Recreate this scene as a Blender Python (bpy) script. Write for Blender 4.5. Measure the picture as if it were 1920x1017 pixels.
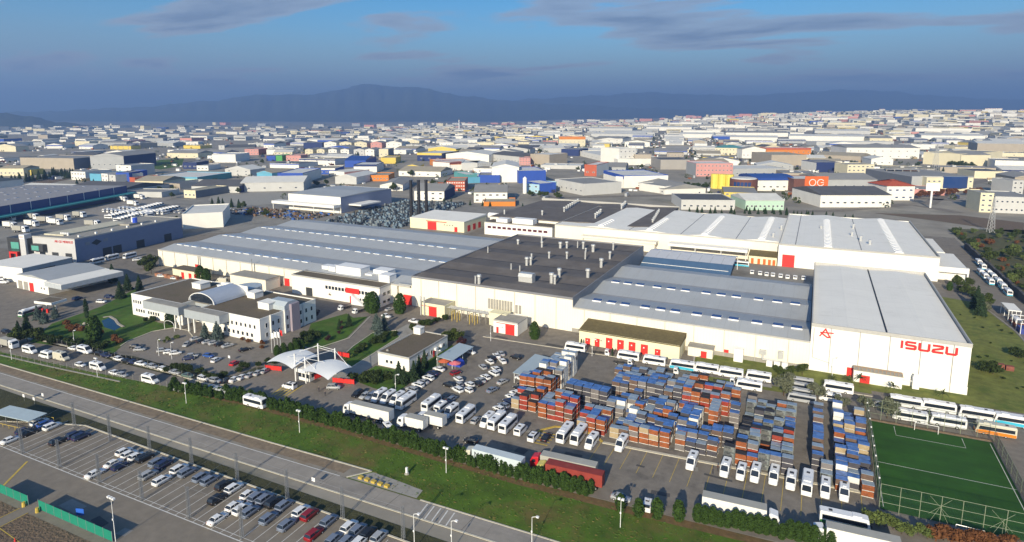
import bpy, math, random
from mathutils import Vector, Matrix
R=math.radians
S=bpy.context.scene
for o in list(bpy.data.objects): bpy.data.objects.remove(o)
# ---------------------------------------------------------------- camera, sky, sun, exposure
# World axes: X along the factory front, Y away from the road, Z up, metres. The drone hangs at 85 m.
cd=bpy.data.cameras.new('camera'); cam=bpy.data.objects.new('camera',cd); S.collection.objects.link(cam); S.camera=cam
cd.sensor_fit='HORIZONTAL'; cd.sensor_width=36; cd.lens=36*1158/1920; cd.shift_y=-(508.5-398)/1920
cd.clip_start=1; cd.clip_end=60000
cam.location=(0,0,85); cam.rotation_euler=(R(90-8.884),0,R(26.3))
SUN_EL,SUN_AZ=22,-84      # elevation; direction towards the sun in the XY plane (degrees from +X)
SKY=0.058; SUNP=5.0; HAZE=1.6e-4
W=bpy.data.worlds.new('World'); S.world=W; W.use_nodes=True
nt=W.node_tree; N=nt.nodes; L=nt.links; N.clear()
out=N.new('ShaderNodeOutputWorld'); bg=N.new('ShaderNodeBackground'); sky=N.new('ShaderNodeTexSky')
sky.sky_type='NISHITA'; sky.sun_disc=False; sky.sun_elevation=R(SUN_EL); sky.sun_rotation=R(90-SUN_AZ)
sky.air_density=1.0; sky.dust_density=1.2; sky.ozone_density=3.0; sky.altitude=100
bg.inputs['Strength'].default_value=SKY
def wn(t,**k):
    n=N.new(t)
    for a,b in k.items(): setattr(n,a,b)
    return n
def wmath(op,a,b=None,c=None):
    n=wn('ShaderNodeMath',operation=op)
    for i,v in enumerate((a,b,c)):
        if v is None: continue
        if isinstance(v,(int,float)): n.inputs[i].default_value=v
        else: L.new(v,n.inputs[i])
    return n.outputs[0]
def wmix(f,a,b):
    n=wn('ShaderNodeMix',data_type='RGBA')
    if isinstance(f,(int,float)): n.inputs[0].default_value=f
    else: L.new(f,n.inputs[0])
    for i,v in ((6,a),(7,b)):
        if isinstance(v,tuple): n.inputs[i].default_value=v+(1,)
        else: L.new(v,n.inputs[i])
    return n.outputs[2]
tc=wn('ShaderNodeTexCoord'); sp=wn('ShaderNodeSeparateXYZ'); L.new(tc.outputs['Generated'],sp.inputs[0])
el=wmath('MAXIMUM',sp.outputs[2],0.0)
den=wmath('ADD',el,0.10)
cx=wmath('DIVIDE',sp.outputs[0],den); cy=wmath('DIVIDE',sp.outputs[1],den)
cb=wn('ShaderNodeCombineXYZ'); L.new(cx,cb.inputs[0]); L.new(cy,cb.inputs[1])
ns=wn('ShaderNodeTexNoise'); ns.inputs['Scale'].default_value=0.85; ns.inputs['Detail'].default_value=7; ns.inputs['Roughness'].default_value=0.55; ns.inputs['Distortion'].default_value=.25
mp=wn('ShaderNodeMapping'); mp.inputs['Rotation'].default_value=(0,0,R(-26.3)); mp.inputs['Scale'].default_value=(.72,1.3,1); mp.inputs['Location'].default_value=(1.7,9.6,0)
L.new(cb.outputs[0],mp.inputs[0]); L.new(mp.outputs[0],ns.inputs[0])
def ramp(src,stops):
    r=wn('ShaderNodeValToRGB'); L.new(src,r.inputs[0]); e=r.color_ramp.elements
    e[0].position,e[0].color=stops[0][0],(stops[0][1],)*3+(1,)
    e[1].position,e[1].color=stops[-1][0],(stops[-1][1],)*3+(1,)
    for p,v in stops[1:-1]:
        q=e.new(p); q.color=(v,)*3+(1,)
    return r.outputs[0]
cov=ramp(ns.outputs[0],[(.515,0),(.57,.75),(.68,1)])
lit=ramp(ns.outputs[0],[(.50,.9),(.58,.6),(.66,0)])
band=ramp(el,[(0,1),(.04,.9),(.085,.5),(.13,.14),(.22,0)])     # the murky layer that lies along the whole horizon
skyc=wn('ShaderNodeHueSaturation'); skyc.inputs['Saturation'].default_value=1.5; skyc.inputs['Value'].default_value=1.65; L.new(sky.outputs[0],skyc.inputs['Color'])
murk=(3.6,4.9,6.0); clo=(2.6,3.3,4.7); cli=(6.4,6.3,6.8)
c1=wmix(band,skyc.outputs[0],murk)
cc=wmix(lit,clo,cli)
cv=wmath('MULTIPLY',cov,ramp(el,[(0,.0),(.03,.45),(.07,.95),(.5,.7)]))
c2=wmix(cv,c1,cc)
L.new(c2,bg.inputs['Color']); L.new(bg.outputs[0],out.inputs[0])
sl=bpy.data.lights.new('sun','SUN'); sl.energy=SUNP; sl.angle=R(.5); sl.color=(1,.89,.68)
so=bpy.data.objects.new('sun',sl); S.collection.objects.link(so)
sd=Vector((math.cos(R(SUN_EL))*math.cos(R(SUN_AZ)),math.cos(R(SUN_EL))*math.sin(R(SUN_AZ)),math.sin(R(SUN_EL))))
so.rotation_euler=sd.to_track_quat('Z','Y').to_euler(); so.location=sd*500
S.view_settings.view_transform='Standard'; S.view_settings.look='None'; S.view_settings.exposure=0.62; S.view_settings.gamma=1
S.cycles.max_bounces=6; S.cycles.diffuse_bounces=2; S.cycles.glossy_bounces=2; S.cycles.volume_bounces=0
S.cycles.volume_step_rate=4; S.cycles.volume_max_steps=64
# ---------------------------------------------------------------- helpers
COL=S.collection
rnd=random.Random(7)
def new(name,data=None,parent=None):
    o=bpy.data.objects.new(name,data); COL.objects.link(o)
    if parent is not None: o.parent=parent
    return o
def tag(o,label,cat,group=None,kind=None):
    if label: o['label']=label
    if cat: o['category']=cat
    if group: o['group']=group
    if kind: o['kind']=kind
    return o
def thing(name,label,cat,loc=(0,0,0),rot=0,group=None):
    o=new(name); o.empty_display_size=.5; o.location=loc if len(loc)==3 else (loc[0],loc[1],0); o.rotation_euler=(0,0,R(rot))
    return tag(o,label,cat,group)
class MB:
    def __init__(s): s.v=[];s.f=[];s.m=[]
    def poly(s,pts,m=0):
        n=len(s.v); s.v+=[tuple(p) for p in pts]; s.f.append(tuple(range(n,n+len(pts)))); s.m.append(m); return s
    def box(s,x0,x1,y0,y1,z0,z1,m=0,skip='',mt=None):
        P=[(x0,y0,z0),(x1,y0,z0),(x1,y1,z0),(x0,y1,z0),(x0,y0,z1),(x1,y0,z1),(x1,y1,z1),(x0,y1,z1)]
        n=len(s.v); s.v+=P
        for k,q in (('b',(3,2,1,0)),('t',(4,5,6,7)),('f',(0,1,5,4)),('r',(1,2,6,5)),('k',(2,3,7,6)),('l',(3,0,4,7))):
            if k in skip: continue
            s.f.append(tuple(n+i for i in q)); s.m.append(mt if (mt is not None and k=='t') else m)
        return s
    def prism(s,prof,a0,a1,ax='x',m=0,caps=True,mt=None):
        # prof: 2D points counter-clockwise; extruded along ax. ax 'x': (y,z); 'y': (x,z); 'z': (x,y)
        k=len(prof); n=len(s.v)
        def p3(p,a): return (a,p[0],p[1]) if ax=='x' else ((p[0],a,p[1]) if ax=='y' else (p[0],p[1],a))
        s.v+=[p3(p,a0) for p in prof]+[p3(p,a1) for p in prof]
        for i in range(k):
            j=(i+1)%k; q=(n+i,n+j,n+k+j,n+k+i); s.f.append(q if ax!='y' else q[::-1]); s.m.append(m if not isinstance(m,(list,tuple)) else m[i])
        if caps:
            c=mt if mt is not None else (m if not isinstance(m,(list,tuple)) else m[0])
            a=tuple(range(n,n+k)); b=tuple(range(n+k,n+2*k))
            s.f+=[a[::-1] if ax!='y' else a,b if ax!='y' else b[::-1]]; s.m+=[c,c]
        return s
    def cyl(s,x,y,z0,z1,r0,r1=None,n=8,m=0,cap=True,mt=None):
        r1=r0 if r1 is None else r1; k=len(s.v)
        for z,r in ((z0,r0),(z1,r1)):
            for i in range(n):
                a=2*math.pi*i/n; s.v.append((x+r*math.cos(a),y+r*math.sin(a),z))
        for i in range(n):
            j=(i+1)%n; s.f.append((k+i,k+j,k+n+j,k+n+i)); s.m.append(m)
        if cap:
            s.f+=[tuple(range(k+n,k+2*n)),tuple(range(k+n-1,k-1,-1))]; s.m+=[m if mt is None else mt,m]
        return s
    def tube(s,p,q,r=.05,n=5,m=0,r2=None):
        p=Vector(p);q=Vector(q); d=(q-p)
        if d.length<1e-6: return s
        u=d.orthogonal().normalized(); w=d.normalized().cross(u); k=len(s.v); r2=r if r2 is None else r2
        for c,rr in ((p,r),(q,r2)):
            for i in range(n):
                a=2*math.pi*i/n; s.v.append(tuple(c+u*(rr*math.cos(a))+w*(rr*math.sin(a))))
        for i in range(n):
            j=(i+1)%n; s.f.append((k+i,k+j,k+n+j,k+n+i)); s.m.append(m)
        s.f+=[tuple(range(k+n-1,k-1,-1)),tuple(range(k+n,k+2*n))]; s.m+=[m,m]
        return s
    def loft(s,rings,m=0,caps=True):
        n=len(s.v); k=len(rings[0])
        for r in rings: s.v+=[tuple(p) for p in r]
        for a in range(len(rings)-1):
            for i in range(k):
                j=(i+1)%k; s.f.append((n+a*k+i,n+a*k+j,n+(a+1)*k+j,n+(a+1)*k+i)); s.m.append(m if not isinstance(m,list) else m[i])
        if caps:
            c=m if not isinstance(m,list) else m[0]
            s.f+=[tuple(range(n+k-1,n-1,-1)),tuple(range(n+(len(rings)-1)*k,n+len(rings)*k))]; s.m+=[c,c]
        return s
    def mesh(s,name,mats,smooth=False):
        me=bpy.data.meshes.new(name); me.from_pydata(s.v,[],s.f)
        for x in (mats if isinstance(mats,(list,tuple)) else [mats]): me.materials.append(x)
        if len(me.materials)>1: me.polygons.foreach_set('material_index',s.m)
        if smooth: me.polygons.foreach_set('use_smooth',[True]*len(s.f))
        me.update(); return me
    def ob(s,name,mats,parent=None,smooth=False,loc=None,rot=0):
        o=new(name,s.mesh(name,mats,smooth),parent)
        if loc: o.location=loc if len(loc)==3 else (loc[0],loc[1],0)
        if rot: o.rotation_euler=(0,0,R(rot))
        return o
def box(name,mat,x0,x1,y0,y1,z0,z1,parent=None,skip=''): return MB().box(x0,x1,y0,y1,z0,z1,0,skip).ob(name,mat,parent)
KIDS={}
def copy_tree(o,parent=None):
    c=o.copy(); COL.objects.link(c); c.parent=parent
    if o.name not in KIDS: KIDS[o.name]=list(o.children)
    for ch in KIDS[o.name]: copy_tree(ch,c)
    return c
class Proto:
    # first use moves the original, later uses copy it with its parts
    def __init__(s,o): s.o=o; s.used=False; KIDS[o.name]=list(o.children); s.fill(o)
    def fill(s,o):
        for c in o.children: KIDS[c.name]=list(c.children); s.fill(c)
    def put(s,x,y,rot=0,label=None,group=None,z=0,scale=None,cat=None):
        o=s.o if not s.used else copy_tree(s.o); s.used=True
        o.location=(x,y,z); o.rotation_euler=(0,0,R(rot))
        if scale: o.scale=(scale,)*3 if isinstance(scale,(int,float)) else scale
        return tag(o,label,cat,group)
# ---------------------------------------------------------------- materials
MATS={}
def mat(name,col,rough=.7,var=.12,scale=.6,metal=0,bump=0,lines=None,spec=.3,dirt=None,emit=None,streak=None):
    # procedural: base colour broken up by two noises; lines=(axis,pitch,darkening,width) adds sheet joints
    if name in MATS: return MATS[name]
    m=bpy.data.materials.new(name); m.use_nodes=True; t=m.node_tree; n=t.nodes; l=t.links; b=n['Principled BSDF']
    b.inputs['Roughness'].default_value=rough; b.inputs['Metallic'].default_value=metal; b.inputs['Specular IOR Level'].default_value=spec
    g=n.new('ShaderNodeNewGeometry')
    a=n.new('ShaderNodeTexNoise'); a.inputs['Scale'].default_value=scale; a.inputs['Detail'].default_value=5; a.inputs['Roughness'].default_value=.65
    l.new(g.outputs['Position'],a.inputs['Vector'])
    r=n.new('ShaderNodeValToRGB'); l.new(a.outputs[0],r.inputs[0])
    e=r.color_ramp.elements; e[0].position=.28; e[1].position=.72
    e[0].color=tuple(max(0,c*(1-var)) for c in col)+(1,); e[1].color=tuple(min(1,c*(1+var)) for c in col)+(1,)
    cur=r.outputs[0]
    def mix(f,A,B,mode='MIX'):
        x=n.new('ShaderNodeMix'); x.data_type='RGBA'; x.blend_type=mode
        if isinstance(f,(int,float)): x.inputs[0].default_value=f
        else: l.new(f,x.inputs[0])
        l.new(A,x.inputs[6])
        if isinstance(B,tuple): x.inputs[7].default_value=B+(1,)
        else: l.new(B,x.inputs[7])
        return x.outputs[2]
    if dirt:   # (colour, scale, threshold, amount): stains and worn patches
        d=n.new('ShaderNodeTexNoise'); d.inputs['Scale'].default_value=dirt[1]; d.inputs['Detail'].default_value=6; d.inputs['Roughness'].default_value=.7
        l.new(g.outputs['Position'],d.inputs['Vector'])
        q=n.new('ShaderNodeMapRange'); q.inputs[1].default_value=dirt[2]; q.inputs[2].default_value=dirt[2]+.16; q.inputs[4].default_value=dirt[3]; l.new(d.outputs[0],q.inputs[0])
        cur=mix(q.outputs[0],cur,dirt[0])
    if streak:   # (stretch xyz, colour, threshold, amount): runs of dirt along one direction
        vm=n.new('ShaderNodeVectorMath'); vm.operation='MULTIPLY'; vm.inputs[1].default_value=streak[0]; l.new(g.outputs['Position'],vm.inputs[0])
        d=n.new('ShaderNodeTexNoise'); d.inputs['Scale'].default_value=1; d.inputs['Detail'].default_value=5; d.inputs['Roughness'].default_value=.75; l.new(vm.outputs[0],d.inputs['Vector'])
        q=n.new('ShaderNodeMapRange'); q.inputs[1].default_value=streak[2]; q.inputs[2].default_value=streak[2]+.2; q.inputs[4].default_value=streak[3]; l.new(d.outputs[0],q.inputs[0]); cur=mix(q.outputs[0],cur,streak[1])
    if lines:
        for ax,pitch,dark,wd in (lines if isinstance(lines,list) else [lines]):
            s_=n.new('ShaderNodeSeparateXYZ'); l.new(g.outputs['Position'],s_.inputs[0])
            q=n.new('ShaderNodeMath'); q.operation='DIVIDE'; q.inputs[1].default_value=pitch; l.new(s_.outputs['xyz'.index(ax)],q.inputs[0])
            w=n.new('ShaderNodeMath'); w.operation='FRACT'; l.new(q.outputs[0],w.inputs[0])
            c=n.new('ShaderNodeMath'); c.operation='LESS_THAN'; c.inputs[1].default_value=wd/pitch; l.new(w.outputs[0],c.inputs[0])
            k=n.new('ShaderNodeMath'); k.operation='MULTIPLY'; k.inputs[1].default_value=dark; l.new(c.outputs[0],k.inputs[0])
            cur=mix(k.outputs[0],cur,tuple(c_*.35 for c_ in col))
    l.new(cur,b.inputs['Base Color'])
    if bump:
        h=n.new('ShaderNodeTexNoise'); h.inputs['Scale'].default_value=bump[0]; h.inputs['Detail'].default_value=4; l.new(g.outputs['Position'],h.inputs['Vector'])
        k=n.new('ShaderNodeBump'); k.inputs['Strength'].default_value=bump[1]; k.inputs['Distance'].default_value=bump[2]; l.new(h.outputs[0],k.inputs['Height']); l.new(k.outputs[0],b.inputs['Normal'])
    if emit: b.inputs['Emission Color'].default_value=emit[0]+(1,); b.inputs['Emission Strength'].default_value=emit[1]
    MATS[name]=m; return m
def glassmat(name,col,rough=.08): return mat(name,col,rough,.05,1,0,spec=.6)

# ---------------------------------------------------------------- palette
m_asph=mat('asphalt',(.198,.174,.143),.9,.2,.35,dirt=((.09,.082,.072),.13,.54,.7),bump=(9,.25,.02))
m_asph2=mat('bleached_asphalt',(.285,.258,.222),.9,.14,.25,dirt=((.17,.155,.14),.07,.52,.65),streak=((.03,.9,1),(.19,.175,.155),.52,.5),bump=(9,.2,.02),lines=('x',14.0,.45,.10))
m_lot=mat('car_park_asphalt',(.205,.178,.142),.9,.14,.4,dirt=((.11,.102,.09),.12,.56,.6),bump=(9,.25,.02))
m_pave=mat('block_paving',(.215,.19,.16),.85,.16,1.2,dirt=((.10,.085,.07),.1,.55,.4))
m_conc=mat('concrete',(.30,.285,.25),.85,.14,.5,dirt=((.18,.15,.11),.15,.55,.5))
m_apron=mat('muddy_concrete',(.24,.215,.175),.9,.2,.3,dirt=((.22,.155,.085),.09,.47,.75))
m_kerb=mat('kerb_stone',(.52,.48,.38),.8,.15,1)
m_white=mat('road_paint',(.62,.61,.57),.7,.18,1.5)
m_yell=mat('yellow_paint',(.50,.36,.07),.7,.2,1.2)
m_soil=mat('ploughed_soil',(.145,.105,.07),.95,.35,1.3,bump=(1.6,.9,.4))
m_dry=mat('dry_grass_strip',(.15,.095,.04),.95,.35,.8,dirt=((.075,.085,.022),.3,.5,.8),bump=(4,.6,.12))
m_grass=mat('verge_grass',(.066,.122,.010),.95,.42,.16,dirt=((.145,.108,.034),.065,.48,.85),bump=(5,.7,.15))
m_lawn=mat('lawn_grass',(.054,.112,.010),.95,.3,.25,dirt=((.12,.105,.035),.12,.53,.7),bump=(5,.6,.1))
m_rough=mat('rough_grass',(.052,.052,.022),.95,.4,.3,dirt=((.03,.035,.016),.14,.5,.8),bump=(2.5,.8,.25))
m_straw=mat('parched_lawn',(.155,.17,.038),.95,.35,.3,dirt=((.075,.115,.018),.12,.5,.8),bump=(5,.6,.1))
m_turf=mat('sports_turf',(.022,.082,.007),.9,.25,.12,lines=('y',5.0,.12,2.5))
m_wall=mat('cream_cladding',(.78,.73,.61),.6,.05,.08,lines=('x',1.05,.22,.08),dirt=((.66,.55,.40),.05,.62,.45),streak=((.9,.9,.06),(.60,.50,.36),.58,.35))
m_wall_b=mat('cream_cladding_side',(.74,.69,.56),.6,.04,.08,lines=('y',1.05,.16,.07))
m_white_wall=mat('white_cladding',(.80,.78,.72),.6,.03,.08,lines=('x',1.05,.20,.08),streak=((.9,.9,.06),(.66,.62,.52),.60,.3))
m_plaster=mat('white_render',(.78,.76,.70),.8,.05,.2,dirt=((.62,.58,.50),.25,.6,.4))
m_plaster_g=mat('grey_panel',(.33,.36,.38),.6,.06,.3,lines=('x',1.6,.2,.06))
m_yw=mat('pale_yellow_render',(.74,.69,.47),.8,.06,.3,dirt=((.60,.54,.34),.3,.58,.4))
m_rgrey=mat('grey_roof_sheet',(.37,.385,.39),.55,.06,.06,lines=('x',5.2,.22,.14),dirt=((.28,.285,.28),.04,.55,.5),streak=((.7,.05,.05),(.30,.29,.27),.54,.5))
m_rdark=mat('dark_roof_felt',(.128,.113,.101),.9,.14,.12,dirt=((.165,.15,.138),.06,.5,.75),streak=((.5,.05,.05),(.075,.07,.066),.55,.5))
m_rwhite=mat('white_roof_sheet',(.80,.77,.69),.6,.04,.08,lines=('x',4.2,.10,.10),dirt=((.64,.61,.53),.05,.56,.6),streak=((.06,.6,.05),(.58,.54,.46),.55,.4))
m_gravel=mat('gravel_roof',(.135,.108,.075),.95,.25,2.2,dirt=((.095,.085,.045),.22,.5,.6))
m_olive=mat('mossy_roof',(.145,.115,.05),.95,.25,.9,dirt=((.11,.085,.04),.5,.5,.6))
m_par=mat('parapet_cap',(.42,.41,.38),.6,.08,1)
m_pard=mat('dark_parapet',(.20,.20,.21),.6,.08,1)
m_red=mat('red_paint',(.60,.030,.024),.55,.08,.6,spec=.4)
m_redl=mat('red_lettering',(.60,.030,.030),.5,.03,1)
m_glass=glassmat('dark_glass',(.018,.024,.034)); m_glassb=glassmat('blue_glass',(.02,.05,.16),.1)
m_skyl=mat('skylight_sky_reflection',(.045,.06,.17),.25,.08,1,spec=.6)  # reflected sky put into the glass colour as blue
m_skylf=mat('white_upstand',(.80,.79,.76),.5,.04,1)
m_galv=mat('galvanised_steel',(.55,.55,.53),.42,.12,1.5,metal=.35)
m_steel=mat('steel_lattice',(.26,.27,.28),.5,.12,2,metal=.3)
m_wpole=mat('white_painted_steel',(.74,.74,.72),.45,.05,2)
m_black=mat('black_steel',(.018,.018,.020),.5,.1,1)
m_metal=mat('blue_grey_metal',(.16,.18,.21),.5,.1,.6,lines=('y',2.4,.25,.06))
m_shadep=mat('shaded_flank_panel',(.20,.235,.34),.5,.05,.3,lines=('z',1.1,.12,.05))  # blue shade of the sunless flanks put into the panel colour
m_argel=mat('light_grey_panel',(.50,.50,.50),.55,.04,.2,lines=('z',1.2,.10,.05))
m_arged=mat('charcoal_panel',(.045,.048,.052),.5,.08,.4)
m_teal=mat('teal_glass',(.10,.34,.28),.12,.1,.8,spec=.6)
m_canvas=mat('white_membrane',(.80,.80,.77),.6,.03,.3)
m_can2=mat('pale_blue_sheet_roof',(.42,.50,.52),.5,.06,.4,lines=('y',1.1,.10,.06))
m_brown=mat('bark',(.09,.06,.035),.95,.2,3)
# ---------------------------------------------------------------- terrain and ground sheets
def smooth(a,b,x):
    t=max(0,min(1,(x-a)/(b-a))); return t*t*(3-2*t)
FW=(-math.sin(R(26.3)),math.cos(R(26.3))); RT=(math.cos(R(26.3)),math.sin(R(26.3)))
def terrain(x,y):
    d=math.hypot(x,y); f=x*FW[0]+y*FW[1]; s=x*RT[0]+y*RT[1]
    a=math.atan2(s,f)               # bearing right of the valley axis
    h=smooth(1500,5200,d)*(smooth(-.12,.62,a)*112-6)
    h+=smooth(1800,4000,d)*9*math.sin(x*.0021+1)*math.sin(y*.0017)
    return h
def polar():
    v=[];f=[]
    rs=[0,120,300,500,700,900,1100,1400,1700,2000,2400,2800,3300,3900,4600,5400,6400,7600,9000,11000,14000,18000,24000]
    na=120
    v.append((0,0,-.08))
    for r in rs[1:]:
        for i in range(na):
            a=2*math.pi*i/na; x,y=r*math.cos(a),r*math.sin(a); v.append((x,y,terrain(x,y)-.08))
    for i in range(na): f.append((0,1+i,1+(i+1)%na))
    for k in range(len(rs)-2):
        for i in range(na):
            j=(i+1)%na; a=1+k*na; f.append((a+i,a+na+i,a+na+j,a+j))
    me=bpy.data.meshes.new('ground'); me.from_pydata(v,[],f); me.update(); return me
m_land=mat('open_land',(.27,.245,.20),.95,.28,.03,dirt=((.085,.09,.05),.009,.56,.8))
g0=polar(); g0.materials.append(m_land); tag(new('ground',g0),None,None,kind='structure')
def sheet(name,pts,m,z,parent=None):
    o=MB().poly([(p[0],p[1],z) for p in pts]).ob(name,m)
    a=o.data.polygons[0]
    if a.normal.z<0: o.data.flip_normals()
    return tag(o,None,None,kind='structure')
def strip(mb,pts,w,z,h=0,m=0):
    # a band of width w along a polyline; h>0 makes it a raised kerb
    P=[Vector((p[0],p[1])) for p in pts]; Lp=[];Rp=[]
    for i,p in enumerate(P):
        d=(P[min(i+1,len(P)-1)]-P[max(i-1,0)]).normalized(); n=Vector((-d.y,d.x))*(w/2); Lp.append(p+n); Rp.append(p-n)
    for i in range(len(P)-1):
        a,b,c,d=Rp[i],Rp[i+1],Lp[i+1],Lp[i]
        mb.poly([(a.x,a.y,z+h),(b.x,b.y,z+h),(c.x,c.y,z+h),(d.x,d.y,z+h)],m)
        if h:
            mb.poly([(a.x,a.y,z),(b.x,b.y,z),(b.x,b.y,z+h),(a.x,a.y,z+h)],m); mb.poly([(c.x,c.y,z),(d.x,d.y,z),(d.x,d.y,z+h),(c.x,c.y,z+h)],m)
    return mb
def kerb(pts,w=.35,h=.13,z=0,m=None,name='kerb'): return tag(strip(MB(),pts,w,z,h).ob(name,m or m_kerb),None,None,kind='structure')
def line(pts,w=.14,z=.06,m=None,name='road_marking'): return tag(strip(MB(),pts,w,z).ob(name,m or m_white),None,None,kind='structure')
# open grass between the road and the works, and everything south of it
sheet('rough_grass',[(-600,20),(120,20),(120,98),(-600,88)],m_rough,-.04)
sheet('verge_grass',[(-600,91),(-229,100),(-60,102),(30,104),(120,108),(120,128),(20,126.5),(-8,124),(-60,121),(-146,121.5),(-215,113.5),(-262,109.5),(-600,104)],m_grass,-.02)
sheet('yard_pavement',[(-700,108.5),(-262,110),(-215,114),(-146,122),(-60,121.5),(-8,124.5),(20,127),(90,129),(90,520),(-700,520)],m_asph,0)
sheet('dry_verge_edge',[(-165,117.6),(-146,119.3),(-100,119.6),(-59,119.2),(-30,120.4),(0,122.6),(22,124.4),(22,126.2),(-8,124.3),(-60,121.2),(-146,121.6),(-165,119.6)],m_dry,-.012)
# main road, muddy apron, island
road_s=[(-600,84.5),(-400,90),(-229,94.6),(-149,96.6),(-92,98.3),(-50,99.6),(0,101),(120,104)]
road_n=[(120,110.5),(0,106.2),(-42,105),(-75,104.2),(-97,103.6),(-135,102.4),(-240,99.5),(-400,95.4),(-600,90)]
sheet('road',road_s+road_n,m_asph2,.02)
apr_n=[(-91.5,108.6),(-123,107.4),(-248,103.6),(-400,99.2),(-600,93.5)]
sheet('roadside_apron',[(-600,90),(-400,95.4),(-240,99.5),(-135,102.4),(-95.5,103.7)]+apr_n,m_apron,.015)
line([(-600,90),(-400,95.4),(-240,99.5),(-135,102.4),(-97,103.6)],.22)
kerb(apr_n[::-1],.4,.12,0); kerb([(-91.5,108.6),(-95.3,103.9)],.4,.12)
kerb([(-74.5,104.4),(-42,105.2),(0,106.4),(120,110.7)],.35,.1); kerb(road_s,.45,.10)
sheet('traffic_island',[(-94.6,104.0),(-75.6,104.5),(-76,107.6),(-84,108.2),(-90.8,108.4)],m_conc,.03)
for i in range(5):
    b=MB(); x=-92.4+i*1.9; b.prism([(x,104.6),(x+1.1,104.6),(x+1.1,105.5),(x,105.5)],.03,.55,'z'); b.ob('kerb_block',m_yell); o=bpy.context.scene.objects[-1]
    tag(o,'yellow painted concrete block in the row on the traffic island','block','blocks on the traffic island')
for i in range(5): line([(-71.6+i*1.75,99.3),(-72.2+i*1.75,103.9)],.28)
# car park south of the road
sheet('car_park',[(-205,60),(-55,60),(-55,91.6),(-177,91),(-190,86.5),(-205,80)],m_lot,.02)
line([(-187,74.9),(-98,77),(-56,78)],.22,.05)
line([(-187,75.9),(-98,78),(-56,79)],.12,.05)
kerb([(-205,80.2),(-190,86.7),(-177,91.1),(-55,91.8)],.4,.13,.02)
bays=MB()
for i in range(46):
    x=-184+i*2.72; y0=75+(x+187)*.0235
    strip(bays,[(x,y0),(x-.3,90.6)],.14,.045)
tag(bays.ob('parking_lines',m_white),None,None,kind='structure')
line([(-171,74),(-163.5,64.8)],.5,.05,m_yell)
sheet('ploughed_field',[(-260,30),(-125,30),(-123,63.6),(-146,62.9),(-150.5,62.8),(-260,60)],m_soil,.03)
sheet('field_path',[(-151.5,30),(-147.5,30),(-148.2,66),(-151.2,66)],m_lot,.045)
line([(-151.6,30),(-151.4,63)],.18,.06,m_yell); line([(-147.4,30),(-148.0,63)],.18,.06,m_yell); line([(-148.2,57.6),(-130,56.5)],.18,.06,m_yell)
# works roads, forecourts and lawns
sheet('forecourt',[(-160,122.5),(-134,122.5),(-118,127),(-118,141),(-131,146),(-158,146),(-166,136)],m_pave,.02)
sheet('admin_forecourt',[(-231.0,136.9),(-232.0,148.2),(-223.8,155.1),(-214.5,152.8),(-206.9,148.8),(-177.0,147.1),(-166.8,140.5),(-167.5,132.4),(-191.3,128.4),(-214.6,128.5)],m_pave,.024)
sheet('gate_road',[(-141,146),(-131,146),(-134,176),(-139,200),(-147,200),(-146,176)],m_conc,.026)
sheet('lane_markings',[(-147,148),(-146,148),(-146,149),(-147,149)],m_yell,.04)
for i in range(5): line([(-143.2,129.4),(-143.7,136.9)] if i==9 else [(-146+i*1.3,128),(-147.5+i*1.3,137)],.5,.04,m_yell)
for i in range(5): line([(-62.5,138+i*1.5),(-58,138.2+i*1.5)],.45,.04,m_yell)
for x in range(-46,18,4): line([(x,136),(x,146+(x+46)*.085)],.12,.03,m_yell)
kerb([(-45.6,146.1),(14.7,151.3)],.9,.16)
import itertools
arc=[(-45.6,146.1),(-48,148.3),(-52,149.7),(-56,149.8),(-60,148.3),(-62.6,145),(-63.6,141.5)]
kerb(arc,.7,.16,0,m_yell)
kerb([(-112,201.1),(-76,203.2),(-40,205),(-6.3,207),(20,208.5)],.35,.14)
sheet('works_lawn',[(-263.5,119.6),(-279.1,135.6),(-284.8,158.6),(-300.1,185.1),(-260.9,157.8),(-239.8,155.8),(-229.3,156.6),(-232.8,147.9),(-231.0,136.9),(-227.1,131.5),(-223.1,126.5),(-251.7,121.8)],m_lawn,.03)
kerb([(-228.2,132.2),(-231.0,136.9),(-232.8,147.9),(-229.4,154.4),(-221.3,154.9),(-212.9,151.0)],.4,.14,.02)
sheet('courtyard_lawn',[(-183.2,183.0),(-179.0,199.9),(-172.6,196.6),(-167.9,200.6),(-158.6,176.5),(-159.5,163.1),(-169.4,162.5),(-174.2,171.4)],m_lawn,.03)
sheet('gate_median',[(-147.9,161.5),(-150.7,170.4),(-153.9,186.8),(-146.7,191.8),(-141.2,186.4),(-139.3,165.7),(-138.3,154.6)],m_lawn,.034)
kerb([(-146.9,159.8),(-150.4,170.6),(-153.2,185.8),(-146.1,192.1)],.3,.15,.02); kerb([(-137.7,153.9),(-138.7,164.9),(-140.8,186.6)],.3,.15,.02)
kerb([(-160.6,164.4),(-157.7,177.0),(-167.0,201.0)],.3,.15,.02)
sheet('guardhouse_lawn',[(-131.1,147.6),(-131.3,160.1),(-117.5,160.5),(-112.7,154.9),(-112.1,145.6),(-120.8,145.6)],m_lawn,.034)
sheet('guardhouse_lawn_east',[(-117.6,160),(-112.5,158),(-112,186),(-118,188)],m_lawn,.034)
sheet('street_verge',[(-292.4,123.3),(-271.7,124.6),(-244.0,123.2),(-211.3,122.6),(-184.8,123.8),(-164.9,128.2),(-164.3,142.8),(-167.2,140.4),(-167.5,132.4),(-191.3,128.4),(-214.6,128.5),(-223.1,126.5),(-251.7,121.8),(-275.5,122.7)],m_rough,.03)
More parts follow.
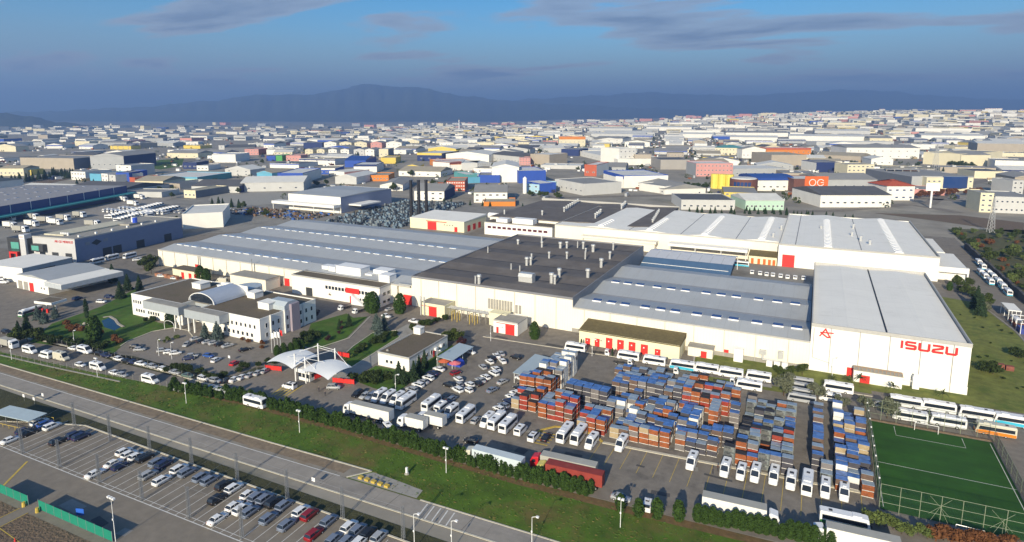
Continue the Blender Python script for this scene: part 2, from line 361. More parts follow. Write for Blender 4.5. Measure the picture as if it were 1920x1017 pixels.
kerb([(-279.9,121.2),(-265.8,121.6)],.8,.14); kerb([(-259.8,122.7),(-238.7,124.0)],.8,.14); kerb([(-230.0,124.2),(-208.0,124.3),(-186.0,124.7),(-168.9,124.4),(-163.5,127.1),(-162.9,141.5)],.6,.14)
kerb([(-258.5,107.9),(-231.9,109.9),(-197.2,113.1)],.6,.10,.0,m_conc,'footpath')
sheet('works_front_grass',[(-34,208.6),(20,210.4),(20,213),(46,214.5),(70,216),(70,223),(-34,222)],m_straw,.03)
sheet('crate_yard_grass',[(-31,197.5),(-2,199.5),(-2,203.6),(-30,201.5)],m_straw,.02)
sheet('east_lawn',[(46,223),(67,216),(75,250),(75,300),(70,340),(56,345),(47,330)],m_straw,.035)
sheet('coach_park',[(2,195),(70,196),(70,212),(20,211.5),(20,208.5),(2,207)],m_asph,.02)
m_scrub=mat('scrub_ground',(.085,.085,.035),.95,.35,.2,dirt=((.15,.11,.06),.08,.55,.7),bump=(1.2,.8,.4))
sheet('east_hillside',[(92,330),(150,330),(400,430),(300,640),(92,560)],m_scrub,.06)
kerb([(75.5,240),(75.5,300),(71,338)],.5,.15,0,m_conc)
# football pitch
sheet('football_pitch',[(17.6,146.4),(46.4,147.4),(46.3,191.4),(17.8,190.8)],m_turf,.04)
for a in ([(18.2,190),(18.2,147.5)],[(45.6,190.4),(45.6,148)],[(17.8,167.6),(46.2,168.2)],[(24,190),(24,184.6),(39.5,185),(39.5,190.3)]): line(a,.14,.055)
kerb([(17.4,191.6),(46.6,192.2)],.9,.35,0,m_soil)

# repairs and worn patches in the tarmac
m_patch=mat('tarmac_repair',(.085,.08,.075),.9,.15,.6); m_patch2=mat('pale_repair',(.27,.255,.225),.9,.12,.6)
rq=random.Random(17)
for i in range(34):
    x=rq.uniform(-150,15); y=rq.uniform(125,147) if i<14 else (rq.uniform(196,208) if i<22 else rq.uniform(150,205))
    if i>=26: x=rq.uniform(-180,-70); y=rq.uniform(61,75)
    w=rq.uniform(1.5,7); d=rq.uniform(.8,3); a=rq.uniform(-.15,.15); ca,sa=math.cos(a),math.sin(a)
    sheet('tarmac_patch',[(x+u*w*ca-v*d*sa,y+u*w*sa+v*d*ca) for u,v in ((-.5,-.5),(.5,-.45),(.48,.5),(-.5,.47))],m_patch if i%3 else m_patch2,.038+.0006*i)
for i in range(9):
    x=-175+i*19; line([(x,97.2+(x+175)*.02),(x+.3,103.0+(x+175)*.02)],.10,.035,m_patch,'road_joint')
for k in range(3): line([(-300,97.4+k*2.2),(-240,99.1+k*2.2 if 0 else 101+k*.9),(-135,104.2+k*1.0),(-97,105.6+k*.8)],1.3,.026+k*.002,mat('mud_track',(.215,.165,.11),.95,.3,.6),'mud_track')

m_westy=mat('worn_concrete_yard',(.24,.225,.195),.9,.2,.06,dirt=((.12,.11,.095),.035,.52,.75),bump=(5,.2,.03))
sheet('west_yard',[(-700,205),(-440,205),(-395,300),(-345,342),(-225,342),(-225,400),(-225,519),(-700,519)],m_westy,.012)
sheet('inner_yard',[(-83,302),(2,302),(2,375),(-158,378),(-158,334),(-83,333)],m_westy,.014)

# ---------------------------------------------------------------- the works
def shell(X0,X1,Y0,Y1,h,parent,mx,my,name='wall',z=0):
    # four walls of a hall, front and back in mx, ends in my
    b=MB(); b.box(X0,X1,Y0,Y1,z,h,0,'tb'); 
    b.m=[0,1,0,1]; return b.ob(name,[mx,my],parent)
def roofx(name,X0,X1,prof,m,parent,th=.25):
    # roof sheet extruded along X over a (y,z) profile
    b=MB()
    for (a,b_) in zip(prof,prof[1:]): b.poly([(X0,a[0],a[1]),(X1,a[0],a[1]),(X1,b_[0],b_[1]),(X0,b_[0],b_[1])])
    lo=min(p[1] for p in prof)-th
    for X in (X0,X1):
        b.poly([(X,p[0],p[1]) for p in prof]+[(X,prof[-1][0],lo),(X,prof[0][0],lo)])
    b.poly([(X0,prof[0][0],lo),(X1,prof[0][0],lo),(X1,prof[0][0],prof[0][1]),(X0,prof[0][0],prof[0][1])])
    b.poly([(X0,prof[-1][0],lo),(X1,prof[-1][0],lo),(X1,prof[-1][0],prof[-1][1]),(X0,prof[-1][0],prof[-1][1])])
    return b.ob(name,m,parent)
def roofy(name,Y0,Y1,prof,m,parent,th=.25):
    b=MB()
    for (a,b_) in zip(prof,prof[1:]): b.poly([(a[0],Y0,a[1]),(b_[0],Y0,b_[1]),(b_[0],Y1,b_[1]),(a[0],Y1,a[1])])
    lo=min(p[1] for p in prof)-th
    for Y in (Y0,Y1): b.poly([(p[0],Y,p[1]) for p in prof]+[(prof[-1][0],Y,lo),(prof[0][0],Y,lo)])
    return b.ob(name,m,parent)
def parapet(X0,X1,Y0,Y1,z,t,h,m,parent,sides='fkrl',name='parapet'):
    b=MB()
    if 'f' in sides: b.box(X0,X1,Y0,Y0+t,z,z+h)
    if 'k' in sides: b.box(X0,X1,Y1-t,Y1,z,z+h)
    if 'l' in sides: b.box(X0,X0+t,Y0+t+.002,Y1-t-.002,z,z+h)
    if 'r' in sides: b.box(X1-t,X1,Y0+t+.002,Y1-t-.002,z,z+h)
    return b.ob(name,m,parent)
_u={}
def unit(key,mats):
    # shared unit meshes for windows and doors, 1 x 1 in XZ, facing -Y
    if key in _u: return _u[key]
    b=MB()
    if key[0]=='w':    # frame proud, pane recessed
        f=.09
        b.box(-.5,.5,-.05,.02,0,f,1); b.box(-.5,.5,-.05,.02,1-f,1,1); b.box(-.5,-.5+f*.8,-.05,.02,f,1-f,1); b.box(.5-f*.8,.5,-.05,.02,f,1-f,1)
        b.box(-.42,.42,-.02,.02,f,1-f,0)
    else:
        b.box(-.5,.5,-.06,.02,0,1,0)
        for k in range(1,4): b.box(-.46,.46,-.09,-.06,k*.25-.012,k*.25+.012,0)
    _u[key]=b.mesh('window' if key[0]=='w' else 'door',mats); return _u[key]
def win(parent,x,y,z,w,h,face='f',gl=None,fr=None,name='window',label=None):
    gl=gl or m_glass; fr=fr or m_skylf
    o=new(name,unit(('w',gl.name,fr.name),[gl,fr]),parent); o.location=(x,y,z); o.scale=(w,1,h); o.rotation_euler=(0,0,R({'f':0,'r':90,'k':180,'l':-90}[face]))
    return o
def door(parent,x,y,z,w,h,face='f',m=None,name='door',label=None):
    m=m or m_red
    o=new(name,unit(('d',m.name),[m]),parent); o.location=(x,y,z); o.scale=(w,1,h); o.rotation_euler=(0,0,R({'f':0,'r':90,'k':180,'l':-90}[face]))
    if label: o['label']=label
    return o
def ridge_roof(Y0,Y1,zf,ridges,valleys,zr,zv,zb):
    p=[(Y0,zf)]+sorted([(y,zr) for y in ridges]+[(y,zv) for y in valleys])+[(Y1,zb)]
    return p
_sk=MB(); _sk.box(-.5,.5,-.5,.5,-.6,.30,0,'bt'); _sk.box(-.48,.48,-.48,.48,.27,.34,1)
sk_mesh=_sk.mesh('skylight',[m_skylf,m_skyl])
sk_pale=_sk.mesh('skylight',[m_skylf,mat('pale_skylight',(.30,.38,.50),.3,.1,1,spec=.6)])
def skylight(parent,x,y,z,w=3.6,d=2.9,me=None):
    o=new('skylight',me or sk_mesh,parent); o.location=(x,y,z); o.scale=(w,d,1.0); return o
# right grey hall
t=thing('factory_hall','long cream hall with grey ridged roof between the dark-roofed hall and the tall lettered hall','factory',(0,0,0))
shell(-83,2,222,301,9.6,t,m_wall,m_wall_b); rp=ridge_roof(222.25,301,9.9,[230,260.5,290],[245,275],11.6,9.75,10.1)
roofx('roof',-82.9,1.8,rp,m_rgrey,t); parapet(-83,2,221.9,301.2,9.55,.3,.6,m_par,t,'f')
for Y in (245,275): box('valley_gutter',m_pard,-82.8,1.7,Y-.35,Y+.35,9.72,9.86,t)
box('plinth',m_conc,-83,2,221.78,221.98,0,1.5,t)
for Y,xs in ((230.4,(-75.5,-69.5,-64,-56,-50,-44.5,-36.5,-29.5,-23.5,-15.5,-8.5,-2.5)),(260.9,(-77,-71.5,-66,-58.5,-52.5,-46.5,-38,-32,-26,-17.5,-10.5,-4))):
    for x in xs: skylight(t,x,Y,11.55)
for x,w in ((-29,1.0),(-24.5,1.6)): door(t,x,221.95,0,w,2.6)
b=MB(); b.box(-37,-28.5,217.2,221.7,0,3.3); b.ob('annexe',m_wall,t); box('annexe_roof',m_conc,-37.2,-28.3,217,221.75,3.3,3.55,t); door(t,-31.5,217.15,0,2.0,2.4)
# tall lettered hall
t=thing('factory_hall','tall white hall with red lettering on its blank front wall and two-slope white roof','factory')
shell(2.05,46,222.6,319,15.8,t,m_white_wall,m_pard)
roofy('roof',222.9,318.7,[(2.4,15.3),(13,15.95),(24,15.35),(35,15.95),(45.6,15.3)],m_rwhite,t)
parapet(2.0,46.15,222.5,319.1,15.2,.35,1.25,m_par,t,'fkrl')
box('gutter',m_black,23.75,24.25,223.2,318.5,15.34,15.5,t); box('plinth',m_white_wall,2.1,46.1,222.40,222.58,0,2.6,t)
FT={'I':[[(0,0),(0,1)]],'S':[[(.95,1),(.1,1),(0,.9),(0,.62),(.1,.52),(.9,.48),(1,.38),(1,.1),(.9,0),(.05,0)]],'U':[[(0,1),(0,.12),(.12,0),(.88,0),(1,.12),(1,1)]],'Z':[[(.05,1),(.95,1),(1,.9),(.95,.66),(.06,.34),(0,.1),(.08,0),(1,0)]]}
def stroke(mb,pts,w,y,d=.25):
    for i_,(a,b) in enumerate(zip(pts,pts[1:])):
        A=Vector(a);B=Vector(b);v=(B-A).normalized();n=Vector((-v.y,v.x))*w/2;e=v*w*.36; d=d+.012
        q=[A-e-n,B+e-n,B+e+n,A-e+n]
        mb.prism([(p.x,p.y) for p in q],y-d,y,'y')
x=28.0
for ch,w in zip('ISUZU',(.1,2.5,2.5,2.5,2.5)):
    mb=MB()
    for k,s_ in enumerate(FT[ch]): stroke(mb,[(x+p[0]*w,12.35+p[1]*2.05) for p in s_],.62,222.42)
    mb.ob('letter',m_redl,t); x+=w+1.05
mb=MB()   # emblem: an open looped A crossed by a bar
stroke(mb,[(4.7,12.4),(6.3,15.0),(7.7,12.3),(6.9,12.2),(4.9,13.7)],.36,222.42,.25); stroke(mb,[(4.9,13.7),(8.6,13.9)],.32,222.30,.2)
mb.ob('emblem',m_redl,t)
b=MB(); b.box(15.2,28.6,218.4,222.35,0,3.9); b.ob('annexe',m_white_wall,t); box('annexe_roof',m_conc,15.0,28.8,218.2,222.38,3.9,4.1,t)
door(t,18.4,218.35,0,2.8,2.6); door(t,14.3,222.35,0,1.8,3.0); rail=MB()
for x in [15.2+i*1.11 for i in range(13)]: rail.box(x,x+.08,218.3,218.38,4.1,5.2)
rail.box(15.2,28.6,218.28,218.4,5.2,5.3); rail.ob('railing',mat('rusty_rail',(.42,.22,.08),.7),t)
b=MB(); b.box(31.5,33.3,219.6,221.2,.3,4.2); b.box(31.7,33.1,219.9,220.9,4.2,4.9); b.box(29,31.5,220.2,220.5,2.4,2.6); b.ob('air_handler',m_skylf,t)
b=MB(); b.tube((2.9,222.3,14.8),(2.9,222.3,4.6),.08); b.tube((2.9,222.3,4.6),(8.4,222.3,3.4),.08); b.ob('conduit',m_steel,t)
# dark-roofed hall
t=thing('factory_hall','cream hall with dark felt roof bristling with steel vents','factory')
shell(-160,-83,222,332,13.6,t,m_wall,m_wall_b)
roofx('roof',-159.6,-83.4,ridge_roof(222.4,331.6,13.2,[230,253,281,305],[243,268,293,318],13.9,12.9,13.3),m_rdark,t)
parapet(-160.1,-82.9,221.9,332.1,13.0,.4,.95,m_pard,t,'flrk')
for Y in (243,268,293,318): box('valley_gutter',m_black,-159.4,-83.6,Y-.25,Y+.25,12.87,13.0,t)
b=MB(); b.box(-83,-82.8,222.2,331.8,.1,13.0); b.ob('side_cladding',m_metal,t)
def vent(parent,x,y,z,h,r=.55,kind=0):
    b=MB(); b.cyl(x,y,z-.4,z+h*.72,r,r*.95,8)
    if kind==2: b.cyl(x,y,z+h*.72,z+h,r*.95,r*.9,8)
    o=b.ob('roof_vent',m_galv,parent)
    if kind==0: c=MB(); c.cyl(x,y,z+h*.72,z+h*.8,r*1.0,r*1.5,8); c.cyl(x,y,z+h*.8,z+h,r*1.5,r*1.35,8); c.ob('vent_cap',m_galv,o)
    return o
for x,y,h,r,k in ((-127,225,4.2,.7,0),(-128.6,224.6,3.6,.35,2),(-100,241,4.4,.8,0),(-98,240,4,.55,0),(-100,250,4.4,.7,0),(-88,254,4.6,.75,0),(-125,275,3.6,.5,2),(-89,276,4.6,.75,0),(-123,265,4,.7,0),(-122,267.5,3.6,.6,0),(-120,251,3.2,.3,2),(-118,281,4,.5,0),(-110,285,4,.5,0),(-102,290,4,.4,2),(-91,296,3.8,.55,0),(-122,306,4,.75,0),(-119,308,4.2,.6,0),(-132,304,3.8,.55,0),(-115,314,3.4,.35,2),(-103,305,4.6,.8,0),(-106,302,3,.4,0),(-147,305,3.4,.6,0),(-152,279,3.8,.3,2),(-125,252,3.4,.3,2),(-111,312,4,.6,0),(-140,322,3,.5,0),(-96,318,4,.5,0)):
    vent(t,x,y,13.3,h,r,k)
b=MB(); b.prism([(236,13.2),(239.4,13.2),(239.4,15.6),(239.9,15.8),(239.2,17.2),(236.2,17.2),(235.5,15.8),(236,15.6)],-113.5,-107,'x'); b.ob('ventilator_housing',m_galv,t)
b=MB()
for i in range(9): b.box(-121+i*1.3,-120+i*1.3,221.85,222.02,4.2,8.6)
b.ob('louvre_bank',m_conc,t)
for i in range(2): win(t,-107.6+i*1.6,221.95,3.4,1.4,4.6,gl=m_conc)
b=MB(); b.box(-167.5,-160.15,222.2,236,0,9.2); b.ob('link_block',m_wall,t); box('link_roof',m_rgrey,-167.4,-160.2,222.0,236,9.2,9.45,t); door(t,-162.6,221.98,0,4.6,4.6)
for x0,x1,y0,y1,h,mm,dx in ((-149.5,-137.2,213.2,221.6,5.2,m_yw,-143.2),(-110.8,-100.2,207.6,216.8,5.0,m_plaster,-103.5)):
    q=thing('plant_room','small %s with a red sliding door, against the cream works wall'%('pale yellow plant room' if mm is m_yw else 'white plant room with flat grey roof'),'plant room')
    shell(x0,x1,y0,y1,h,q,mm,mm); box('roof',m_conc,x0+.15,x1-.15,y0+.15,y1-.15,h-.2,h+.05,q); parapet(x0-.05,x1+.05,y0-.05,y1+.05,h-.35,.22,.6,m_yw if mm is m_yw else m_par,q)
    door(q,dx,y0-.02,0,4.0,4.0); box('door_rail',m_red,dx-6,dx+2.2,y0-.22,y0-.06,4.1,4.3,q)
    if mm is m_yw:
        for px_ in (-148.9,-147.2): b=MB(); b.cyl(px_,212.6,0,7.4,.3,.3,8); b.cyl(px_,212.6,7.4,8.2,.5,.4,8); b.ob('exhaust_stack',m_galv,q)
    else: door(q,-109,y0-.02,0,1.0,2.4)
q=thing('plant_room','pale yellow windowless block standing on the paved edge by the works wall','plant room'); box('wall',m_yw,-116.5,-108.8,214.6,219.2,0,5.0,q,'t'); box('roof',m_yw,-116.7,-108.6,214.4,219.4,5,5.25,q)
q=thing('pipe_rack','yellow and white steel pipe rack between the two plant rooms','pipe rack')
b=MB()
for i in range(7):
    x=-135.5+i*2.9
    for y in (214.5,219): b.box(x,x+.18,y,y+.18,0,4)
    b.box(x,x+.18,214.5,219.2,3.9,4.1)
b.ob('frame',m_conc,q); b=MB()
for y in (215.2,216.4,217.6): b.tube((-137,y,4.3),(-117,y,4.3),.15)
b.ob('pipe',m_galv,q); b=MB()
for x in (-132.5,-130,-124,-121.5):
    b.tube((x,211.4,0),(x,211.4,4),.16); b.tube((x,213.6,0),(x,213.6,4),.16); b.tube((x,211.4,4),(x,213.6,4),.16)
b.ob('gas_riser',m_yell,q)
# yellow store with red doors
t=thing('store_building','low pale yellow store with mossy roof and a row of red doors','store')
shell(-76,-38.8,211,221.7,5.4,t,m_yw,m_yw); roofx('roof',-76.3,-38.5,[(210.7,5.3),(221.75,6.6)],m_olive,t)
for x,w,h in ((-72.6,1.9,2.6),(-68.9,1.9,3.0),(-64.3,2.5,4.0),(-60,2.5,4.0),(-55.7,2.5,3.9),(-51.2,2.6,3.7),(-46.4,2.0,2.8)):
    d=door(t,x,210.97,0,w,h); s_=MB().box(-.16,.02,-.12,-.1,.62,.74).ob('notice',m_skylf,d)
# left grey hall and its front office
t=thing('factory_hall','very long low cream hall under a pale grey ridged roof with rows of rooflights','factory')
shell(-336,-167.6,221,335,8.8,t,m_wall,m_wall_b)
roofx('roof',-335.8,-160.6,ridge_roof(221.3,334.8,8.9,[231,262,292.5,322],[246.5,277.5,307.5],10.7,9.0,9.3),m_rgrey,t)
parapet(-336.1,-160.4,220.9,335.2,8.5,.3,.75,m_par,t,'flk')
for Y in (246.5,277.5,307.5): box('valley_gutter',m_pard,-335.6,-161,Y-.35,Y+.35,8.97,9.11,t)
for Y,x0,x1 in ((231.4,-330,-228),(262.4,-330,-164),(292.9,-330,-176)):
    x=x0; k=0
    while x<x1: skylight(t,x,Y,10.55,4.2,2.4,sk_pale); k+=1; x+=6.3 if k%3 else 8.6
for x in (-303,-260,-236): door(t,x,220.95,0,3.6,3.8)
b=MB(); b.tube((-300,219.6,0),(-300,219.6,9),.25,8); b.tube((-258,219,0),(-258,219,12),.22,8); b.ob('flue_pipe',m_steel,t)
q=thing('store_building','small cream lean-to with flat grey roof near the black flue on the long hall','store'); shell(-263,-238,209.5,218.5,5.4,q,m_wall,m_wall); box('roof',m_conc,-263.3,-237.7,209.2,218.7,5.4,5.7,q)
q=thing('store_building','short yellow shed with three red doors under a brown roof at the long hall','store'); shell(-304,-282,207,213.5,4.6,q,m_yw,m_yw); box('roof',m_gravel,-304.3,-281.7,206.7,213.8,4.6,4.9,q)
for x in (-296,-290.2,-286): door(q,x,206.97,0,2.2,3.4)
t=thing('office_block','two-storey white office block with brown gravel roof and three white roof units','office')
shell(-224,-171,212.8,238,9.0,t,m_plaster,m_plaster); box('roof',m_gravel,-223.6,-171.4,213.2,237.6,8.8,9.1,t); parapet(-224.1,-170.9,212.7,238.1,8.7,.35,.7,m_par,t)
for i in range(15): win(t,-202+i*1.95,212.78,4.7,1.7,1.9)
for i in range(10): win(t,-186.5+i*1.5,212.78,1.6,1.2,1.4)
for i in range(6): win(t,-170.98,216+i*3.1,4.6,2.4,1.9,'r'); win(t,-170.98,216+i*3.1,1.2,2.4,1.5,'r')
b=MB(); b.box(-190.5,-182.5,212.6,212.79,4.5,7); b.ob('red_panel',m_red,t); door(t,-187.4,212.75,0,1.6,3.2); door(t,-213,212.75,0,4,4,m=m_arged)
b=MB(); b.prism([(-186,0),(-179,0),(-186,4.6)],211,212.6,'y'); b.ob('outside_stair',m_wpole,t)
for x0,x1,y0,y1,h in ((-217,-213,226,230,2.2),(-211.8,-207.4,225,229.5,2.6),(-206,-191,224,231,3.9),(-190,-186,226,229,1.2),(-187,-178.5,228.6,234.5,3.0),(-178.4,-172.2,221.6,226.8,3.2)):
    b=MB(); b.box(x0,x1,y0,y1,9.1,9.1+h); b.box(x0-.15,x1+.15,y0-.15,y1+.15,9.1+h,9.25+h); b.ob('roof_unit',m_skylf,t)
# back white hall, two heights, and dark roof behind
t=thing('factory_hall','broad white rear hall with gently folded roof and curved rooflight strips','factory')
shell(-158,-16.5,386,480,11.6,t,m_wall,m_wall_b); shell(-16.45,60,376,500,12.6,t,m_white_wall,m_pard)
z0,z1=11.3,12.6
def zig(xs,za,zb): return [(x,za if i%2==0 else zb) for i,x in enumerate(xs)]
roofy('roof',386.3,480,zig([-157.8,-142,-126,-126+.01,-107,-93.5,-74,-59.3,-41,-26.5,-16.6],z0,z0+.0),m_rwhite,t) if 0 else None
roofy('roof',386.3,480,[(-157.8,z0),(-143,z0),(-126,z1),(-107,z0),(-93.5,z1),(-74,z0),(-59.3,z1),(-41,z0),(-26.5,z1),(-16.6,12)],m_rwhite,t)
roofy('roof',376.4,499.6,[(-16.2,12.3),(-8,12.0),(8.5,13.4),(25,12.0),(42,13.4),(59.6,12.1)],m_rwhite,t)
parapet(-16.5,60.15,375.9,500.1,12.2,.35,1.0,m_par,t,'frl'); parapet(-158.1,-16.9,385.9,480.1,11.0,.3,.8,m_par,t,'fl')
_r=MB(); pr=[(-1.1,0),(1.1,0),(.95,.55),(.55,.95),(0,1.1),(-.55,.95),(-.95,.55)]; _r.prism(pr,-.5,.5,'y'); rib_mesh=_r.mesh('rooflight',[m_skylf]); 
for x,ya,yb,z in ((-126,390,418,12.4),(-93.5,390,444,12.4),(-59.3,390,472,12.4),(-26.5,390,478,12.4),(8.5,378,480,13.2),(42,378,498,13.2)):
    n=int((yb-ya)/4.6)
    for k in range(n):
        o=new('rooflight',rib_mesh,t); o.location=(x,ya+k*4.6,z); o.scale=(1.9,3.0,1)
for x in (-107,-74,-41): box('valley_gutter',m_pard,x-.2,x+.2,386.6,479,11.28,11.42,t)
for x in (-8,25): box('valley_gutter',m_pard,x-.2,x+.2,376.8,499,11.98,12.12,t)
for x,y in ((-21,400),(-18,430),(5,440),(30,400),(26,412),(22,425),(24,455)): vent(t,x,y,12.4,2.6,.7)
b=MB(); b.box(-137,-87,379.5,385.9,5.2,6.6); b.box(-135,-88,380,385.9,0,5.2); b.ob('front_annexe',m_wall,t)
b=MB(); b.box(-79,-33,377,385.8,5.6,7.2); b.ob('canopy',m_white_wall,t); b=MB()
for x in (-78,-63,-48,-34): b.box(x,x+.4,377.4,377.8,0,5.6)
b.ob('canopy_post',m_white_wall,t); door(t,-11,375.95,0,6.4,7)
q=thing('store_building','pale yellow rear store with mossy roof and orange doors facing the inner yard','store'); shell(-32,-17,376,385.7,4.8,q,m_yw,m_yw); roofx('roof',-32.3,-16.7,[(375.7,4.8),(385.7,6.3)],m_olive,q)
m_or=mat('orange_door',(.55,.13,.025),.6)
for x in (-30,-26.5,-23.5,-20.8,-18.4): door(q,x,375.95,0,1.5,3.2,m=m_or)
t=thing('factory_hall','wide hall with sagging dark felt roof and many vents behind the white rear hall','factory')
shell(-216,-97,400,498,10.6,t,m_wall,m_wall_b); roofy('roof',400,498,[(-216.3,10.9),(-190,12.0),(-165,11.2),(-140,12.2),(-120,11.2),(-96.7,12.4)],m_rdark,t)
for i in range(26):
    x=-210+(i*37%112); y=412+(i*29%80); vent(t,x,y,11.6,3.0+(i%3)*.7,.65,0 if i%4 else 2)
b=MB(); b.box(-216.5,-96.5,497.8,498.4,9,13.0); b.ob('parapet',m_par,t)
t=thing('office_block','white rear office with long ribbon windows and brown roof beside the dark vented hall','office'); shell(-213,-160,386,399.8,9,t,m_plaster,m_plaster); box('roof',m_gravel,-212.6,-160.4,386.4,399.4,8.8,9.05,t); parapet(-213.1,-159.9,385.9,399.9,8.6,.3,.6,m_par,t)
for i in range(12): win(t,-209+i*4,385.97,4.6,3.4,2.0,gl=mat('plum_glass',(.10,.03,.04),.15))
for x0,x1,h in ((-205,-196,2.6),(-192,-176,3.6)): box('roof_unit',m_skylf,x0,x1,389,396,9.05,9.05+h,t)
# east wing of the rear hall
t=thing('annexe_building','low white flat-roofed wing stepping down from the rear hall to the side road','annexe')
shell(60.3,73,382,419,7.2,t,m_white_wall,m_plaster); box('roof',m_rwhite,60.5,72.8,382.2,418.8,7.0,7.3,t); box('fascia',m_white_wall,60.3,73.6,379.5,381.9,4.6,7.4,t)
shell(60.3,70,425,470,6.5,t,m_white_wall,m_plaster,'rear_wall'); box('rear_roof',m_rwhite,60.5,69.8,425.2,469.8,6.3,6.6,t); box('post',m_white_wall,72.8,73.5,379.6,380.3,0,4.6,t)
# covered walkway roof with blue sheets in the inner yard
t=thing('yard_canopy','tunnel canopy in the inner yard with ribbed pale top and blue front sheets','canopy')
m_bsh=mat('blue_sheet',(.07,.13,.22),.5,.1,.3,lines=('x',5.6,.1,.1))
for i in range(8):
    b=MB(); x0=-82+i*5.8; b.poly([(x0,331,8.2),(x0+5.7,331,8.2),(x0+5.7,345,9.4),(x0,345,9.4)]); b.poly([(x0,345,9.4),(x0+5.7,345,9.4),(x0+5.7,357,7.6),(x0,357,7.6)]); b.ob('roof_panel',mat('pale_membrane',(.52,.53,.55),.6,.05),t)
b=MB()
for i in range(8):
    x0=-82+i*5.8; b.poly([(x0,319,4.2),(x0+5.8,319,4.2),(x0+5.8,331,8.15),(x0,331,8.15)])
b.ob('blue_slope',m_bsh,t); b=MB()
for x in (-82,-58,-36.2):
    for y in (319.2,356.6): b.box(x,x+.3,y,y+.3,0,4.1 if y<330 else 7.5)
b.ob('post',m_wpole,t); box('batten',m_skylf,-82,-37,324.6,324.9,6.1,6.3,t)

# rainwater pipes and wall fittings of the works front
for o in [o for o in COL.objects if o.name.startswith('factory_hall')]:
    L0=o['label']
    rngs={'long cream':(-80,1,221.82,9.6,10.5),'tall white':(6,46,222.34,15.6,8.4),'cream hall':(-157,-84,221.82,13.4,9.3),'very long':(-334,-226,220.82,8.7,10.5)}
    for k,(xa,xb,yy,hh,st) in rngs.items():
        if L0.startswith(k):
            x=xa+2
            while x<xb:
                MB().tube((x,yy,.2),(x,yy,hh),.11,5).ob('downpipe',m_par,o); x+=st
q=[o for o in COL.objects if o.name.startswith('factory_hall') and o['label'].startswith('long cream')][0]
for x,z,w,h in ((-13.5,3.4,2.2,1.4),(-7.5,2.8,1.6,2.6)): MB().box(x,x+w,220.4,221.8,z,z+h).ob('wall_vent',m_galv,q)
b=MB(); b.tube((-12.4,221.2,3.4),(-12.4,220.6,1.8),.35,7); b.tube((-12.4,220.6,1.8),(-8,220.6,1.8),.35,7); b.ob('duct',m_galv,q)
for x in (-11,-8.6,-6.2): MB().box(x,x+1.9,219.0,220.6,0,2.1).ob('air_handler',m_skylf,q)
MB().box(-21.6,-18.6,218.6,221.4,0,4.6).ob('filter_unit',m_skylf,q)

# ---------------------------------------------------------------- vehicles (front towards local +X)
def paint(name,c,var=.03): return mat('paint_'+name,c,.32,var,.8,spec=.5)
PT={'white':paint('white',(.74,.74,.73)),'silver':paint('silver',(.36,.37,.38)),'steel':paint('steel',(.17,.20,.26)),'navy':paint('navy',(.018,.025,.075)),
 'black':paint('black',(.016,.016,.018)),'red':paint('red',(.24,.012,.016)),'green':paint('green',(.10,.15,.13)),'blue':paint('blue',(.03,.09,.32)),'cyan':paint('cyan',(.05,.42,.58)),
 'orange':paint('orange',(.62,.19,.015)),'beige':paint('beige',(.55,.52,.42)),'brightred':paint('brightred',(.50,.02,.025)),'yellow':paint('yellow',(.62,.52,.12)),'rust':paint('rust',(.26,.045,.030),.2),'grey':paint('grey',(.30,.30,.29)),'darkgreen':paint('darkgreen',(.03,.16,.04))}
m_tyre=mat('tyre',(.014,.014,.014),.9); m_lamp=mat('lamp_lens',(.7,.7,.66),.15,spec=.6); m_tail=mat('tail_lens',(.32,.015,.012),.25,spec=.6); m_hatch=mat('roof_hatch',(.05,.05,.055),.5); m_under=mat('underbody',(.03,.03,.03),.9)
def wheelmesh(r,w):
    b=MB(); b.tube((0,-w/2,0),(0,w/2,0),r,10); b.tube((0,-w/2-.01,0),(0,w/2+.01,0),r*.55,8,1); return b.mesh('wheel',[m_tyre,m_galv])
wm={'car':wheelmesh(.32,.22),'van':wheelmesh(.36,.24),'bus':wheelmesh(.44,.28),'truck':wheelmesh(.5,.34)}
def wheels(t,kind,xs,hw):
    z={'car':.32,'van':.36,'bus':.44,'truck':.5}[kind]
    for x in xs:
        for s in (-1,1): o=new('wheel',wm[kind],t); o.location=(x,s*hw,z)
def ring(x,w,zl,zh,ins=.10,cut=.12): return [(x,-w,zl),(x,w,zl),(x,w,zh-cut),(x,w-ins,zh),(x,-w+ins,zh),(x,-w,zh-cut)]
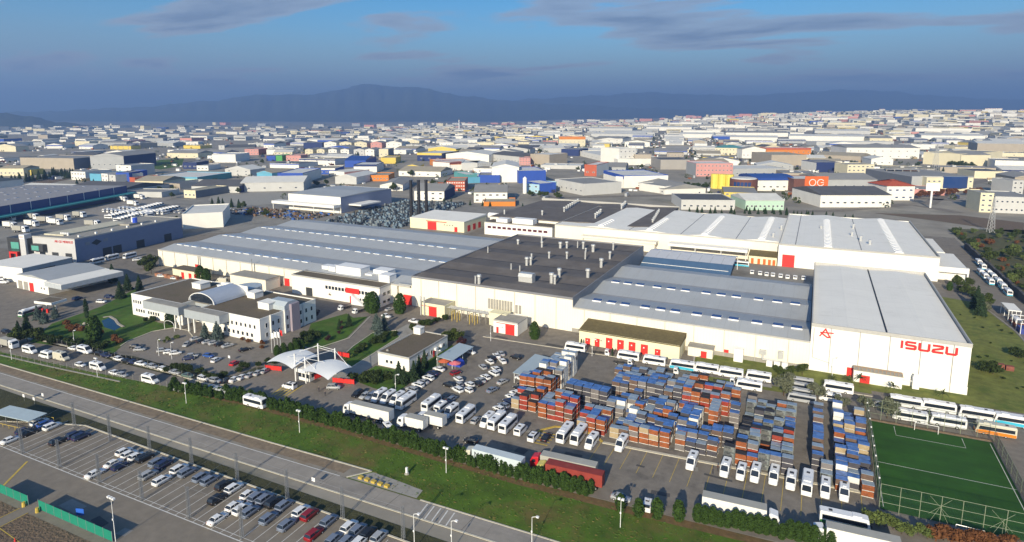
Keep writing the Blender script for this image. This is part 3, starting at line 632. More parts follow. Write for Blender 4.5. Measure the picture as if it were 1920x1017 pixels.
def make_car(kind,col):
    P=PT[col]; t=thing('car',None,'car')
    if kind=='sedan':
        L2=2.25; st=[(-2.25,.66,.40,.78),(-2.12,.82,.26,.98),(-1.5,.87,.22,1.0),(.6,.88,.22,.96),(1.4,.86,.22,.88),(2.05,.80,.28,.76),(2.25,.60,.36,.64)]; gb,gt,zr=(-1.55,1.05),(-.95,.35),1.43
    elif kind=='suv':
        L2=2.2; st=[(-2.2,.74,.45,.95),(-2.1,.88,.30,1.08),(-1.2,.91,.26,1.1),(.6,.91,.26,1.08),(1.45,.89,.26,1.02),(2.02,.84,.32,.90),(2.2,.64,.40,.76)]; gb,gt,zr=(-2.08,1.1),(-1.75,.40),1.66
    elif kind=='pickup':
        L2=2.5; st=[(-2.5,.84,.5,1.0),(-2.4,.88,.35,1.05),(-.9,.9,.3,1.06),(.6,.9,.3,1.08),(1.6,.88,.3,1.04),(2.3,.84,.34,.92),(2.5,.7,.42,.8)]; gb,gt,zr=(-.7,1.35),(-.45,.75),1.72
    else:
        L2=2.0; st=[(-2.0,.68,.40,.86),(-1.92,.82,.26,.98),(-1.2,.86,.22,1.0),(.55,.86,.22,.96),(1.25,.84,.22,.88),(1.82,.78,.28,.76),(2.0,.58,.36,.64)]; gb,gt,zr=(-1.86,1.0),(-1.35,.30),1.47
    b=MB(); b.loft([ring(*s) for s in st]); b.ob('body',P,t,True)
    zb=st[2][3]-.03; wb=st[2][1]-.06; wt=wb-.18
    b=MB(); b.loft([[(gb[0],-wb,zb),(gb[1],-wb,zb),(gb[1],wb,zb),(gb[0],wb,zb)],[(gt[0],-wt,zr-.05),(gt[1],-wt,zr-.05),(gt[1],wt,zr-.05),(gt[0],wt,zr-.05)]]); b.ob('window_glass',m_glass,t)
    b=MB(); b.loft([[(gt[0]-.08,-wt-.03,zr-.06),(gt[1]+.08,-wt-.03,zr-.06),(gt[1]+.08,wt+.03,zr-.06),(gt[0]-.08,wt+.03,zr-.06)],[(gt[0],-wt+.06,zr),(gt[1],-wt+.06,zr),(gt[1],wt-.06,zr),(gt[0],wt-.06,zr)]])
    for s in (-1,1):
        b.tube((gb[0]+.1,s*(wb+.0),zb),(gt[0],s*(wt+.0),zr-.04),.045,4); b.tube((gb[1]-.08,s*wb,zb),(gt[1],s*wt,zr-.04),.04,4); b.tube(((gb[0]+gb[1])/2,s*(wb+.005),zb),((gt[0]+gt[1])/2,s*(wt+.01),zr-.04),.04,4)
    b.ob('roof',P,t)
    wheels(t,'car',(-L2*.62,L2*.62),.80)
    for s in (-1,1):
        MB().box(L2-.2,L2-.04,s*.56-.16,s*.56+.16,.60,.72).ob('headlight',m_lamp,t); MB().box(-L2+.0,-L2+.14,s*.60-.13,s*.60+.13,.74,.9).ob('tail_light',m_tail,t)
    return Proto(t)
CARS={}
def car(p,rot,col='white',kind='hatch',where='',group=None,label=None):
    k=(kind,col)
    if k not in CARS: CARS[k]=make_car(kind,col)
    nm={'hatch':'hatchback','sedan':'saloon car','suv':'estate car with pale roof' if 0 else 'tall family car','pickup':'pickup'}[kind]
    cn={'steel':'steel blue','brightred':'bright red'}.get(col,col)
    return CARS[k].put(p[0],p[1],rot+rnd.uniform(-2,2),label or '%s %s %s'%(cn,nm,where),group)
def make_van(col,L=6.0,Wd=1.02,H=2.65,box=False,roofc=None,win_=True):
    P=PT[col]; t=thing('minibus',None,'minibus'); h=L/2
    b=MB(); b.loft([ring(-h,Wd-.04,.45,H-.1,.18,.3),ring(-h+.12,Wd,.35,H,.16,.26),ring(h-2.0,Wd,.32,H,.16,.26),ring(h-1.75,Wd,.32,H-.12,.16,.26),ring(h-.85,Wd-.02,.32,1.36,.14,.2),ring(h-.25,Wd-.08,.36,1.08,.14,.2),ring(h,Wd-.3,.42,.86,.12,.18)]); b.ob('body',P,t)
    x0,x1=h-1.72,h-.92; z0,z1=H-.2,1.46
    b=MB(); b.poly([(x1,-Wd+.16,z1+.03),(x1,Wd-.16,z1+.03),(x0+.06,Wd-.26,z0+.05),(x0+.06,-Wd+.26,z0+.05)]); b.v=[(v[0]+.03,v[1],v[2]+.03) for v in b.v]; b.ob('windscreen',m_glass,t)
    for s in (-1,1):
        if win_: MB().box(-h+.5,h-2.1,s*(Wd+.005)-.012,s*(Wd+.005)+.012,1.45,2.12).ob('side_window',m_glass,t)
        MB().prism([(h-1.95,1.42),(h-1.15,1.42),(h-1.65,2.1),(h-1.95,2.1)],s*(Wd+.0)-.02,s*(Wd+.0)+.02,'y').ob('cab_window',m_glass,t)
        MB().box(h-.32,h-.12,s*.62-.16,s*.62+.16,.82,.98).ob('headlight',m_lamp,t)
    MB().box(-h-.02,-h+.05,-.78,.78,1.5,2.15).ob('rear_window',m_glass,t)
    MB().box(-h+1.5,-h+2.2,-.4,.4,H-.03,H+.1).ob('roof_hatch',m_hatch,t); MB().box(h-3.0,h-2.4,-.35,.35,H-.02,H+.14).ob('roof_vent',P,t)
    wheels(t,'van',(-h*.55,h*.62),Wd-.1)
    return Proto(t)
def make_bus(up,lo,L=7.8,Wd=1.16,H=3.05):
    U=PT[up];Lo=PT[lo]; t=thing('bus',None,'bus'); h=L/2
    b=MB(); b.loft([ring(-h,Wd-.06,.5,H-.18,.2,.3),ring(-h+.15,Wd,.38,H,.2,.28),ring(h-.9,Wd,.36,H,.2,.28),ring(h-.45,Wd-.02,.36,H-.12,.2,.28),ring(h-.1,Wd-.06,.4,1.5,.16,.2),ring(h,Wd-.12,.46,1.1,.14,.18)])
    b.ob('body',U,t)
    if lo!=up:
        b=MB()
        for s in (-1,1): b.prism([(-h+.1,.42),(h-.2,.42),(h-.2,1.25),(h-1.6,1.42),(-h+.1,1.2)],s*(Wd+.01)-.02,s*(Wd+.01)+.02,'y')
        b.box(h-.08,h+.03,-Wd+.14,Wd-.14,.5,1.08); b.ob('lower_panel',Lo,t)
    for s in (-1,1):
        MB().prism([(-h+.45,1.5),(h-.75,1.45),(h-.62,1.7),(h-.85,2.45),(-h+.45,2.45)],s*(Wd+.0)-.025,s*(Wd+.0)+.025,'y').ob('side_window',m_glass,t)
        MB().box(h-.12,h+.02,s*.78-.16,s*.78+.16,.72,.9).ob('headlight',m_lamp,t)
        b=MB(); b.box(h-.1,h+.12,s*(Wd+.14)-.06,s*(Wd+.14)+.06,1.7,2.2); b.tube((h-.3,s*(Wd-.05),2.5),(h,s*(Wd+.14),2.2),.03,4); b.ob('mirror',m_black,t)
    b=MB(); b.poly([(h-.09,-Wd+.2,1.56),(h-.09,Wd-.2,1.56),(h-.42,Wd-.3,H-.26),(h-.42,-Wd+.3,H-.26)]); b.v=[(v[0]+.05,v[1],v[2]) for v in b.v]; b.ob('windscreen',m_glass,t)
    MB().box(-h-.03,-h+.06,-.85,.85,1.6,2.5).ob('rear_window',m_glass,t)
    MB().box(-h+1.7,-h+2.4,-.36,.36,H-.03,H+.07).ob('roof_hatch',m_hatch,t); b=MB(); b.box(h-3.4,h-1.7,-.75,.75,H-.03,H+.2); b.ob('air_conditioner',U,t)
    wheels(t,'bus',(-h*.48,h*.60),Wd-.12)
    return Proto(t)
def make_lorry(cab,body,L=16.2,trailer=True,H=4.0,top=None,ribs=False):
    # cab at +X end; trailer or box body behind
    C=PT[cab];B=body; t=thing('lorry',None,'lorry'); h=L/2; w=1.25
    b=MB(); b.loft([ring(h-2.2,1.2,.7,3.3,.15,.2),ring(h-1.9,1.22,.6,3.45,.15,.2),ring(h-.5,1.22,.55,3.1,.15,.2),ring(h-.12,1.2,.5,2.2,.1,.15),ring(h,1.15,.5,1.6,.1,.15)]); b.ob('cab',C,t)
    b=MB(); b.poly([(h-.1,-1.0,1.95),(h-.1,1.0,1.95),(h-.42,.95,2.95),(h-.42,-.95,2.95)]); b.v=[(v[0]+.06,v[1],v[2]) for v in b.v]; b.ob('windscreen',m_glass,t)
    for s in (-1,1):
        MB().prism([(h-1.5,1.9),(h-.5,1.9),(h-.7,2.7),(h-1.5,2.7)],s*1.215-.02,s*1.215+.02,'y').ob('cab_window',m_glass,t); MB().box(h-.06,h+.03,s*.8-.2,s*.8+.2,.7,.95).ob('headlight',m_lamp,t)
    x1=h-2.7; MB().box(-h,x1,-w,w,1.15,H).ob('trailer' if trailer else 'box_body',B,t)
    MB().box(-h+.02,x1-.02,-w+.02,w-.02,H,H+.04).ob('roof_panel',top or B,t)
    if ribs:
        b=MB(); x=-h+.4
        while x<x1: b.box(x,x+.18,-w-.04,w+.04,1.2,H-.05); x+=.75
        b.ob('corrugation',B,t)
    MB().box(-h+.3,h-1.2,-.45,.45,.75,1.1).ob('chassis',m_under,t)
    if trailer: wheels(t,'truck',(-h+1.6,-h+2.9,-h+4.2,h-4.2,h-1.2),1.05)
    else: wheels(t,'truck',(-h+1.5,h-1.1),1.0)
    return Proto(t)
def make_chassis():
    t=thing('chassis_truck',None,'truck'); h=3.4
    b=MB(); b.loft([ring(h-1.6,.98,.6,2.25,.12,.18),ring(h-1.5,1.0,.5,2.3,.12,.18),ring(h-.5,1.0,.45,2.15,.12,.18),ring(h-.05,.97,.42,1.35,.1,.14),ring(h,.94,.42,1.05,.1,.14)]); b.ob('cab',PT['white'],t)
    b=MB(); b.poly([(h-.03,-.82,1.4),(h-.03,.82,1.4),(h-.4,.8,2.0),(h-.4,-.8,2.0)]); b.v=[(v[0]+.06,v[1],v[2]) for v in b.v]; b.ob('windscreen',m_glass,t)
    for s in (-1,1): MB().box(h-1.4,h-.5,s*1.0-.02,s*1.0+.02,1.3,1.95).ob('cab_window',m_glass,t); MB().box(-h,h-1.5,s*.42-.06,s*.42+.06,.62,.84).ob('chassis_rail',m_under,t)
    b=MB()
    for k in range(5): b.box(-h+.2+k*1.1,-h+.32+k*1.1,-.36,.36,.66,.8)
    b.box(-.6,.4,.5,.9,.45,.8); b.ob('cross_members',m_under,t)
    wheels(t,'van',(-h+1.2,h-.9),.86); return Proto(t)
V_mini=make_van('white'); V_minis=make_van('white',5.4,.98,2.3); V_box=make_van('beige',6.4,1.1,2.9,win_=False); V_blue=make_van('white',4.9,.92,2.0)
B_w=make_bus('white','white'); B_c=make_bus('white','cyan',8.4); B_wl=make_bus('white','white',8.5,1.18,3.1); B_o=make_bus('beige','orange',9.0,1.2,3.15); B_cl=make_bus('white','cyan',9.0,1.22,3.15); B_city=make_bus('white','cyan',7.4,1.15,2.95); B_g=make_bus('white','darkgreen',9.5); B_r=make_bus('white','brightred',8.4); B_cc=make_bus('silver','silver',9.8)
V_ch=make_chassis()
m_tarp=mat('white_tarpaulin',(.72,.71,.66),.6,.05,.4,dirt=((.55,.53,.47),.3,.58,.5)); m_tgrey=mat('grey_tarpaulin',(.36,.35,.31),.7,.08,.4); m_bluebox=mat('pale_blue_box',(.50,.56,.58),.6,.05,.5); m_cont=mat('red_container',(.24,.038,.028),.65,.15,.5,dirt=((.30,.12,.06),.4,.6,.6))
T_white=make_lorry('white',m_tarp,16,True,4.0,m_tgrey); T_mk=make_lorry('beige',m_bluebox,16,True,4.0,m_bluebox); T_red=make_lorry('brightred',m_tgrey,16.4,True,4.1,m_tgrey); T_cont=make_lorry('yellow',m_cont,16.4,True,4.0,m_cont,True); T_rig=make_lorry('white',m_tarp,8.6,False,3.7,m_tgrey); T_wbox=make_lorry('white',m_tarp,15.6,True,4.0,m_tgrey); T_grey=make_lorry('white',m_tgrey,8.2,False,3.4,m_tgrey)
# -- marked car park south of the road
gl='cars in the marked car park south of the road'; w_='in the marked car park south of the road'
for p,c,k in (((-189.4,86.0),'white','suv'),((-187.0,86.2),'blue','hatch'),((-183.6,86.2),'white','suv'),((-187.9,81.5),'navy','hatch'),((-185.4,81.5),'black','suv'),((-185.6,77.3),'white','sedan'),((-173.4,82.5),'black','suv'),((-173.0,86.3),'navy','suv'),((-170.7,86.5),'navy','suv'),
 ((-153.1,87.0),'white','hatch'),((-150.6,86.8),'white','hatch'),((-148.0,87.0),'white','hatch'),((-145.5,87.4),'black','suv'),((-150.0,82.5),'white','sedan'),((-147.4,82.5),'navy','hatch'),((-149.5,77.9),'white','sedan'),((-140.7,87.6),'steel','suv'),((-138.4,87.7),'navy','suv'),((-137.5,83.1),'silver','suv'),((-132.5,83.1),'white','suv'),
 ((-133.2,88.0),'white','suv'),((-130.2,87.9),'steel','suv'),((-125.4,88.1),'steel','suv'),((-122.5,88.1),'steel','suv'),((-117.8,88.3),'black','suv'),((-114.8,88.4),'white','suv'),((-114.7,84.0),'black','suv'),((-110.0,88.3),'white','hatch'),((-107.4,88.4),'steel','suv'),((-105.2,88.7),'steel','suv'),((-102.5,88.7),'black','suv'),((-99.6,88.9),'steel','suv'),
 ((-109.3,83.9),'white','hatch'),((-106.8,83.9),'white','suv'),((-104.5,84.0),'steel','suv'),((-108.8,79.3),'white','sedan'),((-99.2,84.2),'steel','suv'),((-94.1,84.4),'steel','suv'),((-94.7,89.0),'white','suv'),((-92.3,89.0),'red','suv'),((-87.1,89.2),'steel','suv'),((-86.9,84.7),'red','suv'),((-82.1,85.2),'steel','suv'),
 ((-82.0,89.6),'white','suv'),((-79.7,89.6),'steel','suv'),((-77.1,89.8),'black','suv'),((-74.5,89.9),'silver','suv'),((-79.5,86.1),'steel','suv'),((-77.0,86.9),'white','suv')):
    o=car(p,91,c,k,w_,gl)
    if k=='suv': pass
# -- street on the north side of the verge
gs='vehicles parked along the works street'; w_='parked on the works street beside the fence'
T_grey.put(*(-264.0,113.4),3,'grey covered rigid lorry parked on the works street','lorries of the works street',cat='lorry')
for p,r in (((-251.1,113.9),3),((-240.9,113.9),183),((-233.3,122.7),3),((-213.5,115.8),3),((-187.8,117.1),3)):
    V_mini.put(p[0],p[1],r,'white high-roof minibus parked on the works street behind the verge fence' if r==3 else 'white minibus on the works street facing against the others',gs)
V_box.put(*(-233.8,115.2),3,'beige panel van with plain sides parked on the works street',gs,cat='van')
for p,r,c,k in (((-240.5,122.6),183,'white','sedan'),((-221.8,114.8),3,'white','hatch'),((-204.6,115.9),3,'white','sedan'),((-200.5,116.0),3,'silver','hatch'),((-226.9,124.1),5,'black','sedan'),((-222.8,123.9),5,'navy','sedan'),((-215.2,123.8),5,'white','hatch'),((-210.8,123.9),5,'black','sedan'),((-207.9,124.3),5,'navy','sedan'),((-204.2,124.6),5,'white','sedan'),((-198.4,124.9),5,'silver','hatch'),((-192.8,125.1),5,'white','hatch'),((-187.0,125.1),5,'silver','sedan'),((-180.9,125.2),4,'green','sedan'),((-173.9,125.9),3,'white','suv'),((-169.1,126.4),3,'silver','suv'),((-174.6,117.1),3,'silver','sedan'),((-133.0,122.2),2,'navy','sedan'),((-126.9,122.3),2,'silver','hatch'),((-120.0,122.6),2,'white','hatch'),((-282.2,120.9),5,'black','suv')):
    car(p,r,c,k,w_,gs)
for p,c in (((-166.2,128.3),'black'),((-164.6,130.0),'white'),((-163.8,132.3),'white'),((-162.8,134.6),'silver'),((-161.8,137.0),'silver'),((-161.1,139.3),'silver')): car(p,104,c,'sedan','nosed in to the curved kerb by the gatehouse','cars nosed in by the gatehouse')
B_cc.put(*(-160.0,120.5),2,'grey-roofed coach close behind the hedge','coaches behind the hedge',scale=.85); B_w.put(*(-144.1,120.4),2,'white midibus with dark tail close behind the hedge','coaches behind the hedge')
V_blue.put(*(-144.4,133.7),183,'small white van stopped at the gatehouse barrier','vans at the gatehouse',cat='van'); car((-131.6,139.7),25,'silver','suv','leaving past the red fire panel at the gate',None)
# -- admin forecourt
ga='cars on the admin forecourt'; w_='on the block-paved forecourt of the admin building'
car((-206.5,143.6),-65,'silver','hatch',w_,ga)
for p,c in (((-208.7,149.3),'silver'),((-204.7,148.8),'black'),((-201.7,149.0),'silver'),((-198.6,149.3),'silver'),((-195.5,149.6),'black'),((-191.8,149.6),'silver'),((-183.0,149.8),'black')): car(p,72,c,'sedan','in the line below the two blue spruces','cars below the blue spruces')
for p,c,r in (((-221.3,133.8),'black',30),((-217.5,132.8),'silver',40),((-209.0,135.8),'silver',52),((-205.3,135.9),'white',52),((-202.4,136.2),'white',52),((-194.8,137.2),'silver',40),((-193.7,135.0),'navy',40),((-189.6,139.8),'blue',8),((-183.8,138.3),'white',100),((-175.6,139.2),'brightred',100)): car(p,r,c,'hatch',w_,ga)
# -- staff yard east of the guardhouse
gy='cars in the staff yard'; w_='in the staff yard between the two pale blue shelters'
for p,c,r,k in (((-99.6,162.1),'white',155,'hatch'),((-99.9,157.1),'black',175,'suv'),((-97.5,158.7),'silver',155,'hatch'),((-94.3,160.3),'white',160,'hatch'),((-95.7,155.3),'white',160,'suv'),((-92.8,156.7),'white',160,'hatch'),((-92.6,162.0),'black',160,'hatch'),((-92.7,164.6),'silver',158,'sedan'),((-92.5,167.5),'white',158,'hatch'),((-91.4,171.3),'white',156,'suv'),((-92.4,174.7),'white',150,'sedan'),((-97.3,174.3),'silver',148,'hatch'),((-97.4,179.4),'white',150,'hatch'),((-93.6,181.8),'white',140,'sedan'),((-97.7,185.2),'white',140,'sedan'),((-98.4,182.6),'black',150,'hatch'),((-97.2,187.6),'silver',140,'sedan'),((-85.8,166.7),'silver',75,'sedan'),((-86.0,160.1),'steel',75,'sedan'),((-90.9,186.9),'black',170,'suv'),((-103.0,166.1),'red',70,'hatch'),((-81.0,140.9),'silver',90,'hatch'),
  ((-108.7,152.7),'white',172,'suv'),((-108.7,155.4),'silver',172,'sedan'),((-108.8,158.5),'white',172,'suv'),((-109.5,162.4),'navy',172,'sedan'),((-109.6,166.2),'white',172,'sedan'),((-108.5,149.0),'silver',172,'suv'),((-121.7,139.1),'black',270,'suv'),((-118.9,139.2),'silver',270,'hatch'),((-116.9,139.8),'steel',270,'suv'),
  ((-79.1,167.8),'black',165,'hatch'),((-78.9,164.9),'black',165,'sedan'),((-78.3,161.0),'white',165,'suv'),((-78.6,158.4),'white',165,'hatch'),((-77.9,155.5),'navy',165,'hatch'),((-78.0,152.4),'steel',165,'hatch'),((-78.4,149.9),'white',165,'hatch'),((-95.6,149.6),'black',90,'hatch'),((-93.9,149.2),'steel',90,'hatch'),((-59.6,141.0),'black',90,'sedan')):
    car(p,r,c,k,w_,gy)
car((-81.2,171.7),172,'white','pickup','under the edge of the shelter beside the crates',None); car((-108.0,184.0),-12,'white','pickup','beneath the shelter next to the guardhouse',None); car((-76.7,130.8),190,'black','hatch','with white trim parked in the open lane by the hedge',None)
gm='minibuses drawn up in the staff yard'
for p in ((-114.3,140.2),(-111.2,140.5),(-108.1,140.9)): V_mini.put(p[0],p[1],270,'white minibus in the row behind the long white lorry, facing the lane',gm)
B_w.put(*(-104.6,140.6),270,'white midibus at the end of the row behind the long white lorry','midibuses in the staff yard')
for p,q in (((-97.0,142.8),90),((-84.4,141.4),90),((-74.8,142.0),90),((-71.2,141.7),90)): B_w.put(p[0],p[1],q,'white midibus in the staff yard with its tail to the lane','midibuses in the staff yard')
for p,q in (((-93.3,142.8),90),((-89.5,141.4),270),((-77.6,141.3),270)): V_mini.put(p[0],p[1],q,'white minibus between midibuses in the staff yard' ,gm)
V_minis.put(*(-67.1,141.2),90,'white van with black rear window beside the stack of rust crates',gm); V_blue.put(*(-62.5,139.6),90,'small white van with blue-tinted roof by the yellow kerb','vans by the yellow kerb',cat='van')
for p in ((-55.4,143.9),(-51.8,144.7)): B_w.put(p[0],p[1],270,'white midibus standing in front of the rust crates, facing the lane','midibuses in front of the crates')
for p,k in (((-47.8,143.4),V_mini),((-40.5,145.8),V_mini),((-22.6,145.4),V_mini),((-14.8,145.9),V_mini),((-11.2,146.0),V_minis),((-8.1,146.8),V_mini),((-4.1,147.7),V_mini),((6.7,147.4),V_mini),((10.5,148.0),V_mini)):
    k.put(p[0],p[1],268,'white minibus on the kerb-side bays in front of the crate stacks' if k is V_mini else 'shorter white van on the kerb-side bays in front of the crate stacks','minibuses on the kerb-side bays')
V_minis.put(*(-0.4,147.4),268,'shorter white van on the kerb-side bays in front of the crate stacks','minibuses on the kerb-side bays',scale=(1.15,1.1,1.1)); B_w.put(*(3.0,147.4),268,'white midibus with wide mirrors among the kerb-side minibuses','kerb-side midibus')
# -- lorries
T_white.put(*(-109.5,129.3),182,'long white articulated lorry in front of the row of minibuses','lorries of the works yard')
T_rig.put(*(-94.8,130.0),182,'white box lorry nearer the lane, cab towards the gate','box lorries in the staff yard'); T_rig.put(*(-91.0,133.6),182,'white box lorry parked behind another box lorry','box lorries in the staff yard')
o=T_mk.put(*(-66.1,123.4),181,'articulated lorry with pale blue trailer lettered in black, behind the hedge',None)
def text3d(txt,size,m,parent,loc,rot,ext=.02,name='lettering'):
    cu=bpy.data.curves.new(name,'FONT'); cu.body=txt; cu.size=size; cu.extrude=ext; cu.align_x='CENTER'; cu.align_y='CENTER'; cu.resolution_u=2
    q=bpy.data.objects.new('tmp',cu); COL.objects.link(q); dg=bpy.context.evaluated_depsgraph_get(); me=bpy.data.meshes.new_from_object(q.evaluated_get(dg)); bpy.data.objects.remove(q)
    me.materials.clear(); me.materials.append(m); o=new(name,me,parent); o.location=loc; o.rotation_euler=rot; return o
text3d('MAERSK',1.9,m_black,o,(1.2,1.28,2.75),(R(90),0,R(180)))
T_red.put(*(-49.7,128.4),184,'articulated lorry with red cab and grey canvas trailer behind the hedge',None); T_cont.put(*(-47.2,125.7),184,'lorry with yellow cab carrying a rust-red ribbed container behind the hedge',None)
T_wbox.put(*(-9.6,129.2),4,'articulated lorry with white trailer alone in the lane by the hedge',None); T_wbox.put(*(11.7,129.5),184,'articulated lorry with white trailer beside the dark green coach',None); B_g.put(*(10.2,136.3),4,'white-roofed coach with dark green flank beside the pitch fence',None)
car((-34.3,124.3),3,'silver','sedan','between the young conifers by the lane',None); V_blue.put(*(-28.2,124.3),95,'small white van between the young conifers by the lane',None,cat='van')
V_minis.put(*(-99.0,125.3),-30,'white van turning out of the lane by the hedge',None,cat='van')
# -- works road along the front
gb='midibuses along the works front road'
for p in ((-74.6,203.2),(-55.0,203.8),(-45.8,203.6),(-28.5,204.5),(-20.8,204.4),(-12.4,205.3),(-14.5,197.1)): B_w.put(p[0],p[1],183,'new white midibus lined up on the works front road',gb)
B_c.put(*(-36.3,203.6),183,'white and cyan midibus in the line on the works front road',gb)
for p in ((-65.3,204.0),(-55.4,198.6),(-39.9,198.7),(-30.8,198.4),(-22.0,198.2)): V_ch.put(p[0],p[1],4,'bare truck chassis with white cab on the works front road','truck chassis on the works front road')
gc='coaches by the football pitch'
for p in ((-0.2,207.9),(0.2,203.7),(0.6,199.2),(0.6,195.2)): B_cc.put(p[0],p[1],182,'silver coach in the stack of coaches beside the olive tree',gc,scale=.8)
B_wl.put(*(10.5,207.5),182,'long white-roofed coach behind the small trees',gc); V_mini.put(*(8.2,199.5),182,'white minibus tucked behind the small trees',gc)
for p in ((28.0,205.2),(36.3,205.9),(45.2,205.6)): B_wl.put(p[0],p[1],182,'white coach in the far line beyond the pitch, below the lettered wall',gc)
for p in ((28.2,195.8),(37.2,196.8)): B_wl.put(p[0],p[1],182,'white coach in the near line beside the pitch',gc)
B_cl.put(*(53.5,205.2),182,'white and cyan coach at the end of the far line beyond the pitch',gc); B_o.put(*(47.8,196.8),182,'cream and orange coach beside the pitch',gc); car((21.3,201.3),182,'silver','pickup','among the coaches near the small trees',None)
# -- side road on the east
for p in ((87.4,430.9),(87.2,419.4),(83.1,402.8),(83.3,394.1),(83.3,382.3),(86.7,403.3),(86.9,394.7),(86.9,384.1),(86.6,373.9),(86.2,362.2)): B_city.put(p[0],p[1],270,'white city bus with cyan front in the double file by the retaining wall','city buses on the east side road')
B_r.put(*(77.8,310.8),270,'red and white midibus on the east side road beside the steel racks',None)
# -- inner yard
for p in ((-27.6,351.9),(-23.5,351.4),(-20.2,350.5),(-17.1,350.8),(-13.3,350.1),(-9.9,349.4),(-6.3,349.9),(-2.3,350.7)): V_ch.put(p[0],p[1],270,'white cab chassis in the row inside the inner yard','truck chassis in the inner yard')
B_c.put(*(-34.9,365.6),180,'cyan midibus by the orange doors of the inner yard',None)
# -- west side
for p,r in (((-371.8,207.4),98),((-373.7,217.1),98),((-368.5,224.4),98)): B_w.put(p[0],p[1],r+180,'white midibus parked against the shaded flank of the research centre','midibuses by the research centre')
B_g.put(*(-300.1,138.1),283,'white and green bus by the red fuel point','west yard bus')
for p,c,k,r in (((-357.7,221.7),'white','suv',60),((-358.1,224.5),'white','suv',60),((-308.7,203.8),'white','suv',20),((-298.5,203.9),'white','hatch',20),((-164.9,211.5),'silver','sedan',80),((-160.2,203.1),'white','pickup',170),((-145.6,202.7),'white','pickup',178),((-290.2,161.9),'white','suv',20),((-294.7,168.1),'navy','suv',20),((-305.5,159.9),'navy','suv',100)): car(p,r,c,k,'on the service road between the halls','cars on the service roads')
for p in ((-183.7,204.4),(-175.0,203.6)): V_ch.put(p[0],p[1],260,'white cab truck parked below the outside stair of the office','trucks below the office stair')
for p in ((-375.8,164.0),(-370.2,159.8),(-378.1,169.0)): V_mini.put(p[0],p[1],20,'white minibus beside the small open-fronted garage','minibuses by the garage')
V_box.put(*(-269.7,209.5),200,'beige panel van beside the lean-to of the long hall',None,cat='van')

# ---------------------------------------------------------------- admin building
t=thing('admin_building','two-storey white admin building with brown gravel roof, grey entrance bands and glazed vault','office')
def wing(X0,X1,tag_):
    shell(X0,X1,158,187,9.0,t,m_plaster,m_plaster); box('roof',m_gravel,X0+.35,X1-.35,158.4,186.6,8.75,9.0,t); parapet(X0-.04,X1+.04,157.95,187.05,8.6,.35,.75,m_plaster,t)
wing(-261,-228.2,0); wing(-216.8,-184,1)
shell(-228.1,-216.9,164,187,8.2,t,m_plaster_g,m_plaster_g,'centre_wall'); box('centre_roof',m_conc,-228.1,-216.9,164,187,8.2,8.4,t)
for (X0,X1) in ((-246.5,-224.2),(-220.8,-200.5)):
    b=MB(); b.box(X0,X1,153.6,157.9,6.0,9.3); b.ob('entrance_band',m_plaster_g,t); box('band_top',m_conc,X0+.1,X1-.1,153.7,157.85,9.3,9.4,t)
b=MB()
for i in range(9):
    pass
pr=[]
for k in range(13):
    a=math.pi*k/12; pr.append((-222.5+7.6*math.cos(a),9.2+4.0*math.sin(a)))
b=MB(); b.prism(pr,163,178.5,'y'); b.ob('vault_roof',mat('vault_sheet',(.42,.46,.52),.4,.05,.4,lines=('y',1.2,.12,.06),metal=.2),t,False)
for k in range(6):
    x0=-222.5-6.6+k*2.2; hh=lambda x: 9.3+3.7*math.sqrt(max(.02,1-((x+222.5)/7.4)**2))
    b=MB(); b.prism([(x0+.08,9.3),(x0+2.1,9.3),(x0+2.1,hh(x0+2.1)-.15),(x0+.08,hh(x0+.08)-.15)],162.86,163.0,'y'); b.ob('vault_pane',m_glass,t)
b=MB(); 
for k in range(12): b.tube((pr[k][0],162.8,pr[k][1]),(pr[k+1][0],162.8,pr[k+1][1]),.2,4)
b.ob('vault_arch',m_skylf,t)
b=MB(); b.box(-230,-214,178.6,179.0,8.4,13.0); b.ob('vault_end_wall',m_plaster,t); b=MB(); b.cyl(-220,184.5,8.4,11.2,5.4,5.4,20); b.ob('drum',mat('zinc',(.38,.43,.46),.4,.05),t)
for x0,x1,y0,y1,h in ((-246,-240.5,176,181,2.3),(-232,-228,178,183,2.6),(-212,-207.5,176.5,181,2.4),(-196,-190,168,173,2.6)):
    b=MB(); b.box(x0,x1,y0,y1,9,9+h); b.box(x0-.2,x1+.2,y0-.2,y1+.2,9+h,9.2+h); b.ob('roof_hut',m_plaster,t)
for i in range(4): win(t,-259.5+i*1.5,157.97,5.3,1.0,1.6)
for i in range(4): win(t,-252.6+i*1.5,157.97,5.3,1.0,1.6)
for i in range(4): win(t,-258+i*1.6,157.97,1.6,1.1,1.6)
for i in range(5): win(t,-250+i*1.6,157.97,1.6,1.1,1.6)
for i in range(9): win(t,-244+i*1.5,157.97,5.0,1.0,.9)
for i in range(4): win(t,-214.8+i*1.6,157.97,4.7,.9,1.0)
for i in range(9): win(t,-206.4+i*2.45,157.97,5.0,1.1,1.7)
for i in range(8): win(t,-206+i*2.5,157.97,1.5,1.3,1.7)
for y in (161,164.2,167,171.5,178.5,181.5,184.5): win(t,-183.97,y,5.0,1.1,2.0,'r'); win(t,-183.97,y,1.3,1.1,2.0,'r')
b=MB(); b.box(-183.96,-182.6,172.6,176.8,0,11.2); b.ob('stair_tower',mat('dusky_panel',(.30,.26,.30),.5,.06,.5),t); b=MB(); b.prism([(170.2,9),(177.4,9),(177.4,11.2),(175.8,12.2),(172,12.2),(170.2,10.8)],-193,-183.9,'x'); b.ob('stair_hood',mat('zinc',(.38,.43,.46)),t)
for y in (163,170,180): box('pilaster',m_plaster,-183.96,-183.5,y-.25,y+.25,0,9.6,t)
for x in (-228,-225.2,-220,-216.6): MB().box(x,x+.5,154.2,154.7,0,5.98).ob('entrance_column',m_plaster,t)
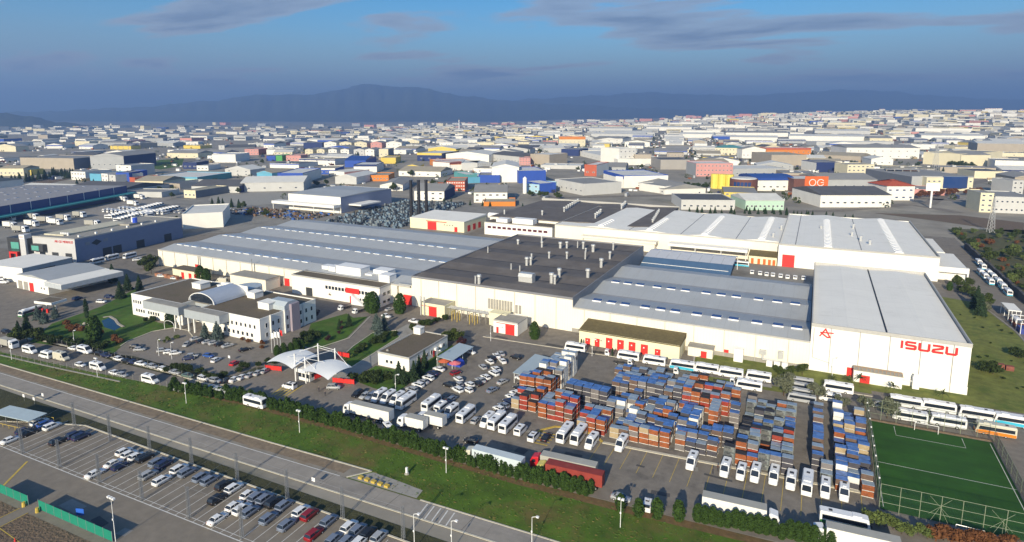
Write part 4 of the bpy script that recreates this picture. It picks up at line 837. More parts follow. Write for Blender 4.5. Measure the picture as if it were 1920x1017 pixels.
for i in range(4): win(t,-227+i*3.2,163.9,3.0,2.6,3.4); win(t,-227+i*3.2,163.9,0,2.6,2.8)
for i in range(3): win(t,-236+i*1.9,153.9+4,2.6,1.5,2.8)
b=MB()
for k in range(8):
    a0=math.pi*k/8;a1=math.pi*(k+1)/8; b.tube((-228-3.0*math.cos(a0),151.8,2.4+1.6*math.sin(a0)),(-228-3.0*math.cos(a1),151.8,2.4+1.6*math.sin(a1)),.1,4)
for x in (-231,-225): b.tube((x,151.8,0),(x,151.8,2.5),.1,5)
b.ob('entrance_arch',m_wpole,t)
# ---------------------------------------------------------------- guardhouse, gate, shelters
t=thing('guardhouse','long low white guardhouse with brown gravel roof beside the gate road','guardhouse')
shell(-131,-118,161,185,4.6,t,m_plaster,m_plaster); box('roof',m_gravel,-130.7,-118.3,161.3,184.7,4.4,4.65,t); parapet(-131.1,-117.9,160.9,185.1,4.3,.3,.65,m_par,t)
for x in (-127.2,-125.4): win(t,x,160.97,1.4,1.1,1.2)
for i in range(8): win(t,-117.97,163.5+i*2.7,1.3,1.1,1.7,'r',gl=m_glass)
for i in (2,3,5): door(t,-117.95,162.3+i*2.7,0,1.0,2.3,'r')
b=MB(); b.box(-130.6,-127.6,181.4,184,4.6,7.0); b.box(-130.8,-127.4,181.2,184.2,7.0,7.15); b.ob('roof_hut',m_plaster,t); b=MB(); b.cyl(-128.9,163.6,4.6,5.1,.6,.3,10); b.ob('roof_dome',m_conc,t)
for y in (176,179.5): b=MB(); b.box(-117.9,-117.1,y,y+1.1,2.2,3.2); b.ob('air_conditioner',m_skylf,t)
t=thing('gate_canopy','pair of white membrane sails hung from white masts over the entrance gate','canopy')
def sail(cx,cy,wx,wy,z):
    b=MB(); n=8; pts=[]
    for i in range(n+1):
        row=[]
        for j in range(n+1):
            u=i/n*2-1;v=j/n*2-1; row.append((cx+u*wx/2*(1-.08*(1-v*v)*0),cy+v*wy/2,z+.9*(1-u*u)+.35*(1-v*v)-.5*(u*u)*(v*v)))
        pts.append(row)
    k=len(b.v)
    for r in pts: b.v+=r
    for i in range(n):
        for j in range(n): a=k+i*(n+1)+j; b.f.append((a,a+n+1,a+n+2,a+1)); b.m.append(0)
    return b.ob('sail',m_canvas,t,True)
sail(-151.8,142.6,11.5,11.5,5.4); sail(-136.2,141.4,12,11,5.2)
for (x,y,h) in ((-146.6,138.6,9.4),(-142.4,138.8,9.0),(-145.8,148.2,9.6),(-138.8,148.6,9.0)): b=MB(); b.tube((x,y,0),(x,y,h),.22,8); b.ob('mast',m_wpole,t)
b=MB()
for a_,c_ in (((-146.6,138.6,8.9),(-145.8,148.2,9.1)),((-142.4,138.8,8.6),(-138.8,148.6,8.5)),((-145.8,148.2,8.9),(-138.8,148.6,8.4)),((-145.8,148.2,8.2),(-138.8,148.6,7.6)),((-138.8,148.6,8.2),(-130.5,146,5)),((-142.4,138.8,8.3),(-134,137,5.2)),((-146.6,138.6,8.8),(-152,141,6.6)),((-145.8,148.2,8.8),(-152,146,6.6)),((-142.4,138.8,8.5),(-138,143,6.4)),((-146.6,138.6,7.0),(-142.4,138.8,6.8))): b.tube(a_,c_,.08,5)
b.ob('stay',m_wpole,t)
t=thing('gatehouse','small white glazed gatehouse under the two sails','gatehouse'); b=MB(); b.box(-147.5,-141.5,139.6,144,2.7,3.9); b.ob('fascia',m_plaster,t); b=MB(); b.box(-147,-142,140,143.6,0,.9); b.ob('plinth',m_plaster,t)
for i in range(3): win(t,-146.1+i*1.65,140.05,.9,1.55,1.8)
win(t,-142,141.8,.9,2.4,1.8,'r'); door(t,-147.05,141.8,0,1.2,2.6,'l')
def redfence(p,q,n=6):
    P_=Vector((p[0],p[1],0));Q=Vector((q[0],q[1],0)); t=thing('sliding_gate','low red metal gate leaf beside the entrance sails','gate',P_,math.degrees(math.atan2((Q-P_).y,(Q-P_).x)),'red gate leaves at the entrance'); L_=(Q-P_).length
    MB().box(0,L_,-.05,.05,.25,1.7).ob('leaf',m_red,t)
    b=MB()
    for i in range(n+1): b.box(i*L_/n-.05,i*L_/n+.05,-.1,.1,0,1.95)
    b.ob('upright',m_red,t)
redfence((-162.5,140.7),(-156.6,142.1)); redfence((-142.0,142.2),(-141.0,146.5)); redfence((-135.0,143.0),(-127.8,144.8)); redfence((-148.9,161.0),(-144.0,161.2))
m_sh=mat('shelter_sheet',(.40,.47,.49),.45,.05,.5,lines=('y',1.0,.12,.05),metal=.1)
for X0,X1,Y0,Y1,nm in ((-112,-106,169,183.4,'pale blue open shelter beside the guardhouse'),(-83,-76,168.5,186,'pale blue open shelter beside the white crates')):
    t=thing('car_shelter',nm,'shelter'); b=MB(); b.prism([(X0,3.4),(X1,3.0),(X1,3.15),(X0,3.55)],Y0,Y1,'y'); b.ob('roof',m_sh,t)
    for x in (X0+.3,X1-.4):
        for y in (Y0+.3,(Y0+Y1)/2,Y1-.4): MB().box(x,x+.14,y,y+.14,0,3.1).ob('post',m_wpole,t)
for p,c in (((-109.8,169.7),(.55,.13,.06)),((-105.5,169.8),(.62,.16,.18))):
    t=thing('parasol','%s parasol by the shelter next to the guardhouse'%('orange-red' if c[0]<.6 else 'pink-red'),'parasol',p); b=MB(); b.cyl(0,0,2.1,2.9,2.1,.05,8); b.ob('canopy',mat('parasol_%d'%int(c[0]*100),c,.8),t); MB().tube((0,0,0),(0,0,2.3),.04).ob('pole',m_wpole,t)
t=thing('tarpaulin_tent','bright blue tarpaulin draped over a frame by the shelter','tent',(-107.1,173.1)); b=MB(); b.prism([(-2.6,.0),(2.6,0),(2.2,1.4),(0,2.3),(-2.2,1.4)],-1.6,1.6,'y'); b.ob('cover',mat('blue_tarpaulin',(.03,.07,.45),.6,.2,.9),t)
# ---------------------------------------------------------------- research centre (west)
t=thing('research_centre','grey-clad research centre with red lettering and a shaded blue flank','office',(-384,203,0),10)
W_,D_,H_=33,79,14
shell(-W_,0,0,D_,H_,t,m_argel,m_shadep); box('roof',m_conc,-W_+.4,-.4,.4,D_-.4,H_-.5,H_-.2,t); parapet(-W_-.05,.05,-.05,D_+.05,H_-.6,.4,.75,m_par,t)
box('roof_deck',mat('cream_deck',(.50,.47,.36),.8),-W_+1.5,-W_+17,6,52,H_-.2,H_+.6,t); box('roof_box',m_conc,-17,-8,44,52,H_-.2,H_+1.0,t)
for x,y,r,mm in ((-13,52,1.4,m_skylf),(-9.6,50,1.5,mat('blue_tank',(.03,.08,.5),.4))): b=MB(); b.cyl(x,y,H_-.2,H_+4.2,r,r,10); b.ob('tank',mm,t)
for i in range(6): b=MB(); b.box(-5,-4,6+i*11,7+i*11,H_-.2,H_+.9); b.ob('roof_vent',m_skylf,t)
for i in range(4): b=MB(); b.cyl(-20+i*1.7,8,H_-.2,H_+1.6,.6,.6,8); b.ob('cooler',m_skylf,t)
b=MB(); b.box(-49.5,-33.2,-3,18,0,13); b.ob('entrance_block',m_arged,t); b=MB(); b.box(-37.6,-33.4,-4.2,0,0,15.5); b.ob('tower_slab',m_argel,t)
b=MB(); b.box(-46.5,-40.2,-3.2,-2.98,6.4,10.4); b.ob('tinted_window',m_teal,t); b=MB(); b.box(-46.5,-40.2,-3.2,-2.98,3.6,6.0); b.ob('lower_window',mat('dark_teal',(.03,.11,.09),.15),t)
b=MB(); b.box(-46.6,-45.4,-4.8,-3.02,0,3.8); b.box(-41.2,-40,-4.8,-3.02,0,3.8); b.box(-46.6,-40,-4.8,-3.02,3.8,4.8); b.ob('entrance_portal',m_red,t)
b=MB(); b.box(-31.5,-22,-2.6,-.05,5.6,9.8); b.ob('bay_window',m_arged,t); b=MB(); b.box(-30.8,-25.2,-2.7,-2.55,6.2,9.0); b.ob('bay_glass',m_teal,t)
win(t,-26,-.03,1.8,5.6,3.4); door(t,-16,-.03,0,5,5.2,m=m_arged); door(t,-5.6,-.03,0,5,5.2,m=m_arged)
text3d('AR-GE MERKEZI',2.0,m_redl,t,(-8.4,-.12,11.9),(R(90),0,0),.06); MB().box(-37.6,-33.4,-4.35,-4.2,12.9,15.3).ob('sign_panel',m_skylf,t); text3d('ISUZU',1.15,m_redl,t,(-35.5,-4.4,14.1),(R(90),0,0),.03)
for y in (20,27,44,66): door(t,.03,y,0,6,5,'r',m=m_arged)
b=MB(); b.prism([(10,9.6),(13.5,7.8),(17,9.6),(13.5,11.4)],.02,.12,'x'); b.ob('badge',m_arged,t); b=MB(); b.box(.02,.14,6.4,9.2,9,10.8); b.box(.02,.14,18,21.2,9,10.8); b.ob('flank_panel',mat('grey_badge',(.25,.27,.3),.5),t)
# open-fronted garage, fuel point, small depot
t=thing('garage','white open-fronted garage with stepped grey roof and one red shutter','garage')
shell(-354,-326,158.5,186,7,t,m_plaster,m_plaster); roofy('roof',158.6,186,[(-354.2,6.9),(-340,8.2),(-325.8,6.8)],m_rgrey,t)
b=MB(); b.box(-325.9,-312,157,186,4.6,6.8); b.ob('open_canopy',mat('zinc_band',(.42,.45,.47),.5),t); box('canopy_top',m_rwhite,-325.8,-312.1,157.2,185.8,6.8,6.95,t)
for x,mm in ((-350.5,m_conc),(-345.5,m_conc),(-340.5,m_red)): door(t,x,158.45,0,3.6,4.2,m=mm)
for x in (-332,-329.5): win(t,x,158.45,2,1,1.2)
t=thing('fuel_point','little white-roofed fuel canopy over red pumps','fuel canopy',(-298.0,145.2),10); MB().box(-5,5,-3.5,3.5,4,5).ob('roof',m_plaster,t); box('roof_top',m_gravel,-4.7,4.7,-3.2,3.2,5,5.05,t)
for x in (-2.5,2.5): MB().box(x-.3,x+.3,-.3,.3,0,4).ob('column',m_plaster,t)
for x in (-4,-2,.8): MB().box(x,x+.9,-3,-2.3,0,1.7).ob('pump',m_red,t)
t=thing('garage','small white depot shed with a dark doorway, next to the open-fronted garage','garage',(-390.9,160.7),8); shell(0,30,0,26,7.5,t,m_plaster,m_plaster_g); box('roof',m_rwhite,-.3,30.3,-.3,26.3,7.5,7.8,t); door(t,30.02,12,0,9,5.5,'r',m=m_arged)
# ---------------------------------------------------------------- buildings behind the works
t=thing('warehouse','tall plain white warehouse with grey roof and a shaded flank behind the long hall','warehouse'); 
shell(-434,-372,414,486,14.5,t,m_white_wall,m_shadep); roofx('roof',-434.2,-371.8,[(413.8,14.4),(450,15.6),(486.2,14.4)],m_rgrey,t); b=MB(); b.box(-446,-372,405,413.9,5.6,8.0); b.ob('loading_canopy',m_white_wall,t); b=MB(); b.box(-371.8,-358,424,452,6,7.2); b.ob('side_canopy',m_white_wall,t)
for x in (-445,-420,-396,-373): MB().box(x,x+.5,405.5,406,0,5.6).ob('canopy_post',m_white_wall,t)
t=thing('boiler_house','yellow boiler house with white roof and red doors behind the long hall','boiler house'); shell(-277,-229,384,418,8,t,m_yw,m_yw); roofx('roof',-277.2,-228.8,[(383.8,8),(418.2,9.2)],m_rwhite,t); door(t,-257,383.95,0,8,6); door(t,-236,383.95,0,2.6,3.6); b=MB(); b.box(-262,-244,383.7,383.9,6.2,6.7); b.ob('door_rail',m_red,t)
for i in range(4): win(t,-246+i*2.4,383.95,4,1,1)
for y in (391,399,407): door(t,-228.97,y,0,4,4.5,'r')
for i,(x,y) in enumerate(((-307,428),(-302,432),(-297,436))): b=MB(); b.cyl(x,y,0,30,1.5,1.25,12); b.cyl(x,y,30,31,1.5,1.5,12); tag(b.ob('chimney_stack',m_black),'slim black chimney in the group of three above the substation','chimney','black chimneys above the substation')
t=thing('storage_tank','long white horizontal gas tank on saddles behind the boiler house','tank',(-222,440,0),-4); b=MB(); b.tube((-17,0,4),(17,0,4),2.4,14); b.ob('vessel',m_skylf,t); 
for x in (-11,11): MB().box(x-.6,x+.6,-2,2,0,2.4).ob('saddle',m_conc,t)
# substation / stored pressings: rows of blue-grey steel frames
m_sub=[mat('stacked_steel',(.15,.21,.26),.6,.3,.5),mat('stacked_steel_dark',(.05,.06,.07),.6,.3,.5),mat('stacked_steel_pale',(.17,.20,.22),.7,.2,.5)]
sub=MB(); rs=random.Random(3)
for i in range(1100):
    u,v=rs.random(),rs.random(); x=-352+u*70-v*20; y=352+v*150+u*12
    if y<345: continue
    w=rs.uniform(1,2.6); h=rs.uniform(.6,2.6); d=rs.uniform(.8,1.6); x=round(x/3)*3; y=round(y/2.4)*2.4+rs.uniform(-.3,.3); sub.box(x,x+w,y,y+d,0,h,rs.choice((0,0,1,1,1,2)))
tag(sub.ob('stacked_steelwork',m_sub),'rows of blue-grey steel pallets packed in the yard behind the long hall','steelwork',kind='stuff')
scr=MB()
for i in range(260):
    x=rs.uniform(-470,-372); y=rs.uniform(368,404); w=rs.uniform(.8,2.6); scr.box(x,x+w,y,y+rs.uniform(.8,2),0,rs.uniform(.4,2),rs.choice((0,0,1,2,3)))
o=scr.ob('scrap_heap',[mat('scrap',(.16,.10,.06),.9,.5,.4),mat('scrap_dark',(.05,.045,.04),.9,.3,.4),mat('scrap_grey',(.20,.18,.16),.8,.3,.4),mat('scrap_blue',(.05,.12,.35),.7,.3,.4)]); tag(o,'brown and rusty scrap heaped in front of the white warehouse','scrap',kind='stuff')
# west neighbours
t=thing('warehouse','huge blue-sided warehouse with grey roof dotted with rooflights and teal canopy','warehouse',(-584,256,0),112.5)
m_blu=mat('blue_cladding',(.028,.055,.19),.45,.08,.2,lines=('z',2.5,.1,.08))
shell(-60,150,0,110,13,t,m_blu,m_blu); box('roof',mat('speckled_roof',(.27,.265,.27),.8),-60,150,.2,110,12.6,13.1,t); b=MB(); b.box(-60,150,-9,-.1,5.0,6.2); b.ob('canopy',mat('teal_fascia',(.05,.30,.30),.5),t)
for i in range(10): MB().box(-50+i*20,-49.6+i*20,-.25,-.05,6.3,13).ob('pilaster',m_skylf,t)
for i in range(60):
    o=new('skylight',sk_mesh,t); o.location=(-52+(i*41%196),8+(i*17%98),12.9); o.scale=(3.2,3,1)
t=thing('warehouse','low long warehouse with pale panel front and dark vented roof behind the blue one','warehouse',-722,373,26,105,8.6) if 0 else None

# ---------------------------------------------------------------- stacked crates
m_cr={'rust':mat('crate_rust',(.27,.082,.028),.8,.3,.7,dirt=((.13,.05,.026),.5,.48,.75)),'brown':mat('crate_brown',(.125,.082,.062),.8,.2,.5),'slate':mat('crate_slate',(.060,.058,.070),.7,.2,.5),'grey':mat('crate_grey',(.17,.155,.15),.75,.15,.5),'tan':mat('crate_tan',(.36,.28,.17),.8,.2,.5),'white':mat('crate_white',(.66,.65,.61),.7,.08,.5),'red':mat('crate_red',(.27,.04,.024),.8,.3,.7,dirt=((.13,.05,.03),.5,.5,.7)),'cage':mat('crate_cage',(.24,.265,.26),.5,.3,.6,metal=.3)}
m_lid={'blue':mat('sky_blue_lid_film',(.072,.160,.39),.4,.4,.7,dirt=((.30,.38,.50),.6,.60,.6),spec=.6),'pale':mat('pale_lid_film',(.25,.31,.37),.4,.25,.7,spec=.6),'dark':mat('open_crate_inside',(.035,.035,.04),.8,.3,1)}  # blue: tint of the film with sky reflection put into the colour
m_skid=mat('crate_skid',(.60,.58,.54),.7,.15,1)
CW,CD,CHH=2.42,1.75,1.46
def crate_mesh(c):
    b=MB(); w,d,h=CW/2,CD/2,CHH
    b.box(-w+.06,w-.06,-d+.06,d-.06,.16,h-.05,0)                      # recessed sides
    for sx in (-1,1):
        for sy in (-1,1): b.box(sx*w-.07 if sx>0 else -w,w if sx>0 else -w+.07,sy*d-.07 if sy>0 else -d,d if sy>0 else -d+.07,.14,h-.002,0)
    b.box(-w,w,-d,-d+.05,h-.12,h-.004,0); b.box(-w,w,d-.05,d,h-.12,h-.004,0); b.box(-w,w,-d+.005,-d+.045,.60,.72,0)
    for x in (-w+.02,-.12,w-.26): b.box(x,x+.24,-d+.01,d-.01,0,.15,1)
    b.box(-w+.01,w-.01,-d+.012,-d+.03,.02,.15,1)
    return b.mesh('crate',[m_cr[c],m_skid])
def cage_mesh():
    b=MB(); w,d,h=CW/2,CD/2,CHH
    for sx in (-1,1):
        for sy in (-1,1): b.box(sx*w-.05,sx*w+.05,sy*d-.05,sy*d+.05,.02,h,0)
    for z in (.15,.5,.85,1.2,h-.06):
        for sy in (-1,1): b.box(-w,w,sy*d-.025,sy*d+.025,z,z+.05,0)
        for sx in (-1,1): b.box(sx*w-.025,sx*w+.025,-d,d,z,z+.05,0)
    for k in range(1,7):
        x=-w+k*CW/7
        for sy in (-1,1): b.box(x-.02,x+.02,sy*d-.02,sy*d+.02,.15,h,0)
    b.box(-w+.12,w-.5,-d+.12,d-.12,.16,h*.62,1); b.box(w-.9,w-.15,-d+.15,d-.3,.16,h*.85,0); b.box(-w,w,-d,d,.10,.15,0)
    return b.mesh('crate',[m_cr['cage'],mat('cage_contents',(.10,.095,.09),.7,.5,.9)])
CM={c:crate_mesh(c) for c in m_cr}; CM['cage']=cage_mesh()
_l=MB(); _l.box(-CW/2-.03,CW/2+.03,-CD/2-.03,CD/2+.03,0,.07); LM={k:_l.mesh('lid',[m]) for k,m in m_lid.items()}
rc=random.Random(21)
stacks=[]   # (x, y, height, colours, lid, zone)
def block(x0,x1,y0,y1,hs,cols,lids,zone,px=2.62,py=2.05,skip=.06,slope=.075,rows=None):
    n=max(1,int((x1-x0)/px)); r=0; y=y0
    while y<=y1:
        for i in range(n):
            if rc.random()<skip: continue
            x=x0+i*px+px/2
            h=rc.choice(hs); base=rc.choice(cols)
            stacks.append((x+rc.uniform(-.12,.12),y+(x-x0)*slope*0+slope*(x+45)*1.0*(1 if y0<175 else .4)+rc.uniform(-.14,.14),h,[base if rc.random()<.72 else rc.choice(cols) for _ in range(h)],rc.choice(lids),zone))
        y+=py
B_,P_,D_k='blue','pale','dark'
z1='in the rust block by the yellow kerb'; z2='in the row along the long kerb'; z3='in the crowded middle block'; z4='in the four-high row by the aisle'; z5='in the tall rows behind'; z6='in the pale column by the shelter'; z7='in the wire cage section'; z8='in the lone file by the fence'; z9='in the block by the pitch netting'; z10='in the row along the works road'
block(-75,-66.5,174,188,(4,4,5),('white','white','grey'),(P_,P_,B_),z6)
block(-78,-67,166,173,(3,4,4),('rust','rust','brown'),(B_,P_,D_k,B_),z1); block(-76,-66.5,156,165,(3,2,3),('rust','tan','red','rust'),(P_,D_k,B_),z1)
block(-66.5,-54,152.5,159,(3,4,3),('rust','rust','brown','red'),(B_,P_,P_),z1,slope=.02); block(-54,-45.5,150.2,157,(3,3,2),('rust','tan','red'),(P_,B_),z1,slope=.02)
block(-63,-49.5,163.6,167.6,(4,4,4),('slate','slate','grey'),(B_,),z4,slope=-.06,skip=0); block(-49.5,-42,161.5,165,(3,2),('white','grey'),(B_,P_),z4,slope=-.05)
block(-45,-28,150.2,151.8,(2,3,3),('grey','brown','rust','tan'),(P_,P_,B_),z2,skip=0); block(-28,-17,150.6,154,(2,3,3),('brown','rust','slate','grey'),(B_,P_),z2,skip=0)
block(-45,-29,153.8,161.5,(2,2,3,1),('slate','white','grey','brown'),(B_,B_,P_),z3); block(-29,-22,156.5,167,(3,2,3),('slate','grey','white'),(B_,B_,P_),z3); block(-47,-24,163.5,173,(2,2,1,3),('slate','rust','white','grey'),(B_,B_,B_,P_),z3)
block(-22.5,-14,156,159.5,(3,3),('brown','tan','slate'),(B_,),z3); block(-22,-18.5,164,171,(4,4),('rust','tan','rust'),(P_,P_),z5); block(-17,-13,168,174,(3,3,4),('brown','grey','slate'),(B_,P_),z3)
block(-52,-31,175.5,183.5,(4,3,4,3),('grey','grey','brown','slate'),(B_,B_,B_,P_),z5); block(-31,-14.5,175,183,(4,4,3),('rust','rust','red'),(P_,P_,D_k,B_),z5,slope=.1)
block(-55,-36,188.5,192.5,(2,2,3),('brown','slate','brown'),(P_,B_,P_),z10,skip=0); block(-34,-18,189.5,193.5,(2,3,2),('rust','tan','slate','rust'),(B_,P_,D_k),z10)
block(-13.5,1.5,152.5,182,(1,2,2,3),('cage','cage','cage','grey','cage','rust','slate','red'),(D_k,P_,D_k,P_,B_),z7,px=2.6,py=2.2,skip=.10); block(-16,0,149.5,151,(2,3),('slate','rust','grey','cage'),(D_k,B_,P_),z2,slope=.06)
block(3.6,6.4,157,187,(2,3,3,2),('slate','slate','rust','brown'),(B_,B_,P_),z8,px=2.62,slope=0); block(5.5,9,151.5,155.5,(3,2),('cage','grey'),(P_,),z9,slope=0)
block(8.6,16.6,150.5,190,(1,2,3,3,2),('brown','rust','tan','brown','white','slate'),(B_,B_,B_,P_),z9,slope=0,skip=.14); block(6.6,9,150.8,152.5,(3,3),('slate','brown'),(B_,),z9,slope=0)
seen=[]; tops=[]; rest=[]
keep=[]
for s in stacks:
    if all(abs(s[0]-k[0])>2.35 or abs(s[1]-k[1])>1.72 for k in keep): keep.append(s)
items=[]
for x,y,h,cols,lid,zone in keep:
    for k in range(h): items.append((k==h-1,-y,x,y,k,cols[k],lid,zone))
nt=sum(1 for i in items if i[0])
items.sort(key=lambda i:(-i[0],i[1] and -i[3]*-1))
cn={'rust':'rust orange','brown':'dull brown','slate':'dark slate','grey':'warm grey','tan':'tan','white':'white','red':'deep red','cage':'wire-sided grey'}
rest={c:[] for c in m_cr}; n=0; restlid={k:[] for k in m_lid}
items.sort(key=lambda i:(0 if i[0] else 1,i[3]))
for top,_,x,y,k,c,lid,zone in items:
    z=.02+k*(CHH+.02); a=rc.uniform(-2.4,2.4)
    if n<300:
        n+=1; o=new('crate',CM[c]); o.location=(x,y,z); o.rotation_euler=(0,0,R(a))
        tag(o,'%s steel crate%s %s'%(cn[c],{'blue':' topped with blue film','pale':' topped with pale film','dark':', open at the top,'}[lid] if top else ' carrying another crate',zone),'crate','stacked crates in the yard')
        if top: l_=new('lid',LM[lid],o); l_.location=(0,0,CHH)
    else:
        rest[c].append((x,y,z,a))
        if top: restlid[lid].append((x,y,z+CHH,a))
vs=[];fs=[];ms=[];mats_=[]
def addmesh(me,lst,mo):
    base=[v.co.copy() for v in me.vertices]; pol=[(tuple(p.vertices),p.material_index) for p in me.polygons]
    for x,y,z,a in lst:
        ca,sa=math.cos(R(a)),math.sin(R(a)); k=len(vs)
        vs.extend((x+v.x*ca-v.y*sa,y+v.x*sa+v.y*ca,z+v.z) for v in base)
        for p,mi in pol: fs.append(tuple(k+i for i in p)); ms.append(mo[mi])
for c in rest:
    mats_.append(m_cr[c]); i=len(mats_)-1
    addmesh(CM[c],rest[c],{0:i,1:len(m_cr)+len(m_lid) if c!='cage' else 2})
for k in restlid: mats_.append(m_lid[k]); addmesh(LM[k],restlid[k],{0:len(mats_)-1})
mats_.append(m_skid)
me=bpy.data.meshes.new('lower_crates'); me.from_pydata(vs,[],fs)
for m in mats_: me.materials.append(m)
me.polygons.foreach_set('material_index',ms); me.update(); o=new('lower_crates',me); tag(o,'lower tiers of steel crates packed under the top crates of the yard','crates',kind='stuff')
print('stacks',len(keep),'crates',len(items),'individual',n)

# ---------------------------------------------------------------- vegetation
def leafmat(name,c,var=.35):
    return mat(name,c,.85,var,1.1,spec=.15,dirt=(tuple(x*.55 for x in c),.7,.52,.6))
m_lf={'conifer':leafmat('conifer_needles',(.028,.050,.022)),'thuja':leafmat('thuja_foliage',(.034,.066,.013)),'blue':leafmat('blue_spruce_needles',(.075,.105,.095)),'broad':leafmat('broad_leaves',(.048,.066,.017)),'olive':leafmat('olive_leaves',(.115,.125,.080)),'bush':leafmat('bush_leaves',(.033,.050,.014)),'rust':leafmat('autumn_leaves',(.13,.055,.022)),'light':leafmat('light_shrub_leaves',(.095,.125,.035)),'plum':leafmat('plum_leaves',(.045,.018,.020)),'palm':leafmat('palm_fronds',(.055,.070,.025))}
def leaf(b,p,s,rg,flat=0):
    u=Vector((rg.gauss(0,1),rg.gauss(0,1),rg.gauss(0,1)*(1-flat))).normalized(); w=u.orthogonal().normalized(); a=rg.uniform(0,6.3); w=(w*math.cos(a)+u.cross(w)*math.sin(a)); x=u.cross(w)
    p=Vector(p); q=s*rg.uniform(.6,1.25)
    b.poly([p-w*q-x*q*.55,p+w*q-x*q*.35,p+w*q*.8+x*q*.55,p-w*q*.7+x*q*.45])
def crown(kind,h,r,n,rg,s):
    b=MB()
    if kind in('conifer','blue'):
        tiers=max(6,int(h*1.5))
        for i in range(n):
            k=rg.randrange(tiers); f=(k+rg.random()*.55)/tiers; z=h*(.08+.92*f); rr=r*(1-f)**.85*(.55+.45*rg.random())*(1-.18*(rg.random())); a=rg.uniform(0,6.283)
            rr*=1+.18*math.sin(a*3+k); leaf(b,(rr*math.cos(a),rr*math.sin(a),z-rr*.22),s*(.6+.6*(1-f)),rg,.5)
        b.cyl(0,0,h*.08,h*.97,r*.42,.02,7)
    elif kind=='thuja':
        for i in range(n):
            f=rg.random()**.85; a=rg.uniform(0,6.283); rr=r*(math.sin(math.pi*min(1,(f*.82+.16)))**.6)*(.72+.28*rg.random()); leaf(b,(rr*math.cos(a),rr*math.sin(a),h*(.03+.97*f)),s,rg)
        b.cyl(0,0,h*.02,h*.55,r*.62,r*.66,7); b.cyl(0,0,h*.55,h*.95,r*.66,.05,7)
    elif kind=='palm':
        for i in range(15):
            a=i*2.4; el=rg.uniform(.1,1.1); L_=r; p=Vector((0,0,h)); d=Vector((math.cos(a)*math.cos(el),math.sin(a)*math.cos(el),math.sin(el)))
            for k in range(5):
                q=p+d*(L_/5); wv=d.cross(Vector((0,0,1))).normalized()*.22*(1-.15*k); b.poly([p-wv,p+wv,q+wv*.9,q-wv*.9]); p=q; d=(d+Vector((0,0,-.32))).normalized()
    else:
        blobs=[(0,0,h*.58,r*.85)]
        for i in range(7):
            a=rg.uniform(0,6.283); e=rg.uniform(.3,.8); blobs.append((r*e*math.cos(a),r*e*math.sin(a),h*rg.uniform(.40,.84),r*rg.uniform(.32,.55)))
        for i in range(n):
            x,y,z,q=rg.choice(blobs); v=Vector((rg.gauss(0,1),rg.gauss(0,1),rg.gauss(0,1))).normalized()*q*(.68+.38*rg.random())
            leaf(b,(x+v.x,y+v.y,max(h*.06,z+v.z*.8)),s,rg)
        for x,y,z,q in blobs[:5]:
            k=[]; b.cyl(x,y,max(.1,z-q*.55),z,q*.35,q*.55,6); b.cyl(x,y,z,z+q*.5,q*.55,q*.2,6)
    return b
def make_tree(name,kind,h,r,n,seed,s,lf,trunk=True,limbs=True):
    rg=random.Random(seed); t=thing(name,None,'tree' if 'shrub' not in name and 'bush' not in name else 'shrub')
    crown(kind,h,r,n,rg,s).ob('crown',m_lf[lf],t)
    b=MB(); b.cyl(0,0,-.1,h*(.5 if kind!='palm' else 1),max(.06,h*.022),max(.03,h*.012),6)
    if kind=='broad':
        for i in range(4): a=i*1.6+.3; b.tube((0,0,h*.3),(r*.55*math.cos(a),r*.55*math.sin(a),h*.62),h*.012,4)
    b.ob('trunk',m_brown,t); return Proto(t)
TR={'conifer':[make_tree('conifer_tree','conifer',9,2.5,900,i,.34,'conifer') for i in (1,2)],'blue':[make_tree('blue_spruce','blue',7,2.6,900,i,.30,'blue') for i in (3,4)],
 'thuja':[make_tree('thuja_tree','thuja',8,2.5,1000,i,.30,'thuja') for i in (5,6)],'cypress':[make_tree('cypress_tree','thuja',8,.9,500,i,.26,'conifer') for i in (7,)],
 'broad':[make_tree('broadleaf_tree','broad',7,3.2,1000,i,.34,'broad') for i in (8,9)],'olive':[make_tree('olive_tree','broad',6,2.7,1000,i,.26,'olive') for i in (10,11)],
 'bush':[make_tree('garden_bush','broad',2.2,1.5,380,i,.24,'bush') for i in (12,13)],'rust':[make_tree('autumn_shrub','broad',2.4,1.7,380,i,.24,'rust') for i in (14,15)],'plum':[make_tree('plum_tree','broad',4,2,500,i,.26,'plum') for i in (16,)],
 'palm':[make_tree('palm_tree','palm',2.4,2.6,0,i,.2,'palm') for i in (17,)],'hedge':[make_tree('hedge_shrub','thuja',3.4,1.05,330,i,.24,'thuja') for i in (18,19,20)],'light':[make_tree('hedge_shrub','broad',3.0,1.6,420,i,.24,'light') for i in (21,22)],'brown':[make_tree('autumn_tree','broad',6,2.8,700,i,.3,'rust') for i in (23,)]}
rt=random.Random(5)
def plant(kind,p,sc,label,group,jit=.12):
    t=rt.choice(TR[kind]); k=sc*rt.uniform(1-jit,1+jit)
    return t.put(p[0],p[1],rt.uniform(0,360),label,group,scale=(k*rt.uniform(.92,1.08),k*rt.uniform(.92,1.08),k))
